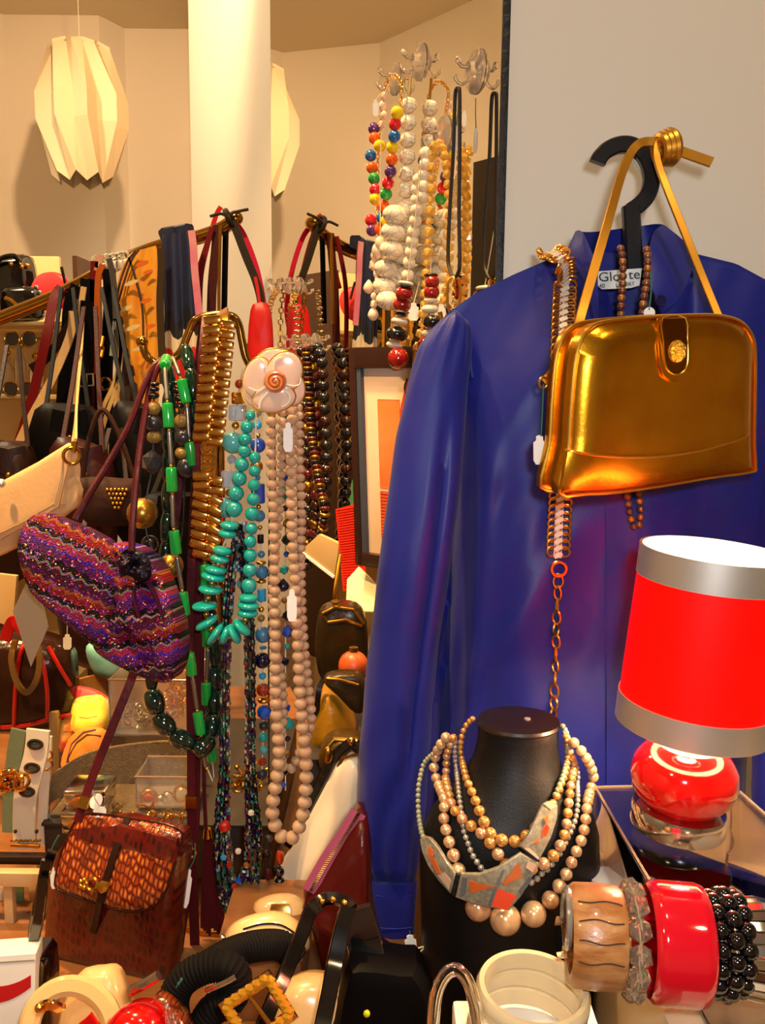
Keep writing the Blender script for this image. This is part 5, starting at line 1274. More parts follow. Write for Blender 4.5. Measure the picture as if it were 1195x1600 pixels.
body = Soft([(96, 1330), (130, 1285), (200, 1280), (286, 1302), (290, 1330), (281, 1420), (272, 1510), (266, 1529), (230, 1520), (160, 1502), (96, 1486), (82, 1478), (86, 1420)], cpl, .03, .008, .004, p=3)
obj('bag_body', body.bm, m_crb, cbg, sharp=60)
fpl = tilted(185, 1350, .838, -16, -24)
flap = Soft([(128, 1274), (160, 1272), (215, 1280), (262, 1288), (286, 1302), (280, 1330), (270, 1366), (256, 1400), (236, 1419), (200, 1424), (160, 1414), (112, 1398), (90, 1388), (88, 1372), (96, 1335), (110, 1300)], fpl, .003, .008, 0, p=2.6, smooth=2)
obj('flap', flap.bm, m_crf, cbg, sharp=60)
obj('flap_piping', tube(flap.rim(1, 0), .0013, 6, True), lea('dark_piping', '#2a0a06', .3), cbg)
gb2 = [(291, 1306), (300, 1330), (296, 1420), (284, 1505), (268, 1530), (274, 1420), (284, 1330)]
obj('gusset', prism([at(x, y, .866 + .01 * (x - 268) / 30) for x, y in reversed(gb2)], (.5, -1, 0), .012, .002), m_bw, cbg)
st_ = [(200, 1279), (190, 1305), (176, 1345), (165, 1380), (157, 1410)]
obj('flap_strap', band([flap.surf(x, y, .0015) for x, y in st_], .0075, .0022, fpl.n), m_dkb, cbg)
obj('flap_strap_end', band([flap.surf(157, 1408, .001), body.surf(152, 1440, .003), body.surf(146, 1456, .001)], .0068, .002, cpl.n), m_dkb, cbg)
cc_ = flap.surf(148, 1381, .004)
cl = obj('clasp', torus(cc_, fpl.n, .0055, .0018, 20, 8), m_brass, cbg)
o_ = [flap.surf(157 + 12 * x, 1384 + 12 * y, .005) for x, y in ((-.1, -.35), (.5, -.75), (1.3, -.6), (1.5, 0), (1.1, .7), (.4, 1.0), (-.1, .4))]
obj('clasp_heart', prism(list(reversed(o_)), fpl.n, .002, .0006), m_brass, cl)
for k in range(5):
    q = flap.surf(134 + 5 * math.cos(k * 1.257), 1380 + 6 * math.sin(k * 1.257), .004); obj('clasp_petal', ball(q, .0026, 10), m_brass, cl)
obj('strap', band(path([(122, 1284, .845), (130, 1255, .85), (148, 1205, .86), (178, 1130, .875), (205, 1062, .89), (222, 1010, .91), (260, 880, .93), (300, 640, .95), (318, 500, .958)]), .0085, .003), m_bw, cbg)
obj('strap_ring', band(path([(128, 1262, .846), (134, 1244, .848)]), .0098, .0045), m_brass, cbg)
obj('strap', band(path([(322, 494, .945), (316, 560, .925), (310, 680, .915), (303, 800, .91), (299, 900, .905), (297, 1000, .90), (298, 1100, .895), (299, 1200, .89), (299, 1300, .88), (298, 1340, .875)]), .0088, .0035), m_bw, cbg)
obj('strap', band(path([(330, 494, .95), (326, 560, .935), (322, 700, .925), (314, 800, .92), (309, 900, .915), (308, 1000, .91), (309, 1100, .905), (308, 1200, .90), (306, 1300, .885), (303, 1350, .878)]), .007, .003), m_bw, cbg)
obj('strap_ring', band(path([(299, 1243, .882), (299, 1262, .881)]), .0125, .007), m_brass, cbg)
obj('strap_tail', band(path([(300, 1340, .878), (302, 1400, .88), (304, 1460, .885), (305, 1510, .89)]), .010, .003), m_bw, cbg)
obj('side_ring', torus(at(298, 1333, .872), (.4, -1, 0), .005, .0012), m_brass, cbg)
price_tag(291, 1388, .85, 'white price tag on green string at the right side of the brown crocodile bag', 62, 14, [(305, 1318), (304, 1340), (296, 1358)], lean=8)
price_tag(83, 1372, .85, 'thin white tag at the left edge of the brown crocodile bag flap', 34, 9, [(92, 1305), (80, 1330), (82, 1356)], lean=-4)
tas = thing('tassel', 'dark burgundy suede tassel hanging beside the seed bead strands', 'tassel')
for k in range(9): obj('fringe', band(path([(322 + k * .6, 1300, .90), (318 + k * 3, 1350, .90), (316 + k * 4, 1410 + (k % 3) * 4, .898), (315 + k * 4.2, 1450 + (k % 4) * 4, .896)]), .0028, .0018), m_bw, tas)
obj('tassel_cord', tube(path([(322, 1302, .9), (318, 1200, .905), (316, 1000, .92), (322, 700, .935), (330, 496, .955)]), .0022, 6), m_bw, tas)
obj('tassel_cap', lathe([(0, .004), (.004, .004), (.0055, -.006), (0, -.006)], at(324, 1300, .9), (0, 0, 1), 14), m_brass, tas)
# ---- bead necklaces
m_grn = mat('bright_green_bead', '#0c9c3c', .15, coat=.8); m_svt = mat('silver_tube', '#9c978c', .3, .9); m_dgr = mat('dark_green_glass', '#06241a', .1, coat=1)
m_olb = mat('olive_wood_bead', '#8a6a2c', .35, coat=.3); m_dgb = mat('dark_grey_bead', '#2c2a2c', .3, coat=.4); m_gld = mat('antique_gold_ball', '#a57a2c', .3, .85)
m_turq = mat('turquoise', '#0f9c97', .14, coat=.8); m_aqua = mat('aqua_bead', '#58b0ac', .2, coat=.6); m_blu = mat('cobalt_glass', '#0b49b4', .06, coat=1); m_sky = mat('sky_blue_bead', '#2aa3cf', .15, coat=.8); m_stl = mat('steel_blue_bead', '#3f7ba0', .15, coat=.7); m_nvy = mat('navy_bead', '#0c0e2a', .12, coat=.8); m_ambr = mat('amber_red_bead', '#a02a08', .1, coat=.9); m_cub = mat('clear_blue_cube', '#cfdcea', .05, trans=.6, ior=1.45)
m_rose = mat('rose_quartz', '#dcb894', .12, coat=.8, trans=.45, ior=1.25)
def nk(label): return thing('necklace', label, 'necklace', 'necklaces on the brass hook stand')
t = nk('necklace of bright green tubes and thin silver bars at the left of the stand')
G = ('tube', m_grn, 18.5*u6, 8.5*u6); B = ('tube', m_svt, 25*u6, 3.6*u6); g_ = ('ball', m_gc, 2.5*u6, 3.2*u6)
pa = path([(260, 560, .93), (258, 580, .905), (262, 640), (266, 705), (269, 770), (271, 822), (278, 880), (287, 940), (294, 1010), (304, 1080), (314, 1150), (322, 1195), (332, 1220)], .89)
strand(t, pa, [G, g_, B, g_]); obj('thread', tube(cut(pa, 30), .0007, 5), m_thr, t)
pa = path([(270, 560, .94), (278, 580, .92), (286, 605), (292, 640), (296, 690), (306, 760), (318, 850), (322, 950), (324, 1020), (322, 1090), (326, 1150), (332, 1190), (334, 1215)], .915)
strand(t, pa, [B, g_, G, g_]); obj('thread', tube(cut(pa, 30), .0007, 5), m_thr, t)
t = nk('long dark green glass bead necklace whose big beads loop below the purple bag')
DG = ('barrel', m_dgr, 26*u6, 12*u6)
pa = path([(262, 572, .945), (264, 620), (263, 700), (262, 780), (258, 860), (248, 960), (238, 1050, .90), (240, 1090, .89), (256, 1130, .885), (290, 1160, .885), (318, 1166, .89), (332, 1130, .91), (336, 1060), (332, 980), (326, 900), (320, 800), (312, 700), (300, 600), (290, 545, .945)], .925)
f, T = walk(pa); s = 0
while s < T - .02:
    p, d = f(s); low = p.z < at(300, 1045, .92).z; hl, r = ((19*u6, 16*u6) if low else (24*u6, 11*u6)); p, d = f(s + hl); bead(t, 'barrel', m_dgr, p, (r, r, hl), UPV.rotation_difference(d)); s += 2 * hl
t = nk('olive and black wooden bead necklace with antique gold balls left of the green tubes')
L_ = [(245, 575, .94), (242, 600, .93), (240, 640, .92), (240, 690, .915), (236, 740, .91), (226, 800, .90), (234, 850, .895), (262, 890, .89), (282, 850, .91), (288, 780, .92), (286, 700, .92), (282, 660, .92), (276, 620, .925), (268, 575, .94)]
pa = path(L_)
for x, y, r, sq, m_ in ((242, 600, 7, .5, m_bkb), (241, 608, 8, .5, m_bkb), (240, 618, 9, .6, m_bkb), (240, 638, 11, 1, m_olb), (240, 661, 13, 1, m_dgb), (241, 683, 12, .8, m_olb), (238, 722, 17, 1.1, m_dgb), (222, 802, 24, 1, m_gld), (234, 850, 14, 1, m_bkb), (267, 884, 20, 1, m_gld), (276, 598, 7, .5, m_bkb), (278, 610, 9, .6, m_bkb), (280, 622, 9, .6, m_bkb), (280, 634, 8, .6, m_bkb), (283, 658, 11, 1, m_olb), (286, 683, 14, 1, m_dgb), (284, 708, 11, .9, m_olb), (290, 730, 14, 1.2, m_dgb)):
    bead(t, 'facet' if r in (17,) else 'ball', m_, at(x, y, .905 if x < 262 else .918), (r*u6, r*u6, r*u6*sq))
obj('thread', tube(cut(pa, 30), .0009, 5), m_cord, t)
# gold zigzag bracelet chain
t = nk('wide gold collar of stacked polished bars hung over the centre of the stand')
m_pg2 = mat('polished_gold', '#f2b456', .16, 1)
cx_ = lerp_table([(495, 346), (560, 340), (640, 332), (700, 326), (760, 328), (800, 325), (850, 322), (880, 330)])
y = 500; k = 0
while y < 870:
    big = 1 if not 690 < y < 735 else 0
    for sg in (-1, 1):
        if big:
            q = Quaternion((0, 1, 0), R(8 if sg > 0 else -4) + (R(22) if y > 760 else 0))
            bead(t, 'bar', m_pg2, at(cx_(y) + sg * 10.5 - 2, y + (7.5 if sg > 0 else 0), .888 - .004 * (k % 2) - (.006 if sg < 0 else 0)), (12.5*u6, 9*u6, 6.2*u6), q, 'bar')
    y += 15.2; k += 1
for yy in (700, 714, 728): bead(t, 'ring', m_pg2, at(324, yy, .885), (11*u6, 11*u6, 11*u6), Quaternion((1, 0, 0), R(80)), 'ring')
obj('backing_chain', band(path([(346, 488, .95), (345, 505, .91), (340, 560), (332, 640), (326, 720), (326, 800), (322, 860)], .902), .016, .004), m_oldg, t)
# turquoise
t = nk('turquoise necklace of round beads ending in a fan of flat discs')
TB = [(391, 649, 8), (386, 667, 10), (383, 686, 10), (382, 705, 10), (378, 726, 11), (374, 748, 11.5), (369, 771, 12), (366, 795, 13), (389, 915, 12), (390, 891, 11), (391, 868, 10.5), (391, 846, 10), (393, 826, 9.5), (394, 803, 11), (396, 780, 10), (397, 758, 9.5), (398, 736, 9), (398, 715, 9)]
for x, y, r in TB: bead(t, 'ball', m_turq, at(x, y, .885), r * u6)
m_tq2 = mat('turquoise_disc', '#11a59b', .16, coat=.8)
for x, y, a, r in ((358, 821, -6, 14), (355, 834, -8, 14), (347, 860, -10, 15), (343, 873, -12, 15), (337, 890, -8, 17), (333, 901, -12, 19), (329, 921, -6, 19), (320, 947, 4, 20), (323, 973, 32, 20), (336, 991, 55, 20), (352, 992, 68, 16), (366, 990, -62, 17), (378, 980, -45, 17), (387, 958, -4, 16), (388, 946, -4, 17), (388, 934, -2, 15)):
    bead(t, 'disc', m_tq2, at(x, y, .882), (r*u6, r*u6, 6.6*u6), Quaternion((0, 1, 0), R(-a)))
for x, y in ((340, 881), (331, 911), (325, 934), (322, 960), (330, 982), (344, 994), (358, 994), (372, 986), (383, 968)): bead(t, 'ball', m_gc, at(x, y, .885), 4.5 * u6, name='spacer')
obj('thread', tube(path([(396, 640), (391, 649), (383, 686), (378, 726), (366, 795), (356, 830), (345, 866), (330, 910), (321, 948), (330, 985), (355, 996), (380, 978), (388, 940), (390, 890), (393, 826), (397, 758), (399, 700), (400, 640)], .886), .0009, 5), m_thr, t)
t = nk('necklace of clear blue cubes and aqua globes behind the turquoise beads')
for x, y, r, kd, m_ in ((372, 622, 9, 'cube', m_pg2), (371, 645, 12, 'cube', m_cub), (368, 665, 6, 'ball', m_gc), (364, 692, 17, 'ball', m_aqua), (362, 718, 7, 'ball', m_cub), (360, 748, 13, 'cube', m_cub), (358, 770, 6, 'ball', m_gc), (354, 793, 16, 'ball', m_aqua), (374, 825, 11, 'cube', m_cub), (375, 855, 9, 'ball', m_sky), (373, 885, 9, 'ball', m_sky), (380, 912, 10, 'ball', m_aqua), (374, 600, 7, 'ball', m_ambr)):
    bead(t, kd, m_, at(x, y, .905), r * u6)
obj('thread', tube(path([(380, 570), (372, 622), (364, 692), (360, 748), (354, 793), (374, 850), (380, 912)], .907), .0008, 5), m_thr, t)
t = nk('long mixed blue glass bead necklace with gold spacers left of the rose beads')
seqb = [(402, 645, 7, 'facet', m_cub), (402, 664, 7, 'ball', m_sky), (403, 680, 4, 'ball', m_gc), (403, 696, 12, 'ball', m_blu), (402, 713, 4, 'ball', m_gc), (401, 729, 10, 'ball', m_gc), (402, 746, 5, 'ball', m_stl), (403, 771, 11, 'tube', m_blu), (404, 792, 4, 'ball', m_gc), (405, 806, 9.5, 'ball', m_stl), (406, 824, 4, 'ball', m_gc), (407, 842, 5, 'tube', m_dkb), (408, 866, 6, 'ball', m_stl), (408, 879, 8, 'disc', m_gc), (409, 894, 11, 'ball', m_stl), (408, 908, 8, 'disc', m_gc), (409, 930, 7, 'tube', m_sky), (408, 952, 5, 'ball', m_gc), (408, 966, 6, 'ball', m_olb), (411, 992, 13, 'ball', m_stl), (411, 1012, 6, 'disc', m_stl), (410, 1032, 13, 'ball', m_nvy), (410, 1056, 6, 'ball', m_sky), (411, 1078, 11, 'ball', m_ambr), (412, 1094, 10, 'disc', m_gc), (413, 1113, 12, 'ball', m_blu), (412, 1134, 8, 'ball', m_dgb), (411, 1152, 8, 'ball', m_turq), (412, 1172, 7, 'ball', m_aqua), (410, 1190, 7, 'ball', m_ambr), (409, 1210, 9, 'ball', m_dgb), (408, 1228, 6, 'ball', m_gc)]
for x, y, r, kd, m_ in seqb:
    h = r * (1.4 if kd == 'tube' else .45 if kd == 'disc' else 1); bead(t, kd, m_, at(x, y, .905), (r*u6, r*u6, h*u6))
obj('thread', tube(path([(404, 600)] + [(q[0], q[1]) for q in seqb[::3]], .905), .0009, 5), m_thr, t)
t = nk('necklace of small teal and navy beads glimpsed between the rose beads')
for k, y in enumerate(range(650, 1240, 24)):
    bead(t, ('ball', 'facet', 'drop')[k % 3], (m_turq, m_nvy, m_olb, m_dgr, m_blu)[k % 5], at(446 + 4 * math.sin(k), y, .925), (5 + 3 * (k % 3)) * u6)
obj('thread', tube([at(446, y, .925) for y in (570, 800, 1000, 1235)], .0008, 5), m_thr, t)
t = nk('necklace of dark brown and black beads hanging below the rose beads')
for x, y, r, kd, m_ in ((420, 1310, 6, 'ball', m_dgb), (417, 1335, 8, 'ball', m_dkb), (437, 1340, 7, 'barrel', m_ambr), (419, 1366, 6, 'barrel', m_bw), (436, 1362, 9, 'ball', m_jet), (437, 1378, 9, 'ball', m_jet), (418, 1394, 10, 'ball', m_jet), (436, 1404, 13, 'drop', m_dkb)):
    bead(t, kd, m_, at(x, y, .90), (r*u6, r*u6, r*u6*(1.5 if kd in ('barrel', 'drop') else 1)))
for xs in ([(424, 580), (420, 900), (420, 1310), (418, 1394)], [(428, 580), (432, 900), (437, 1300), (436, 1404)]): obj('thread', tube(path(xs, .912), .0009, 5), m_cord, t)
# rose beads
for lab, pts, D_, ra, rb in (('long necklace of large round rose beads, the longest on the stand', [(420, 600, .93), (424, 640), (424, 720), (427, 820), (429, 920), (430, 1020), (431, 1100), (436, 1180), (430, 1230), (425, 1265), (432, 1295), (450, 1313), (468, 1290), (476, 1250), (478, 1190), (470, 1110), (466, 1020), (462, 920), (456, 820), (455, 720), (456, 640), (450, 600, .93)], .872, 8.4, 11.5),
    ('shorter necklace of small round rose beads crossing the longer one', [(440, 600, .93), (441, 640), (440, 720), (436, 800), (430, 860), (425, 920), (428, 1000), (440, 1060), (442, 1120), (436, 1170), (444, 1200), (458, 1198), (470, 1170), (484, 1140), (486, 1110), (478, 1040), (472, 960), (470, 880), (471, 800), (468, 720), (466, 640), (455, 600, .93)], .884, 7.2, 8.2)):
    t = nk(lab); pa = path(pts, D_)
    graded(t, pa, m_rose, 0, 0, shape_=lambda u, a=ra, b=rb: (a + (b - a) * math.exp(-((u - .5) / .22) ** 2)) * u6, squash=.92)
    obj('thread', tube(cut(pa, 50), .0007, 5), m_thr, t)
price_tag(450, 683, .862, 'white price tag between the upper rose bead strands', 46, 15)
price_tag(456, 946, .858, 'white price tag on the right rose bead strands halfway down', 50, 15)
# flower
fl = thing('flower_pendant', 'large cream enamel flower with orange spiral centre at the top of the rose beads', 'brooch')
m_pet = mat('cream_enamel', '#e2bfa4', .12, coat=.9, sub=.1); m_pe2 = mat('orange_enamel', '#c4571f', .15, coat=.9)
fp = tilted(430, 595, .845, 6, 4)
for k, (px, py, rx, ry, rot, off) in enumerate(((430, 571, 33, 27, 0, 0), (449, 602, 26, 34, -25, .0015), (402, 590, 22, 33, 14, .003), (408, 615, 32, 27, 30, .0012), (428, 622, 34, 22, -8, .0045), (444, 582, 28, 34, 20, .0038))):
    ca, sa = math.cos(R(rot)), math.sin(R(rot)); o_ = []
    for j in range(28):
        a = -2 * math.pi * j / 28; x, y = rx * math.cos(a), ry * math.sin(a); o_.append(fp.p(px + x*ca - y*sa, py + x*sa + y*ca, off))
    pb = obj('petal', pillow(o_, fp.n, .0016, .0022, 0, rings=6), m_pet, fl, sharp=70)
    obj('petal_rim', tube([q + fp.n * .0006 for q in o_], .0007, 5, True), m_goldp, pb)
for pts in ([(417, 582), (412, 566), (404, 560)], [(427, 578), (430, 563), (440, 558)], [(446, 600), (458, 603), (468, 600), (470, 590)], [(414, 604), (402, 611), (388, 606)], [(440, 607), (452, 618), (450, 630), (440, 636)], [(420, 612), (408, 625), (405, 638)]):
    obj('wire_vein', tube([fp.p(v.x, v.y, .0074) for v in cr([Vector((a, b, 0)) for a, b in pts], 5)], .0008, 5), mat('cream_wire', '#f3e2c4', .3), fl)
cc_ = fp.p(430, 596, .0085); obj('centre', lathe([(0, .006), (.004, .0055), (.009, .004), (.0105, .001), (.0105, -.006), (0, -.006)], cc_, fp.n, 28), m_pe2, fl)
rr_ = fp.n.cross(UPV).normalized(); uu_ = rr_.cross(fp.n)
sp3 = [cc_ + (rr_ * math.cos(a) + uu_ * math.sin(a)) * (.0092 * a / 15) + fp.n * (.0072 - .0032 * a / 15) for a in [i * .3 for i in range(51)]]
obj('spiral', tube(sp3, .0012, 6), mat('pale_orange_enamel', '#e08a4e', .15, coat=.9), fl)
# seed beads
m_sd = [mat('seed_' + n_, c, .2, coat=.6) for n_, c in (('black', '#0d0c10'), ('purple', '#3c1c5a'), ('green', '#1d6a4a'), ('aqua', '#5b9c98'), ('red', '#8c1a14'), ('cream', '#b9a888'), ('bronze', '#6a4420'))]
t = nk('bundle of many thin multicoloured seed bead strands hanging below the turquoise fan')
polys = []
for k in range(9):
    a = 345 + k * 1.5; b = 397 - k * 1.5; yb = 1440 - k * 7
    polys.append(path([(372, 820), (a + 12, 880), (a + 4, 960), (a, 1080), (a, 1200), (a - 8 + k, 1290), (a - 6 + k * 1.5, 1370), (a + 4, yb - 25), (370, yb), (b - 6, yb - 28), (b + 8 - k, 1360), (b + 8 - k, 1280), (b, 1200), (b, 1080), (b - 2, 960), (b - 10, 880), (376, 820)], .893 + .003 * (k % 3)))
seeds(polys[:5], .0019, m_sd[:3] + m_sd[:4] + m_sd[5:], t); seeds(polys[5:], .0021, m_sd[:2] + m_sd, t)
bead(t, 'ball', mat('red_glass_bead', '#c0140c', .1, coat=1), at(351, 1291, .885), 9.5 * u6)
for x, y, m_ in ((349, 1340, m_sky), (372, 1330, m_ivb), (385, 1352, m_gc), (358, 1352, m_ambr), (366, 1385, m_ambr), (372, 1376, m_blu), (388, 1310, m_dgb), (392, 1270, m_ivb)): bead(t, 'facet', m_, at(x, y, .886), 5.5 * u6)
# ================================================================== LEFT HANGING BAGS
m_crmb = mat('cream_bag_leather', '#dcae78', .4, coat=.2, bump=.1, bscale=200)
t = thing('clutch_bag', 'cream leather clutch with folded flap hanging at the left edge', 'bag')
cpl_ = tilted(60, 785, 1.0, -12, -4)
bk = Soft([(-70, 842), (0, 800), (90, 770), (118, 745), (126, 765), (122, 790), (105, 802), (60, 838), (4, 866), (-70, 896)], Plane(cpl_.o - cpl_.n * .018, cpl_.n), .012, .004, .004, smooth=0)
obj('bag_body', bk.bm, m_crmb, t, sharp=50)
fl_ = Soft([(-70, 786), (4, 752), (60, 722), (108, 692), (116, 697), (104, 740), (92, 792), (40, 822), (-10, 848), (-70, 868)], cpl_, .003, .004, 0, smooth=0, p=3)
obj('flap', fl_.bm, m_crmb, t, sharp=50)
obj('side_gusset', prism([at(x, y, 1.0 + (x - 100) * .0008) for x, y in ((108, 694), (120, 700), (126, 730), (125, 768), (110, 790), (96, 788), (104, 740))], (.5, -1, 0), .01, .001), m_crmb, t)
obj('flap_stitching', tube([fl_.surf(x, y, .0006) for x, y in ((100, 704), (96, 745), (86, 786), (40, 814), (-10, 838))], .0006, 5), lea('pale_thread', '#c49a64'), t)
obj('snap', ball(at(2, 755, .985), .005, 12), m_steel, t)
obj('strap_ring', torus(at(112, 712, .992), (.6, -1, 0), .009, .002), m_brass, t)
obj('strap_clip', band([at(117, 690, .995), at(114, 706, .992)], .006, .004), m_oldg, t)
obj('strap', band(path([(116, 690, .995), (118, 660, 1.1), (121, 610, 1.5), (127, 540, 1.9), (131, 455, 2.16)]), .008, .003), m_crl, t)
m_sued = lea('brown_suede', '#2a120b', .75)
t, s = softbag('evening_bag', 'small dark brown suede bag with a triangle of gold studs', [(122, 752), (150, 746), (185, 748), (214, 752), (218, 780), (212, 815), (180, 820), (145, 818), (128, 800)], 1.35, m_sued, .02, .02)
for r_ in range(5):
    for c_ in range(6 - r_): obj('gold_stud', ball(s.surf(168 + c_ * 6 + r_ * 3, 765 + r_ * 7, .001), .0028, 8), m_brass, t)
obj('handle', tube(path([(128, 756), (138, 690), (160, 640), (190, 690), (212, 756)], 1.37), .004, 8), m_sued, t)
# dark bags hanging under the rail
for lab, pts, D, m_, hp in (
    ('large black leather bag hanging low below the left part of the rail', [(60, 640), (110, 632), (150, 645), (166, 720), (170, 800), (150, 850), (90, 852), (50, 830), (44, 740)], 1.8, m_bl, [(70, 650), (85, 560), (105, 470), (125, 560), (140, 650)]),
    ('charcoal black bag hanging behind the wooden and gold bead necklace', [(180, 640), (215, 630), (260, 640), (300, 660), (310, 740), (300, 830), (250, 860), (200, 850), (176, 780)], 1.75, m_char, [(200, 640), (185, 560), (168, 470), (190, 560), (216, 640)]),
    ('dark brown leather bag hanging low at the far left', [(-40, 700), (0, 690), (45, 700), (60, 780), (56, 880), (20, 910), (-40, 905)], 1.7, m_dkb, [(-20, 700), (0, 620), (20, 560), (36, 620), (44, 700)]),
    ('deep maroon leather bag hanging behind the cream clutch', [(84, 700), (130, 690), (170, 720), (180, 800), (170, 890), (120, 905), (84, 880)], 1.62, lea('deep_maroon_leather', '#2a080a', .4), [(96, 700), (120, 600), (140, 500), (150, 600), (160, 710)]),
    ('black shoulder bag hanging behind the green glass beads', [(220, 780), (280, 770), (330, 790), (338, 880), (330, 960), (270, 980), (218, 950), (210, 860)], 1.5, m_bl, [(236, 780), (262, 700), (300, 640), (310, 700), (318, 790)]),
    ('brown black leather bag hanging low behind the purple zigzag bag', [(100, 860), (160, 850), (220, 870), (236, 950), (226, 1020), (160, 1040), (104, 1010)], 1.45, m_dkb, [(120, 860), (150, 760), (180, 690), (200, 760), (212, 868)])):
    t, s = softbag('handbag', lab, pts, D, m_, .03, .04, group='dark bags under the rail')
    for q0, q1 in ((hp[0], (hp[2][0] - 9, hp[2][1])), (hp[-1], (hp[2][0] + 9, hp[2][1]))): obj('handle', band([at(q0[0], q0[1], D), at((q0[0] + q1[0]) / 2, (q0[1] + q1[1]) / 2, D + .12), at(q1[0], q1[1] - 20, D + .25)], .009, .004), m_, t)
    q = s.out; cx = sum(p[0] for p in pts) / len(pts); y0 = min(p[1] for p in pts)
    obj('flap', band([s.surf(cx - 30, y0 + 26, .002), s.surf(cx, y0 + 32, .002), s.surf(cx + 30, y0 + 26, .002)], .05, .004), m_, t)
    obj('clasp', ball(s.surf(cx, y0 + 52, .004), .006, 10), m_oldg, t)
m_oxb = lea('glossy_brown_leather', '#2a140a', .18)
t, s = softbag('handbag', 'glossy dark brown bag with red piping standing at the lower left', [(-40, 985), (10, 985), (60, 990), (108, 1010), (118, 1060), (112, 1120), (60, 1136), (8, 1138), (-40, 1132)], 1.2, m_oxb, .03, .04, yaw=6)
for pts in ([(2, 1136), (40, 1133), (76, 1124), (110, 1116)], [(22, 1132), (24, 1080), (30, 1030), (40, 1000)], [(74, 1122), (74, 1080), (68, 1040), (60, 1010)], [(76, 1010), (92, 1040), (110, 1070)]):
    obj('red_piping', tube([s.surf(v.x, v.y, .001) for v in cr([Vector((a, b, 0)) for a, b in pts], 5)], .003, 6), mat('red_piping', '#b01208', .3, coat=.5), t)
obj('looped_handle', band(path([(24, 1000, 1.15), (18, 1030, 1.14), (26, 1065, 1.135), (42, 1082, 1.13), (58, 1060, 1.135), (62, 1025, 1.14), (54, 1000, 1.15)]), .008, .004), lea('bronze_leather', '#6a4a22', .2), t)
obj('red_strap', band(path([(8, 1000, 1.14), (20, 970, 1.13), (36, 985, 1.13), (60, 1000, 1.14)]), .014, .004), m_redl, t)
price_tag(105, 1003, 1.12, 'small white tag hanging in the dark below the left end of the purple bag', 24, 13, [(106, 970), (105, 982), (105, 991)], m_thr)
tl_ = thing('pouch', 'pale turquoise blue round pouch peeking out under the purple bag', 'pouch')
s = Soft([(140, 1005), (170, 995), (205, 1008), (218, 1035), (205, 1058), (170, 1054), (148, 1040)], tilted(180, 1030, 1.30), .03, .02, .02, smooth=4, wob=.004)
obj('pouch_body', s.bm, mat('turquoise_cloth', '#6fb3ae', .6, col2='#86c6bd', cscale=30), tl_); obj('pouch_cord', tube([s.surf(x, y, .002) for x, y in ((150, 1010), (180, 1003), (208, 1014))], .002, 6), m_thr, tl_)
for lab, pts, D, w_, m_ in (('plain cream board behind the bags at the far left', None, 0, 0, None),):
    pl = tilted(10, 950, 1.5); bd = thing('card_board', lab, 'board')
    obj('board', prism([pl.p(x, y) for x, y in ((-60, 1010), (18, 1000), (26, 900), (-60, 890))], pl.n, .01, .001), mat('cream_board', '#b99a66', .6), bd); obj('board_foot', box(at(-20, 1012, 1.52), (.08, .06, .012), bev=.001), MATS['cream_board'], bd)
# ================================================================== TRAYS on the display case
m_cased = mat('dark_display_case', '#241a14', .5)
m_tanr = mat('tan_tray', '#a8702c', .4, bump=.2, bscale=300); m_glit = mat('grey_glitter', '#7a6850', .32, .5, bump=.9, bscale=700, col2='#8f7a5c', cscale=200)
def raised(name, label, x0, x1, y, D0, D1, cat='case', m=m_cased):
    a = at(x0, y, D0); b = at(x1, y, D0); z = a.z
    t = thing(name, label, cat); obj('case_body', box(((a.x + b.x) / 2, (D0 + D1) / 2, (z + TABLE_Z) / 2), (b.x - a.x, D1 - D0, z - TABLE_Z), bev=.002), m, t)
    obj('case_top', box(((a.x + b.x) / 2, (D0 + D1) / 2, z + .002), (b.x - a.x + .004, D1 - D0 + .004, .004), bev=.001), m, t); return z + .004
zc_ = raised('display_case', 'dark low display case carrying the trays at the left', 68, 420, 1290, 1.0, 1.34)
def tray(label, cx, cy, rx, ry, z, h0, h1, m, a0=20, a1=340):
    t = thing('tray', label, 'tray'); n = 44
    bm = bm_(); oo = []; ii = []
    for k in range(n + 1):
        a = R(a0 + (a1 - a0) * k / n); c, s_ = math.cos(a), math.sin(a); hh = h0 + (h1 - h0) * (.5 + .5 * s_)
        for L_, q in ((oo, 1), (ii, .955)):
            L_.append((bm.verts.new((cx + rx*q*c, cy + ry*q*s_, z)), bm.verts.new((cx + rx*q*c, cy + ry*q*s_, z + hh))))
    for k in range(n):
        bm.faces.new((oo[k][0], oo[k+1][0], oo[k+1][1], oo[k][1])); bm.faces.new((ii[k][1], ii[k+1][1], ii[k+1][0], ii[k][0]))
        bm.faces.new((oo[k][1], oo[k+1][1], ii[k+1][1], ii[k][1])); bm.faces.new((ii[k][0], ii[k+1][0], oo[k+1][0], oo[k][0]))
    for k in (0, n): bm.faces.new((oo[k][0], oo[k][1], ii[k][1], ii[k][0]))
    bmesh.ops.recalc_face_normals(bm, faces=bm.faces)
    obj('tray_wall', bm, m, t); obj('tray_floor', lathe([(0, 0), (.97, 0), (.97, .003), (0, .003)], (cx, cy, z), (0, 0, 1), 40, sx=rx, sy=ry), m, t); return t
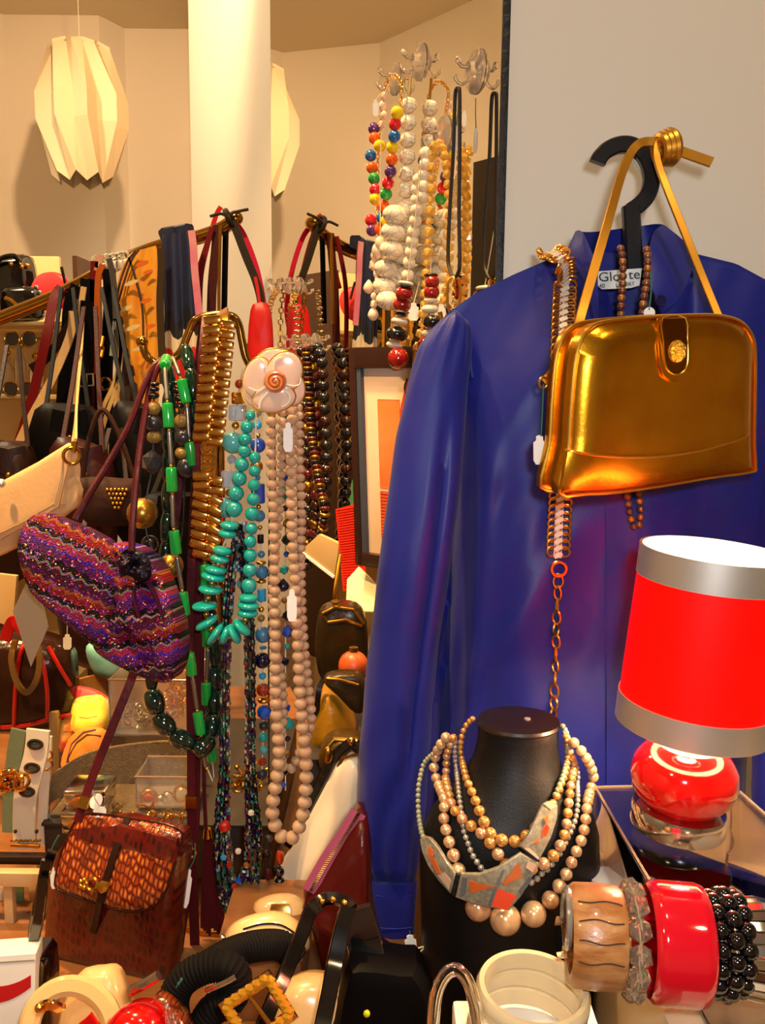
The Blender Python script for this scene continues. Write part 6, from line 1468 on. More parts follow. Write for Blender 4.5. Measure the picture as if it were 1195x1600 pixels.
# tan tray behind (scarves and jewellery boxes) and grey glitter tray in front
pA = at(190, 1180, 1.23); zA = zc_ + .002
tray('tan curved tray with high back wall holding the folded scarves', pA.x, 1.235, .115, .095, zA, .052, .098, m_tanr, 20, 340) if False else None
def arcwall(label, pts, D, zbot, m, extra=None, th=.006):
    t = thing('tray', label, 'tray'); top = cr([at(p[0], p[1], p[2]) for p in pts], 6); bm = bm_(); rows = []
    for p in top: rows.append((bm.verts.new(p), bm.verts.new((p.x, p.y, zbot)), bm.verts.new((p.x, p.y + th, p.z)), bm.verts.new((p.x, p.y + th, zbot))))
    for a, b in zip(rows, rows[1:]):
        bm.faces.new((a[0], b[0], b[1], a[1])); bm.faces.new((a[2], a[3], b[3], b[2])); bm.faces.new((a[0], a[2], b[2], b[0])); bm.faces.new((a[1], b[1], b[3], a[3]))
    for r_ in (rows[0], rows[-1]): bm.faces.new((r_[0], r_[1], r_[3], r_[2]))
    bmesh.ops.recalc_face_normals(bm, faces=bm.faces); obj('tray_wall', bm, m, t)
    lo = [Vector((p.x, p.y, zbot)) for p in top[::3]]
    return t, lo
t, lo = arcwall('tan tray with curved back wall behind the folded scarves', [(80, 1215, 1.16), (80, 1092, 1.19), (100, 1070, 1.24), (150, 1055, 1.28), (220, 1047, 1.30), (300, 1048, 1.30)], 1.2, zc_, m_tanr)
obj('tray_front', box((at(85, 1150, 1.16).x, 1.172, at(85, 1150, 1.16).z - .03), (.012, .03, .13), bev=.002), mat('tan_tray_edge', '#9a7a44', .35, .2), t)
t, lo = arcwall('dark grey glitter tray wall in front of the folded scarves', [(74, 1320, 1.02), (78, 1222, 1.05), (100, 1198, 1.07), (130, 1180, 1.09), (165, 1170, 1.10), (240, 1160, 1.10), (320, 1160, 1.10)], 1.05, zc_, m_glit)
obj('tray_floor', box(((at(80, 1290, 1.04).x + at(320, 1290, 1.04).x) / 2, 1.055, zc_ + .002), (.17, .085, .004), bev=.001), m_glit, t)
# folded scarves
for lab, pts, D, col, c2 in (('folded bright red scarf at the back of the tan tray', [(92, 1098), (95, 1082), (115, 1073), (145, 1077), (166, 1088), (164, 1104), (130, 1112), (104, 1110)], 1.215, '#e01208', '#b80d08'), ('folded bright yellow scarf in the middle of the tan tray', [(112, 1110), (120, 1094), (145, 1088), (166, 1092), (166, 1135), (140, 1148), (114, 1142)], 1.195, '#f6da3a', '#ecc72a'), ('folded orange scarf with thin brown outlines at the front of the tan tray', [(98, 1196), (110, 1158), (128, 1142), (150, 1138), (168, 1144), (168, 1178), (140, 1194), (112, 1210)], 1.165, '#ee8d12', '#e57c0c'), ('crumpled red and yellow printed scarf at the left end of the tan tray', [(90, 1112), (100, 1104), (114, 1116), (114, 1150), (104, 1170), (92, 1172)], 1.185, '#e9b21c', '#c9301c')):
    t = thing('scarf', lab, 'scarf', 'folded scarves in the tan tray'); cx = sum(p[0] for p in pts) / len(pts); cy = sum(p[1] for p in pts) / len(pts)
    s = Soft(pts, tilted(cx, cy, D, 0, -30), .018, .008, .004, smooth=3, wob=.003, wsc=60)
    obj('folded_silk', s.bm, mat('silk_' + lab.split()[1] + lab.split()[2], col, .5, col2=c2, cscale=25 if 'crumpled' not in lab else 60, sheen=.3), t)
    if 'outlines' in lab:
        obj('printed_outline', tube([s.surf(x, y, .0008) for x, y in ((110, 1200), (106, 1185), (120, 1160), (136, 1148), (158, 1150))], .0009, 5), m_brn, t)
        obj('printed_outline', tube([s.surf(x, y, .0008) for x, y in ((104, 1192), (112, 1162), (130, 1144), (150, 1140))], .0009, 5), mat('purple_print', '#7a3a6a', .6), t)
    else:
        obj('fold_edge', tube([s.surf(x, y, .0004) for x, y in ((cx - 14, cy + 4), (cx, cy + 6), (cx + 14, cy + 3))], .0009, 5), mat('silk_' + lab.split()[1] + lab.split()[2], col), t)
# acrylic boxes with jewellery
m_silv = mat('tangled_silver', '#cfc9bc', .15, 1)
def abox(label, x0, x1, y0, y1, D, dep):
    t = thing('acrylic_box', label, 'box'); a = at(x0, y1, D); b = at(x1, y1, D); z0 = a.z; z1 = at(x0, y0, D).z; th = .002
    for c, s_ in ((((a.x+b.x)/2, D + th/2, (z0+z1)/2), (b.x-a.x, th, z1-z0)), (((a.x+b.x)/2, D+dep-th/2, (z0+z1)/2), (b.x-a.x, th, z1-z0)), ((a.x+th/2, D+dep/2, (z0+z1)/2), (th, dep-2*th, z1-z0)), ((b.x-th/2, D+dep/2, (z0+z1)/2), (th, dep-2*th, z1-z0)), (((a.x+b.x)/2, D+dep/2, z0+th/2), (b.x-a.x-2*th, dep-2*th, th))):
        obj('panel', box(c, s_), m_clr, t, flat=True)
    bm = bm_(); sweep(bm, [Vector((a.x, D, z1)), Vector((b.x, D, z1)), Vector((b.x, D+dep, z1)), Vector((a.x, D+dep, z1))], circ(.0014, 6), closed=True); obj('rim', bm, m_acre, t)
    return Vector(((a.x+b.x)/2, D+dep/2, z0 + th)), b.x - a.x
def tangle(name, label, c, w_, d_, h_, n, m, r=.006, group=None, cat='jewellery'):
    t = thing(name, label, cat, group); bm = bm_()
    for k in range(n):
        p = c + Vector((random.uniform(-w_, w_), random.uniform(-d_, d_), random.uniform(.15, 1) * h_))
        torus(p, (random.uniform(-1, 1), random.uniform(-1, 1), random.uniform(.2, 1)), r * random.uniform(.7, 1.4), r * .17, 12, 5, bm)
    o = obj('chain_links', bm, m, t); o['kind'] = 'stuff'
    for k in range(5): obj('charm', ball(c + Vector((random.uniform(-w_, w_), random.uniform(-d_, d_), h_ * .9)), r * .55, 10), m, t)
    return t
c, w_ = abox('clear acrylic box full of silver jewellery behind the glitter tray', 172, 318, 1062, 1150, 1.13, .09)
tangle('silver_chain', 'tangle of silver chains in the clear box behind the glitter tray', c + Vector((-.022, 0, 0)), .03, .03, .022, 60, m_silv, .0055)
tangle('gold_chain', 'tangle of gold chains and drops at the right in the clear box', c + Vector((.026, .01, .004)), .026, .025, .05, 70, m_pg2, .0055)
c, w_ = abox('small clear acrylic box with rings and a brooch, right above the crocodile bag', 212, 300, 1214, 1262, 1.02, .06)
br = thing('brooch', 'oval gold brooch with red stone in the small clear box', 'brooch'); q = at(232, 1248, 1.035)
obj('setting', torus(q, (.1, -1, .5), .0095, .0028, 24, 8), m_pg2, br); obj('stone', ball(q, .0065, 14, s=(1, .6, 1)), m_ambr, br); obj('mount', lathe([(0, -.002), (.009, -.002), (.009, .001), (0, .001)], q, (.1, -1, .5), 20), m_oldg, br)
for k, (x, y, lab) in enumerate(((252, 1252, 'thin silver ring left in the small clear box'), (262, 1247, 'thin silver ring right in the small clear box'), (284, 1240, 'wide gold ring beside the burgundy strap'))):
    t = thing('ring', lab, 'ring', 'rings in the small clear box'); q = at(x, y, 1.04); obj('hoop', torus(q, (.5, -.7, .4), .0075 + .002 * (k == 2), .0012 + .001 * (k == 2), 24, 8), m_silv if k < 2 else m_pg2, t); obj('ring_stone', ball(q + Vector((0, -.003, .007)), .0022, 10), m_ivb, t)
for lab, x0, x1, y0, y1, D in (('silver tin with brown oval cabochon lid left of the strap', 100, 162, 1236, 1270, .985), ('silver compact box below the cabochon tin', 95, 160, 1270, 1306, .97)):
    t = thing('trinket_box', lab, 'box'); a = at(x0, y1, D); b = at(x1, y0, D); cc2 = Vector(((a.x+b.x)/2, D + .025, (a.z+b.z)/2))
    obj('box_body', box(cc2 - Vector((0, 0, .004)), (b.x-a.x, .045, (b.z-a.z) * .72), bev=.003), m_silv, t); obj('lid', box(cc2 + Vector((0, 0, (b.z-a.z) * .3)), (b.x-a.x+.002, .047, (b.z-a.z) * .3), bev=.003), m_silv, t)
    q = at((x0+x1)/2 - 4, (y0+y1)/2 + 2, D - .002); obj('cabochon', ball(q, .011, 18, s=(1.2, .35, .75)), mat('brown_agate', '#8a4a14', .1, coat=1) if 'tin' in lab else m_ivb, t)
for k, (x, y, rx, ry, rot, lab) in enumerate(((150, 1252, 9, 13, 30, 'oval cream price label leaning on the strap of the crocodile bag'), (156, 1268, 10, 8, 0, 'round cream price label above the crocodile bag flap'))):
    t = thing('price_label', lab, 'tag'); pl = tilted(x, y, .865 + .004 * k, 0, -20); ca, sa = math.cos(R(rot)), math.sin(R(rot))
    obj('card', prism([pl.p(x + rx*math.cos(q)*ca - ry*math.sin(q)*sa, y + rx*math.cos(q)*sa + ry*math.sin(q)*ca) for q in [-2*math.pi*j/20 for j in range(20)]], pl.n, .0008), mat('tag_card', '#f2efe6', .6), t); obj('string', tube(path([(x, y - 8, .862), (x - 6, y - 18, .86), (138, 1226, .86)], None), .0006, 5), m_thr, t)
tangle('gold_chain', 'tangle of gold chains lying along the top of the crocodile bag', at(240, 1276, 1.0), .045, .02, .006, 20, m_pg2, .0045)
tangle('gold_earrings', 'heap of gold earrings and beads right of the brass pole on the case', at(400, 1240, 1.12), .03, .03, .03, 40, m_oldg, .007)
# ================================================================== WHITE EYELET BELTS
m_wl = mat('white_leather', '#e9d9bc', .4, coat=.2); m_eye = mat('eyelet_metal', '#6a5a3a', .25, 1)
t = thing('belt', 'wide cream white belt with large metal eyelets hanging at the lower left', 'belt')
bp1 = path([(60, 1140), (57, 1175), (48, 1210), (40, 1245), (38, 1285), (40, 1326)], .99)
obj('strap', band(bp1, 38 * .99 / F, .004), m_wl, t)
for x, y in ((55, 1163), (50, 1200), (42, 1237)):
    e = obj('eyelet', torus(at(x, y, .986), (.15, -1, .5), .0075, .002, 20, 6, sy=.6), m_eye, t); obj('eyelet_hole', lathe([(0, 0), (.0068, 0), (.0068, .0008), (0, .0008)], at(x, y, .9865), (.15, -1, .5), 16, sy=.6), m_blk, e)
for x in (24, 57): obj('rivet', ball(at(x, 1299, .984), .0024, 8), m_eye, t)
for k in range(13): obj('edge_stud', ball(at(18 + k * 3.7, 1313 + (k % 2), .984), .0016, 8), m_oldg, t)
obj('gold_trim', band([at(17, 1320, .985), at(62, 1322, .985)], .004, .003), m_oldg, t)
t = strap('grey green lining strap behind the eyelet belt at the far left', [(30, 1140), (24, 1175), (18, 1230), (16, 1300)], 1.02, 26, lea('grey_green_leather', '#6f7a5a', .5), 'belt', 'belt', 'belts at the lower left')
t = strap('second plain cream belt hanging behind the eyelet belt', [(74, 1150), (72, 1200), (68, 1250), (66, 1320)], 1.01, 16, m_wl, 'belt', 'belt', 'belts at the lower left'); 
for y in (1180, 1195): obj('buckle', torus(at(73, y, 1.0), (.2, -1, 0), .006, .0014), m_pg2, t)
t = thing('buckle', 'tangled gold and black chain buckle at the left edge', 'buckle')
bm = bm_()
for k in range(7): torus(at(4 + k * 5, 1216 + 7 * math.sin(k * 1.4), .965 - .002 * k), (math.sin(k), -1, math.cos(k)), .009, .0022, 18, 6, bm)
obj('chain_loops', bm, m_pg2, t); obj('black_core', ball(at(12, 1224, .97), .011, 14, s=(1.4, .8, 1)), m_blkp, t)
# ================================================================== RACK, white boxes at the lower left
rk = thing('belt_rack', 'pale metal rack with bars at the lower left corner', 'rack'); m_rk = mat('pale_rack', '#c9b184', .35, .3)
for y, D, h in ((1340, .94, .009), (1370, .92, .016), (1484, .81, .014)):
    a = at(-90, y + 4, D); b = at(72, y - 3, D); obj('bar', box(((a.x+b.x)/2, D, (a.z+b.z)/2), (b.x-a.x, .012, h), bev=.001), m_rk if y != 1340 else m_dkb, rk)
for x, y0, y1, D in ((14, 1376, 1640, .925), (-60, 1340, 1640, .925), (66, 1345, 1640, .945), (-60, 1486, 1640, .815), (40, 1488, 1640, .815)):
    a = at(x, y0, D); obj('upright', box((a.x, D, (a.z + TABLE_Z) / 2), (.010, .010, a.z - TABLE_Z), bev=.001), m_rk, rk)
for x in (4, 30, 52): 
    a = at(x, 1385, .965); obj('hanging_strap', band([a, at(x + 2, 1420, .965), at(x - 1, 1470, .965)], .010, .002), (m_wl, lea('sage_leather', '#66724a', .5), m_crl)[(4, 30, 52).index(x)], rk)
bg_ = thing('paper_bag', 'white paper bag with a red curved stripe at the lower left corner', 'bag')
pl = tilted(10, 1540, .70, 10, -6)
obj('bag_body', prism([pl.p(x, y) for x, y in ((-80, 1660), (52, 1660), (56, 1490), (-80, 1500))], pl.n, .03, .001), m_paper, bg_)
pts = [(-60 + k * 9, 1532 + 18 * (1 - ((k - 6) / 6) ** 2)) for k in range(13)]
obj('red_stripe', prism([pl.p(x, y, .0008) for x, y in [(p[0], p[1] + 10 + 8 * (1 - abs(p[0] + 6) / 60)) for p in pts] + [(p[0], p[1] - 8) for p in reversed(pts)]], pl.n, .0008), mat('red_ink', '#b80c14', .5), bg_)
obj('crease', band([pl.p(-70, 1508, .0006), pl.p(54, 1500, .0006)], .0012, .0006, pl.n), mat('crease_grey', '#9a8f7c', .6), bg_)
t = thing('handbag', 'dark glossy bag with arched black handles at the left below the belts', 'bag')
for k, o_ in enumerate(((0, 0), (9, 14), (14, 40))):
    obj('handle', band(path([(82 - o_[0], 1330 + o_[1]), (64 - o_[0] * .2, 1390 + o_[1]), (52 - o_[0] * .1, 1460 + o_[1] * .6), (48, 1540)], .74 - .006 * k), .009, .004), m_blkp, t)
s = Soft([(46, 1500), (62, 1480), (80, 1490), (84, 1560), (80, 1640), (44, 1640)], tilted(64, 1560, .74), .03, .008, .004, smooth=2); obj('bag_body', s.bm, m_blkp, t)
for k in range(4): obj('stud', ball(s.surf(52 + 2 * k, 1512 + k * 16, .002), .0024, 8), m_oldg, t)
# ================================================================== FRONT BOTTOM ROW
zl = lambda x, y, D: at(x, y, D).z
m_crh = mat('cream_handle_plastic', '#dcb277', .25, coat=.5)
t = thing('handbag', 'cream handbag with round flat handle and gold ring in the lower left foreground', 'bag')
hp_ = tilted(110, 1600, .66, 0, -38)
def ell(cx, cy, rx, ry, n=44): return [(cx + rx * math.cos(2*math.pi*k/n), cy - ry * math.sin(2*math.pi*k/n)) for k in range(n)]
bm = bm_(); sweep(bm, [hp_.p(x, y) for x, y in ell(112, 1612, 66, 72)], rect(.016, .012, .6), nrm=hp_.n, closed=True); obj('ring_handle', bm, m_crh, t)
s = Soft([(128, 1520), (160, 1508), (185, 1512), (200, 1560), (196, 1650), (120, 1660), (96, 1600)], tilted(150, 1580, .70, 0, -30), .02, .012, .008, smooth=3); obj('bag_body', s.bm, m_crh, t)
obj('handle_loop', band(path([(66, 1572, .635), (80, 1570, .63), (96, 1576, .636)]), .008, .004), m_pg2, t); obj('loop_stud', ball(at(62, 1575, .632), .004, 12), m_pg2, t)
t, s = softbag('purse', 'glossy bright red purse at the bottom edge beside the cream handle', [(165, 1630), (170, 1598), (190, 1574), (220, 1563), (250, 1572), (262, 1600), (262, 1640)], .62, mat('red_patent', '#e00c08', .15, coat=1), .02, .02, pitch=-25, cat='purse')
s2_ = s; obj('frame_edge', tube([s.surf(v.x, v.y, .001) for v in cr([Vector((a, b, 0)) for a, b in ((172, 1600), (190, 1578), (220, 1567), (246, 1576))], 5)], .0012, 6), m_redl, t)
obj('corner_fold', prism([at(x, y, .605) for x, y in ((118, 1604), (140, 1584), (160, 1612), (150, 1650), (118, 1650))], (0, -1, .3), .006, .002), MATS['red_patent'], t)
t, s = softbag('purse', 'brown snakeskin-textured purse between the red purse and the black coiled belt', [(243, 1560), (258, 1550), (275, 1560), (300, 1600), (300, 1650), (250, 1650)], .64, croc_mat('snake_skin', '#4a1c0c', '#8a3c18', '#6a2a10', 160), .01, .014, pitch=-25, cat='purse')
obj('clasp', tube(path([(205, 1548, .625), (225, 1538, .62), (248, 1524, .62)]), .004, 8), m_silv, t)
t = thing('coiled_belt', 'black ribbed stretch belt coiled in the foreground with green string', 'belt')
co = path([(300, 1660), (276, 1600), (272, 1560), (288, 1530), (320, 1512), (352, 1510), (370, 1528), (362, 1560), (330, 1580), (312, 1620), (320, 1660)], .66, 10)
co = cut(co, 130); obj('ribbed_band', tube(co, .0118, 12, scale=[1 + .09 * (k % 2) for k in range(len(co))]), mat('black_elastic', '#0b0706', .75, spec=.15), t)
co = cut(path([(330, 1508, .69), (360, 1490, .71), (400, 1478, .73), (440, 1478, .75), (462, 1500, .75)], None), 60); obj('ribbed_band', tube(co, .0125, 12, scale=[1 + .09 * (k % 2) for k in range(len(co))]), MATS['black_elastic'], t)
obj('string', torus(at(292, 1524, .662), (.8, -.3, -.5), .0135, .0012, 24, 6), mat('green_string', '#2f6b50', .8), t)
obj('loose_buckle', tube(path([(322, 1548, .645), (350, 1536, .643), (368, 1526, .645)]), .0022, 8), m_silv, t)
# gold buckle with stones
bk_ = thing('belt_buckle', 'large square gold buckle set with yellow stones in the foreground', 'buckle')
bpl = tilted(405, 1575, .60, -8, -40); m_yst = mat('yellow_stone', '#f7b52e', .05, .6, coat=1)
cor = [(352, 1572), (418, 1528), (454, 1586), (392, 1634)]
bm = bm_(); sweep(bm, [bpl.p(x, y) for x, y in cor], rect(.012, .006, .5), nrm=bpl.n, closed=True); obj('buckle_frame', bm, m_pg2, bk_)
for (x0, y0), (x1, y1) in zip(cor, cor[1:] + cor[:1]):
    for k in range(6):
        q = bpl.p(x0 + (x1-x0) * (k+.5) / 6, y0 + (y1-y0) * (k+.5) / 6, .0035); bead(bk_, 'facet', m_yst, q, .0046, None, 'stone')
obj('prong', tube([bpl.p(385, 1550, .002), bpl.p(424, 1604, .004)], .0018, 8), m_pg2, bk_)
# black patent bag with upright handles
pb_ = thing('handbag', 'black patent handbag with tall upright handles in the bottom centre', 'bag')
obj('handle', band(path([(498, 1412, .70), (484, 1426, .695), (468, 1468, .68), (446, 1520, .66), (420, 1580, .63), (396, 1640, .61)]), .0115, .006), m_blkp, pb_)
obj('handle', band(path([(545, 1416, .70), (536, 1446, .695), (524, 1500, .68), (514, 1550, .66), (504, 1600, .64), (494, 1660, .62)]), .0135, .006), m_blkp, pb_)
obj('handle_top', band(path([(492, 1418, .70), (504, 1406, .705), (524, 1404, .708), (542, 1412, .705), (550, 1420, .70)]), .010, .006, (0, -.4, 1)), m_blkp, pb_)
for x, y in ((503, 1408), (520, 1405), (538, 1410)): obj('gold_fitting', ball(at(x, y, .70), .0028, 10), m_pg2, pb_)
s = Soft([(540, 1500), (560, 1484), (630, 1492), (664, 1510), (690, 1660), (510, 1660), (524, 1580)], tilted(600, 1580, .70, 0, -10), .04, .010, .01, smooth=2, p=4); obj('bag_body', s.bm, m_bl, pb_)
obj('side_strap', band(path([(552, 1420, .71), (568, 1470, .71), (580, 1530, .70), (590, 1600, .69)]), .03, .006), m_blkp, pb_)
obj('lime_dot', ball(s.surf(573, 1580, .004), .003, 10), mat('lime_bead', '#b8b81c', .2), pb_)  # small lime ball on the bag front
# cream shoes / purses behind
m_crs = mat('cream_patent', '#d9b27a', .25, coat=.5)
t = thing('purse', 'cream folded purse with metal rivets behind the black coiled belt', 'purse')
s = Soft([(352, 1480), (360, 1450), (390, 1432), (430, 1424), (462, 1436), (482, 1462), (476, 1490), (420, 1500), (370, 1500)], tilted(420, 1465, .80, 0, -35), .03, .014, .008, smooth=3); obj('purse_body', s.bm, m_crs, t)
for x, y in ((348, 1466), (372, 1466)): obj('rivet', ball(at(x, y, .765), .0036, 12), m_silv, t)
obj('seam', tube([s.surf(v.x, v.y, .0008) for v in cr([Vector((a, b, 0)) for a, b in ((380, 1452), (410, 1444), (440, 1446), (466, 1462))], 5)], .0009, 5), m_dkb, t)
t, s = softbag('purse', 'second cream purse with gold square clasp below the dark dangling beads', [(400, 1410), (430, 1396), (462, 1398), (484, 1420), (480, 1444), (440, 1440), (405, 1440)], .86, m_crs, .012, .03, pitch=-30, cat='purse')
obj('square_clasp', prism([s.surf(x, y, .004) for x, y in ((420, 1432), (456, 1432), (452, 1412), (424, 1412))], s.pl.n, .004, .001), m_pg2, t)
t, s = softbag('purse', 'cream ribbed purse between the two black upright handles', [(432, 1560), (448, 1532), (480, 1518), (520, 1524), (548, 1560), (552, 1640), (440, 1640)], .72, m_crs, .02, .03, pitch=-30, cat='purse')
for k in range(3): obj('rib', tube([s.surf(v.x, v.y, .0008) for v in cr([Vector((520 + a - k * 7, b, 0)) for a, b in ((0, 1536), (18, 1560), (22, 1600))], 5)], .0014, 6), m_crs, t)
# boxes that lift the middle goods up
for lab, x0, x1, y, D0, D1, m_ in (('low brown wooden box under the cream purses in the middle', 336, 470, 1500, .77, .90, m_table),):
    raised('riser_box', lab, x0, x1, y, D0, D1, 'box', m_)
# white clutch with pink zip, burgundy bag
m_whc = mat('white_clutch_leather', '#e6d3b4', .4, coat=.2)
t = thing('clutch_bag', 'large cream white clutch with black frame leaning diagonally beside the blue cuff', 'bag')
wpl = tilted(500, 1290, .955, -14, -14)
s = Soft([(556, 1170), (566, 1182), (568, 1240), (530, 1310), (486, 1392), (470, 1410), (440, 1400), (424, 1392), (440, 1350), (490, 1262), (532, 1184)], wpl, .014, .008, .006, p=3); obj('panel', s.bm, m_whc, t, sharp=60)
obj('black_frame', band([q + wpl.n * .003 for q in [wpl.p(x, y) for x, y in ((570, 1172), (548, 1160), (528, 1176), (490, 1250), (455, 1320))]], .012, .018, wpl.n), m_blkp, t)
obj('gold_edge', tube([wpl.p(x, y, .010) for x, y in ((562, 1178), (536, 1184), (496, 1258), (462, 1318))], .0022, 6), m_oldg, t)
obj('kiss_clasp', ball(wpl.p(549, 1158, .012), .005, 12), m_pg2, t)
t = thing('handbag', 'olive gold leather bag with rounded frame above the white clutch', 'bag')
s = Soft([(500, 1172), (520, 1148), (560, 1150), (570, 1190), (540, 1200), (505, 1196)], tilted(535, 1175, .985), .03, .01, .01, smooth=3); obj('bag_body', s.bm, lea('olive_gold_leather', '#4a3512', .25), t); obj('frame', tube([s.surf(x, y, .002) for x, y in ((504, 1176), (522, 1154), (558, 1156))], .003, 8), m_oldg, t); obj('medal', ball(s.surf(512, 1178, .004), .008, 14, s=(.8, .5, 1.3)), m_oldg, t)
t = thing('handbag', 'burgundy leather bag with pink zip beside the white clutch', 'bag')
s = Soft([(560, 1262), (578, 1300), (580, 1380), (600, 1480), (640, 1520), (640, 1640), (560, 1660), (520, 1560), (488, 1440), (474, 1404), (500, 1360)], tilted(550, 1440, .83, 4, -8), .04, .02, .01, smooth=3, wob=.01, wsc=26); obj('bag_body', s.bm, lea('oxblood_leather', '#4a100c', .25), t, sharp=70)
zp = [s.surf(v.x, v.y, .002) for v in cr([Vector((a, b, 0)) for a, b in ((560, 1268), (538, 1304), (510, 1346), (484, 1392))], 6)]
obj('zip_tape', band(zp, .016, .002), mat('pink_zip_tape', '#a84a6a', .5), t); bm = bm_()
for p, q in zip(cut(zp, 40), cut(zp, 40)[1:]): box(p + Vector((0, -.0018, 0)), (.004, .0015, .0012), bm=bm)
obj('zip_teeth', bm, m_silv, t)
price_tag(642, 1478, .78, 'white price tag hanging just below the blue shirt cuff', 34, 18, [(640, 1455), (641, 1460)], lean=-6)
t = tag(obj('tag_string', tube(path([(640, 1490, .77), (652, 1482, .765), (664, 1480, .765), (656, 1492, .762), (668, 1530, .74), (676, 1560, .72)]), .0007, 5), m_thr), 'loose pale string curling beside the price tag under the cuff', 'string')
# ================================================================== BEHIND: picture, cards, bags between beads and shirt
fr_ = thing('picture_frame', 'dark framed abstract print leaning behind the blue sleeve', 'picture')
ppl = tilted(600, 720, 1.30, -38, 0); m_fw = mat('dark_frame_wood', '#2a100a', .35, coat=.3)
FO = [(546, 543), (660, 546), (660, 985), (556, 880)]; 
top = [ppl.p(546, 543), ppl.p(672, 548)]
zt_, zb_2 = top[0].z, ppl.p(552, 882).z; xd = (ppl.p(640, 700) - ppl.p(560, 700)); xd.z = 0; xd.normalize(); P0 = ppl.p(549, 700)
def fpt(a, z, off=0): return Vector((P0.x, P0.y, z)) + xd * (a + (P0.z - z) * .05) + ppl.n * off
wf = .20
def fbar(a0, a1, z0, z1, off, th, m, name): return obj(name, prism([fpt(a0, z0, off), fpt(a1, z0, off), fpt(a1, z1, off), fpt(a0, z1, off)], ppl.n, th, .001), m, fr_)
fbar(0, .012, zb_2, zt_, 0, .02, m_fw, 'frame_side'); fbar(wf - .012, wf, zb_2, zt_, 0, .02, m_fw, 'frame_side'); fbar(.012, wf - .012, zt_ - .030, zt_, 0, .02, m_fw, 'frame_top'); fbar(.012, wf - .012, zb_2, zb_2 + .02, 0, .02, m_fw, 'frame_bottom')
fbar(.012, .020, zb_2 + .02, zt_ - .03, -.002, .01, mat('grey_slip', '#3a4250', .4), 'inner_slip')
fbar(.012, wf - .012, zb_2 + .02, zt_ - .03, -.010, .004, mat('pale_print_paper', '#d9bfa4', .5, col2='#e0c4aa', cscale=10), 'print')
m_po = mat('orange_print_ink', '#dd7438', .5, col2='#d98a55', cscale=12); m_pr = mat('red_print_ink', '#d23a1c', .5)
fbar(.045, .085, zb_2 + .12, zt_ - .075, -.0095, .0006, m_po, 'printed_block'); fbar(.045, .14, zb_2 + .035, zb_2 + .115, -.0095, .0006, m_pr, 'printed_block')
for k in range(16): fbar(.046, .139, zb_2 + .038 + k * .0049, zb_2 + .0395 + k * .0049, -.0088, .0005, m_po, 'printed_line')
for pts in ([(.10, -.045), (.095, -.06), (.105, -.08), (.098, -.105), (.108, -.13), (.10, -.17), (.106, -.22)], [(.108, -.04), (.112, -.07), (.104, -.10), (.112, -.14), (.106, -.2)]):
    obj('ink_scribble', tube(cr([fpt(a, zt_ + z, -.009) for a, z in pts], 6), .0011, 5), m_brn, fr_)
for k in range(3): obj('ink_scribble', tube([fpt(.075 + .02 * k + .012 * math.cos(a), zb_2 + .115 + .03 * math.sin(a) - .01 * k, -.0086) for a in [j * .5 for j in range(13)]], .0007, 5), m_brn, fr_)
obj('flame_shape', prism(cr([fpt(a, zt_ + z, -.0088) for a, z in ((.088, -.12), (.086, -.09), (.10, -.05), (.106, -.045), (.110, -.07), (.10, -.10))], 4, True), ppl.n, .0005), m_pr, fr_)
m_redc = mat('red_corrugated_card', '#e8260c', .45)
rc = thing('card_folder', 'bright red corrugated card standing against the picture frame', 'card'); rpl = tilted(545, 850, 1.38, -30, 4)
obj('card', prism([rpl.p(x, y) for x, y in ((536, 924), (572, 918), (566, 784), (524, 796))], rpl.n, .003), m_redc, rc)
for k in range(30):
    y = 797 + k * 4.05; obj('ridge', tube([rpl.p(525 + k * .42, y, .001), rpl.p(560 + k * .2, y - 6 + k * .12, .001)], .0013, 5), m_redc, rc)
lb2 = thing('shelf_board', 'brightly lit cream board below the picture frame', 'board'); bpl2 = tilted(565, 920, 1.34, -25, -25)
obj('board', prism([bpl2.p(x, y) for x, y in ((540, 948), (600, 948), (640, 950), (640, 905), (586, 912), (560, 885), (542, 905))], bpl2.n, .012, .001), mat('pale_board', '#f3dfae', .5), lb2); obj('board_lip', band([bpl2.p(540, 950, .001), bpl2.p(640, 953, .001)], .012, .008, bpl2.n), mat('pale_board', '#f3dfae'), lb2)
t = thing('card_box', 'cream card box corner leaning left of the red corrugated card', 'box'); pl = tilted(510, 860, 1.5, -30, 0)
obj('box_face', prism([pl.p(x, y) for x, y in ((470, 860), (522, 900), (530, 850), (498, 835))], pl.n, .01, .001), mat('cream_board', '#b99a66', .6), t); obj('box_edge', band([pl.p(470, 862, .001), pl.p(522, 902, .001)], .005, .004, pl.n), m_paper, t)
t, s = softbag('handbag', 'dark olive patent bag with thin gold frame below the red corrugated card', [(498, 958), (520, 944), (556, 946), (572, 975), (572, 1050), (540, 1062), (505, 1056), (494, 1010)], 1.22, lea('dark_olive_patent', '#2a1e0c', .2), .006, .04)
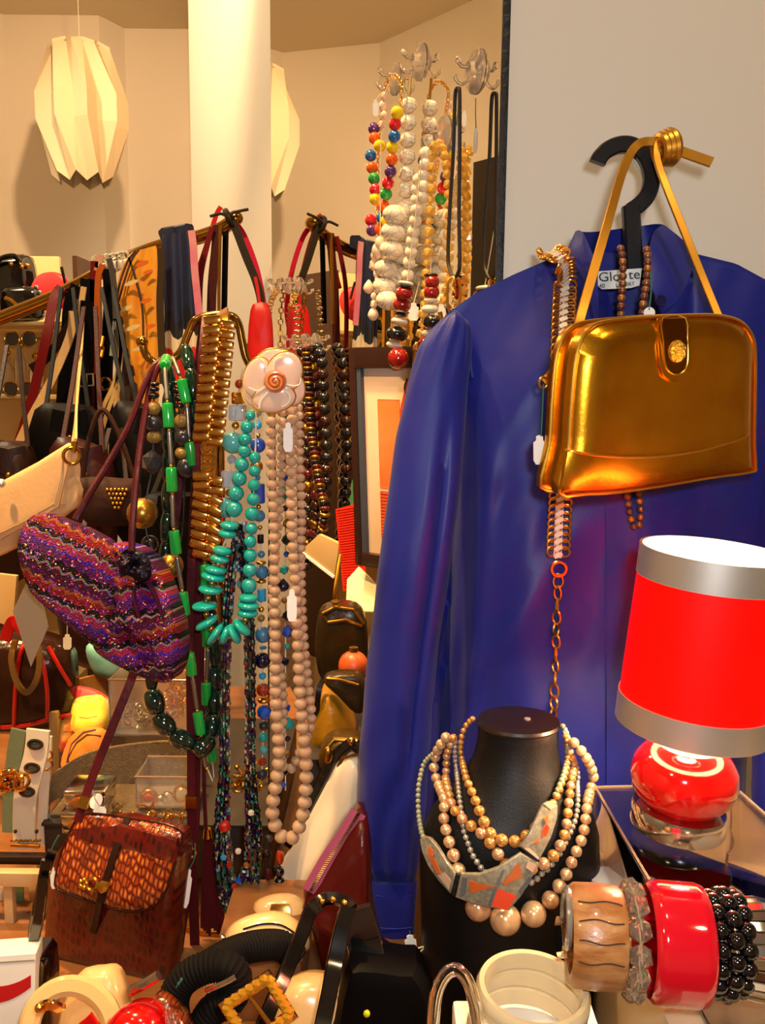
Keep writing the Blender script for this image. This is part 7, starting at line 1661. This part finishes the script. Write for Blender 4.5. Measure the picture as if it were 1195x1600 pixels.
obj('gold_frame', tube([s.surf(x, y, .002) for x, y in ((506, 962), (512, 972), (540, 968), (566, 978))], .0022, 6), m_oldg, t); obj('gold_frame', tube([s.surf(x, y, .002) for x, y in ((504, 958), (524, 948), (552, 952), (568, 974))], .0022, 6), m_oldg, t)
obj('handle', tube(path([(524, 945, 1.22), (523, 925, 1.22), (528, 890, 1.24), (532, 868, 1.26)]), .003, 8), m_oldg, t); obj('handle_ring', torus(at(524, 940, 1.2), (0, 0, 1), .005, .0015), m_oldg, t)
m_gdl = lea('mustard_leather', '#9a6a10', .3)
t, s = softbag('handbag', 'mustard gold leather bag glowing behind the rose beads', [(484, 1140), (492, 1090), (508, 1068), (530, 1075), (548, 1110), (556, 1150), (530, 1180), (490, 1178)], 1.10, m_gdl, .03, .04)
obj('dark_strap', band(path([(494, 1120, 1.06), (498, 1080, 1.06), (504, 1062, 1.07)]), .007, .003), m_dkb, t)
t, s = softbag('handbag', 'dark folded pouch with gold edge between the mustard bag and blue sleeve', [(506, 1060), (530, 1050), (566, 1056), (572, 1100), (556, 1110), (530, 1085)], 1.06, lea('dark_olive_leather', '#33240c', .3), .005, .02)
obj('gold_edge', tube([s.surf(x, y, .001) for x, y in ((510, 1060), (532, 1062), (560, 1070))], .002, 6), m_oldg, t)
t = thing('bauble', 'round orange ornament behind the dark folded pouch', 'ornament'); q = at(552, 1040, 1.14); obj('ball', ball(q, .020, 18), mat('orange_ornament', '#c2521c', .4), t); obj('cap', lathe([(0, .004), (.006, .004), (.006, -.002), (0, -.002)], q + Vector((0, 0, .021)), (0, 0, 1), 14), m_oldg, t)
raised('display_case', 'dark low display case under the mustard bag and the picture frame', 470, 560, 1190, 1.02, 1.30)
t, s = softbag('pouch', 'bright red pouch hanging below the rail end against the mirror', [(392, 486), (404, 474), (420, 478), (426, 520), (424, 572), (404, 584), (388, 560)], 2.17, mat('red_leather_bright', '#d81410', .4), .01, .02, cat='pouch')
obj('pouch_strap', band(path([(406, 476, 2.17), (398, 430, 2.18), (380, 380, 2.19), (362, 344, 2.2)]), .008, .003), m_redl, t)
finish_things()
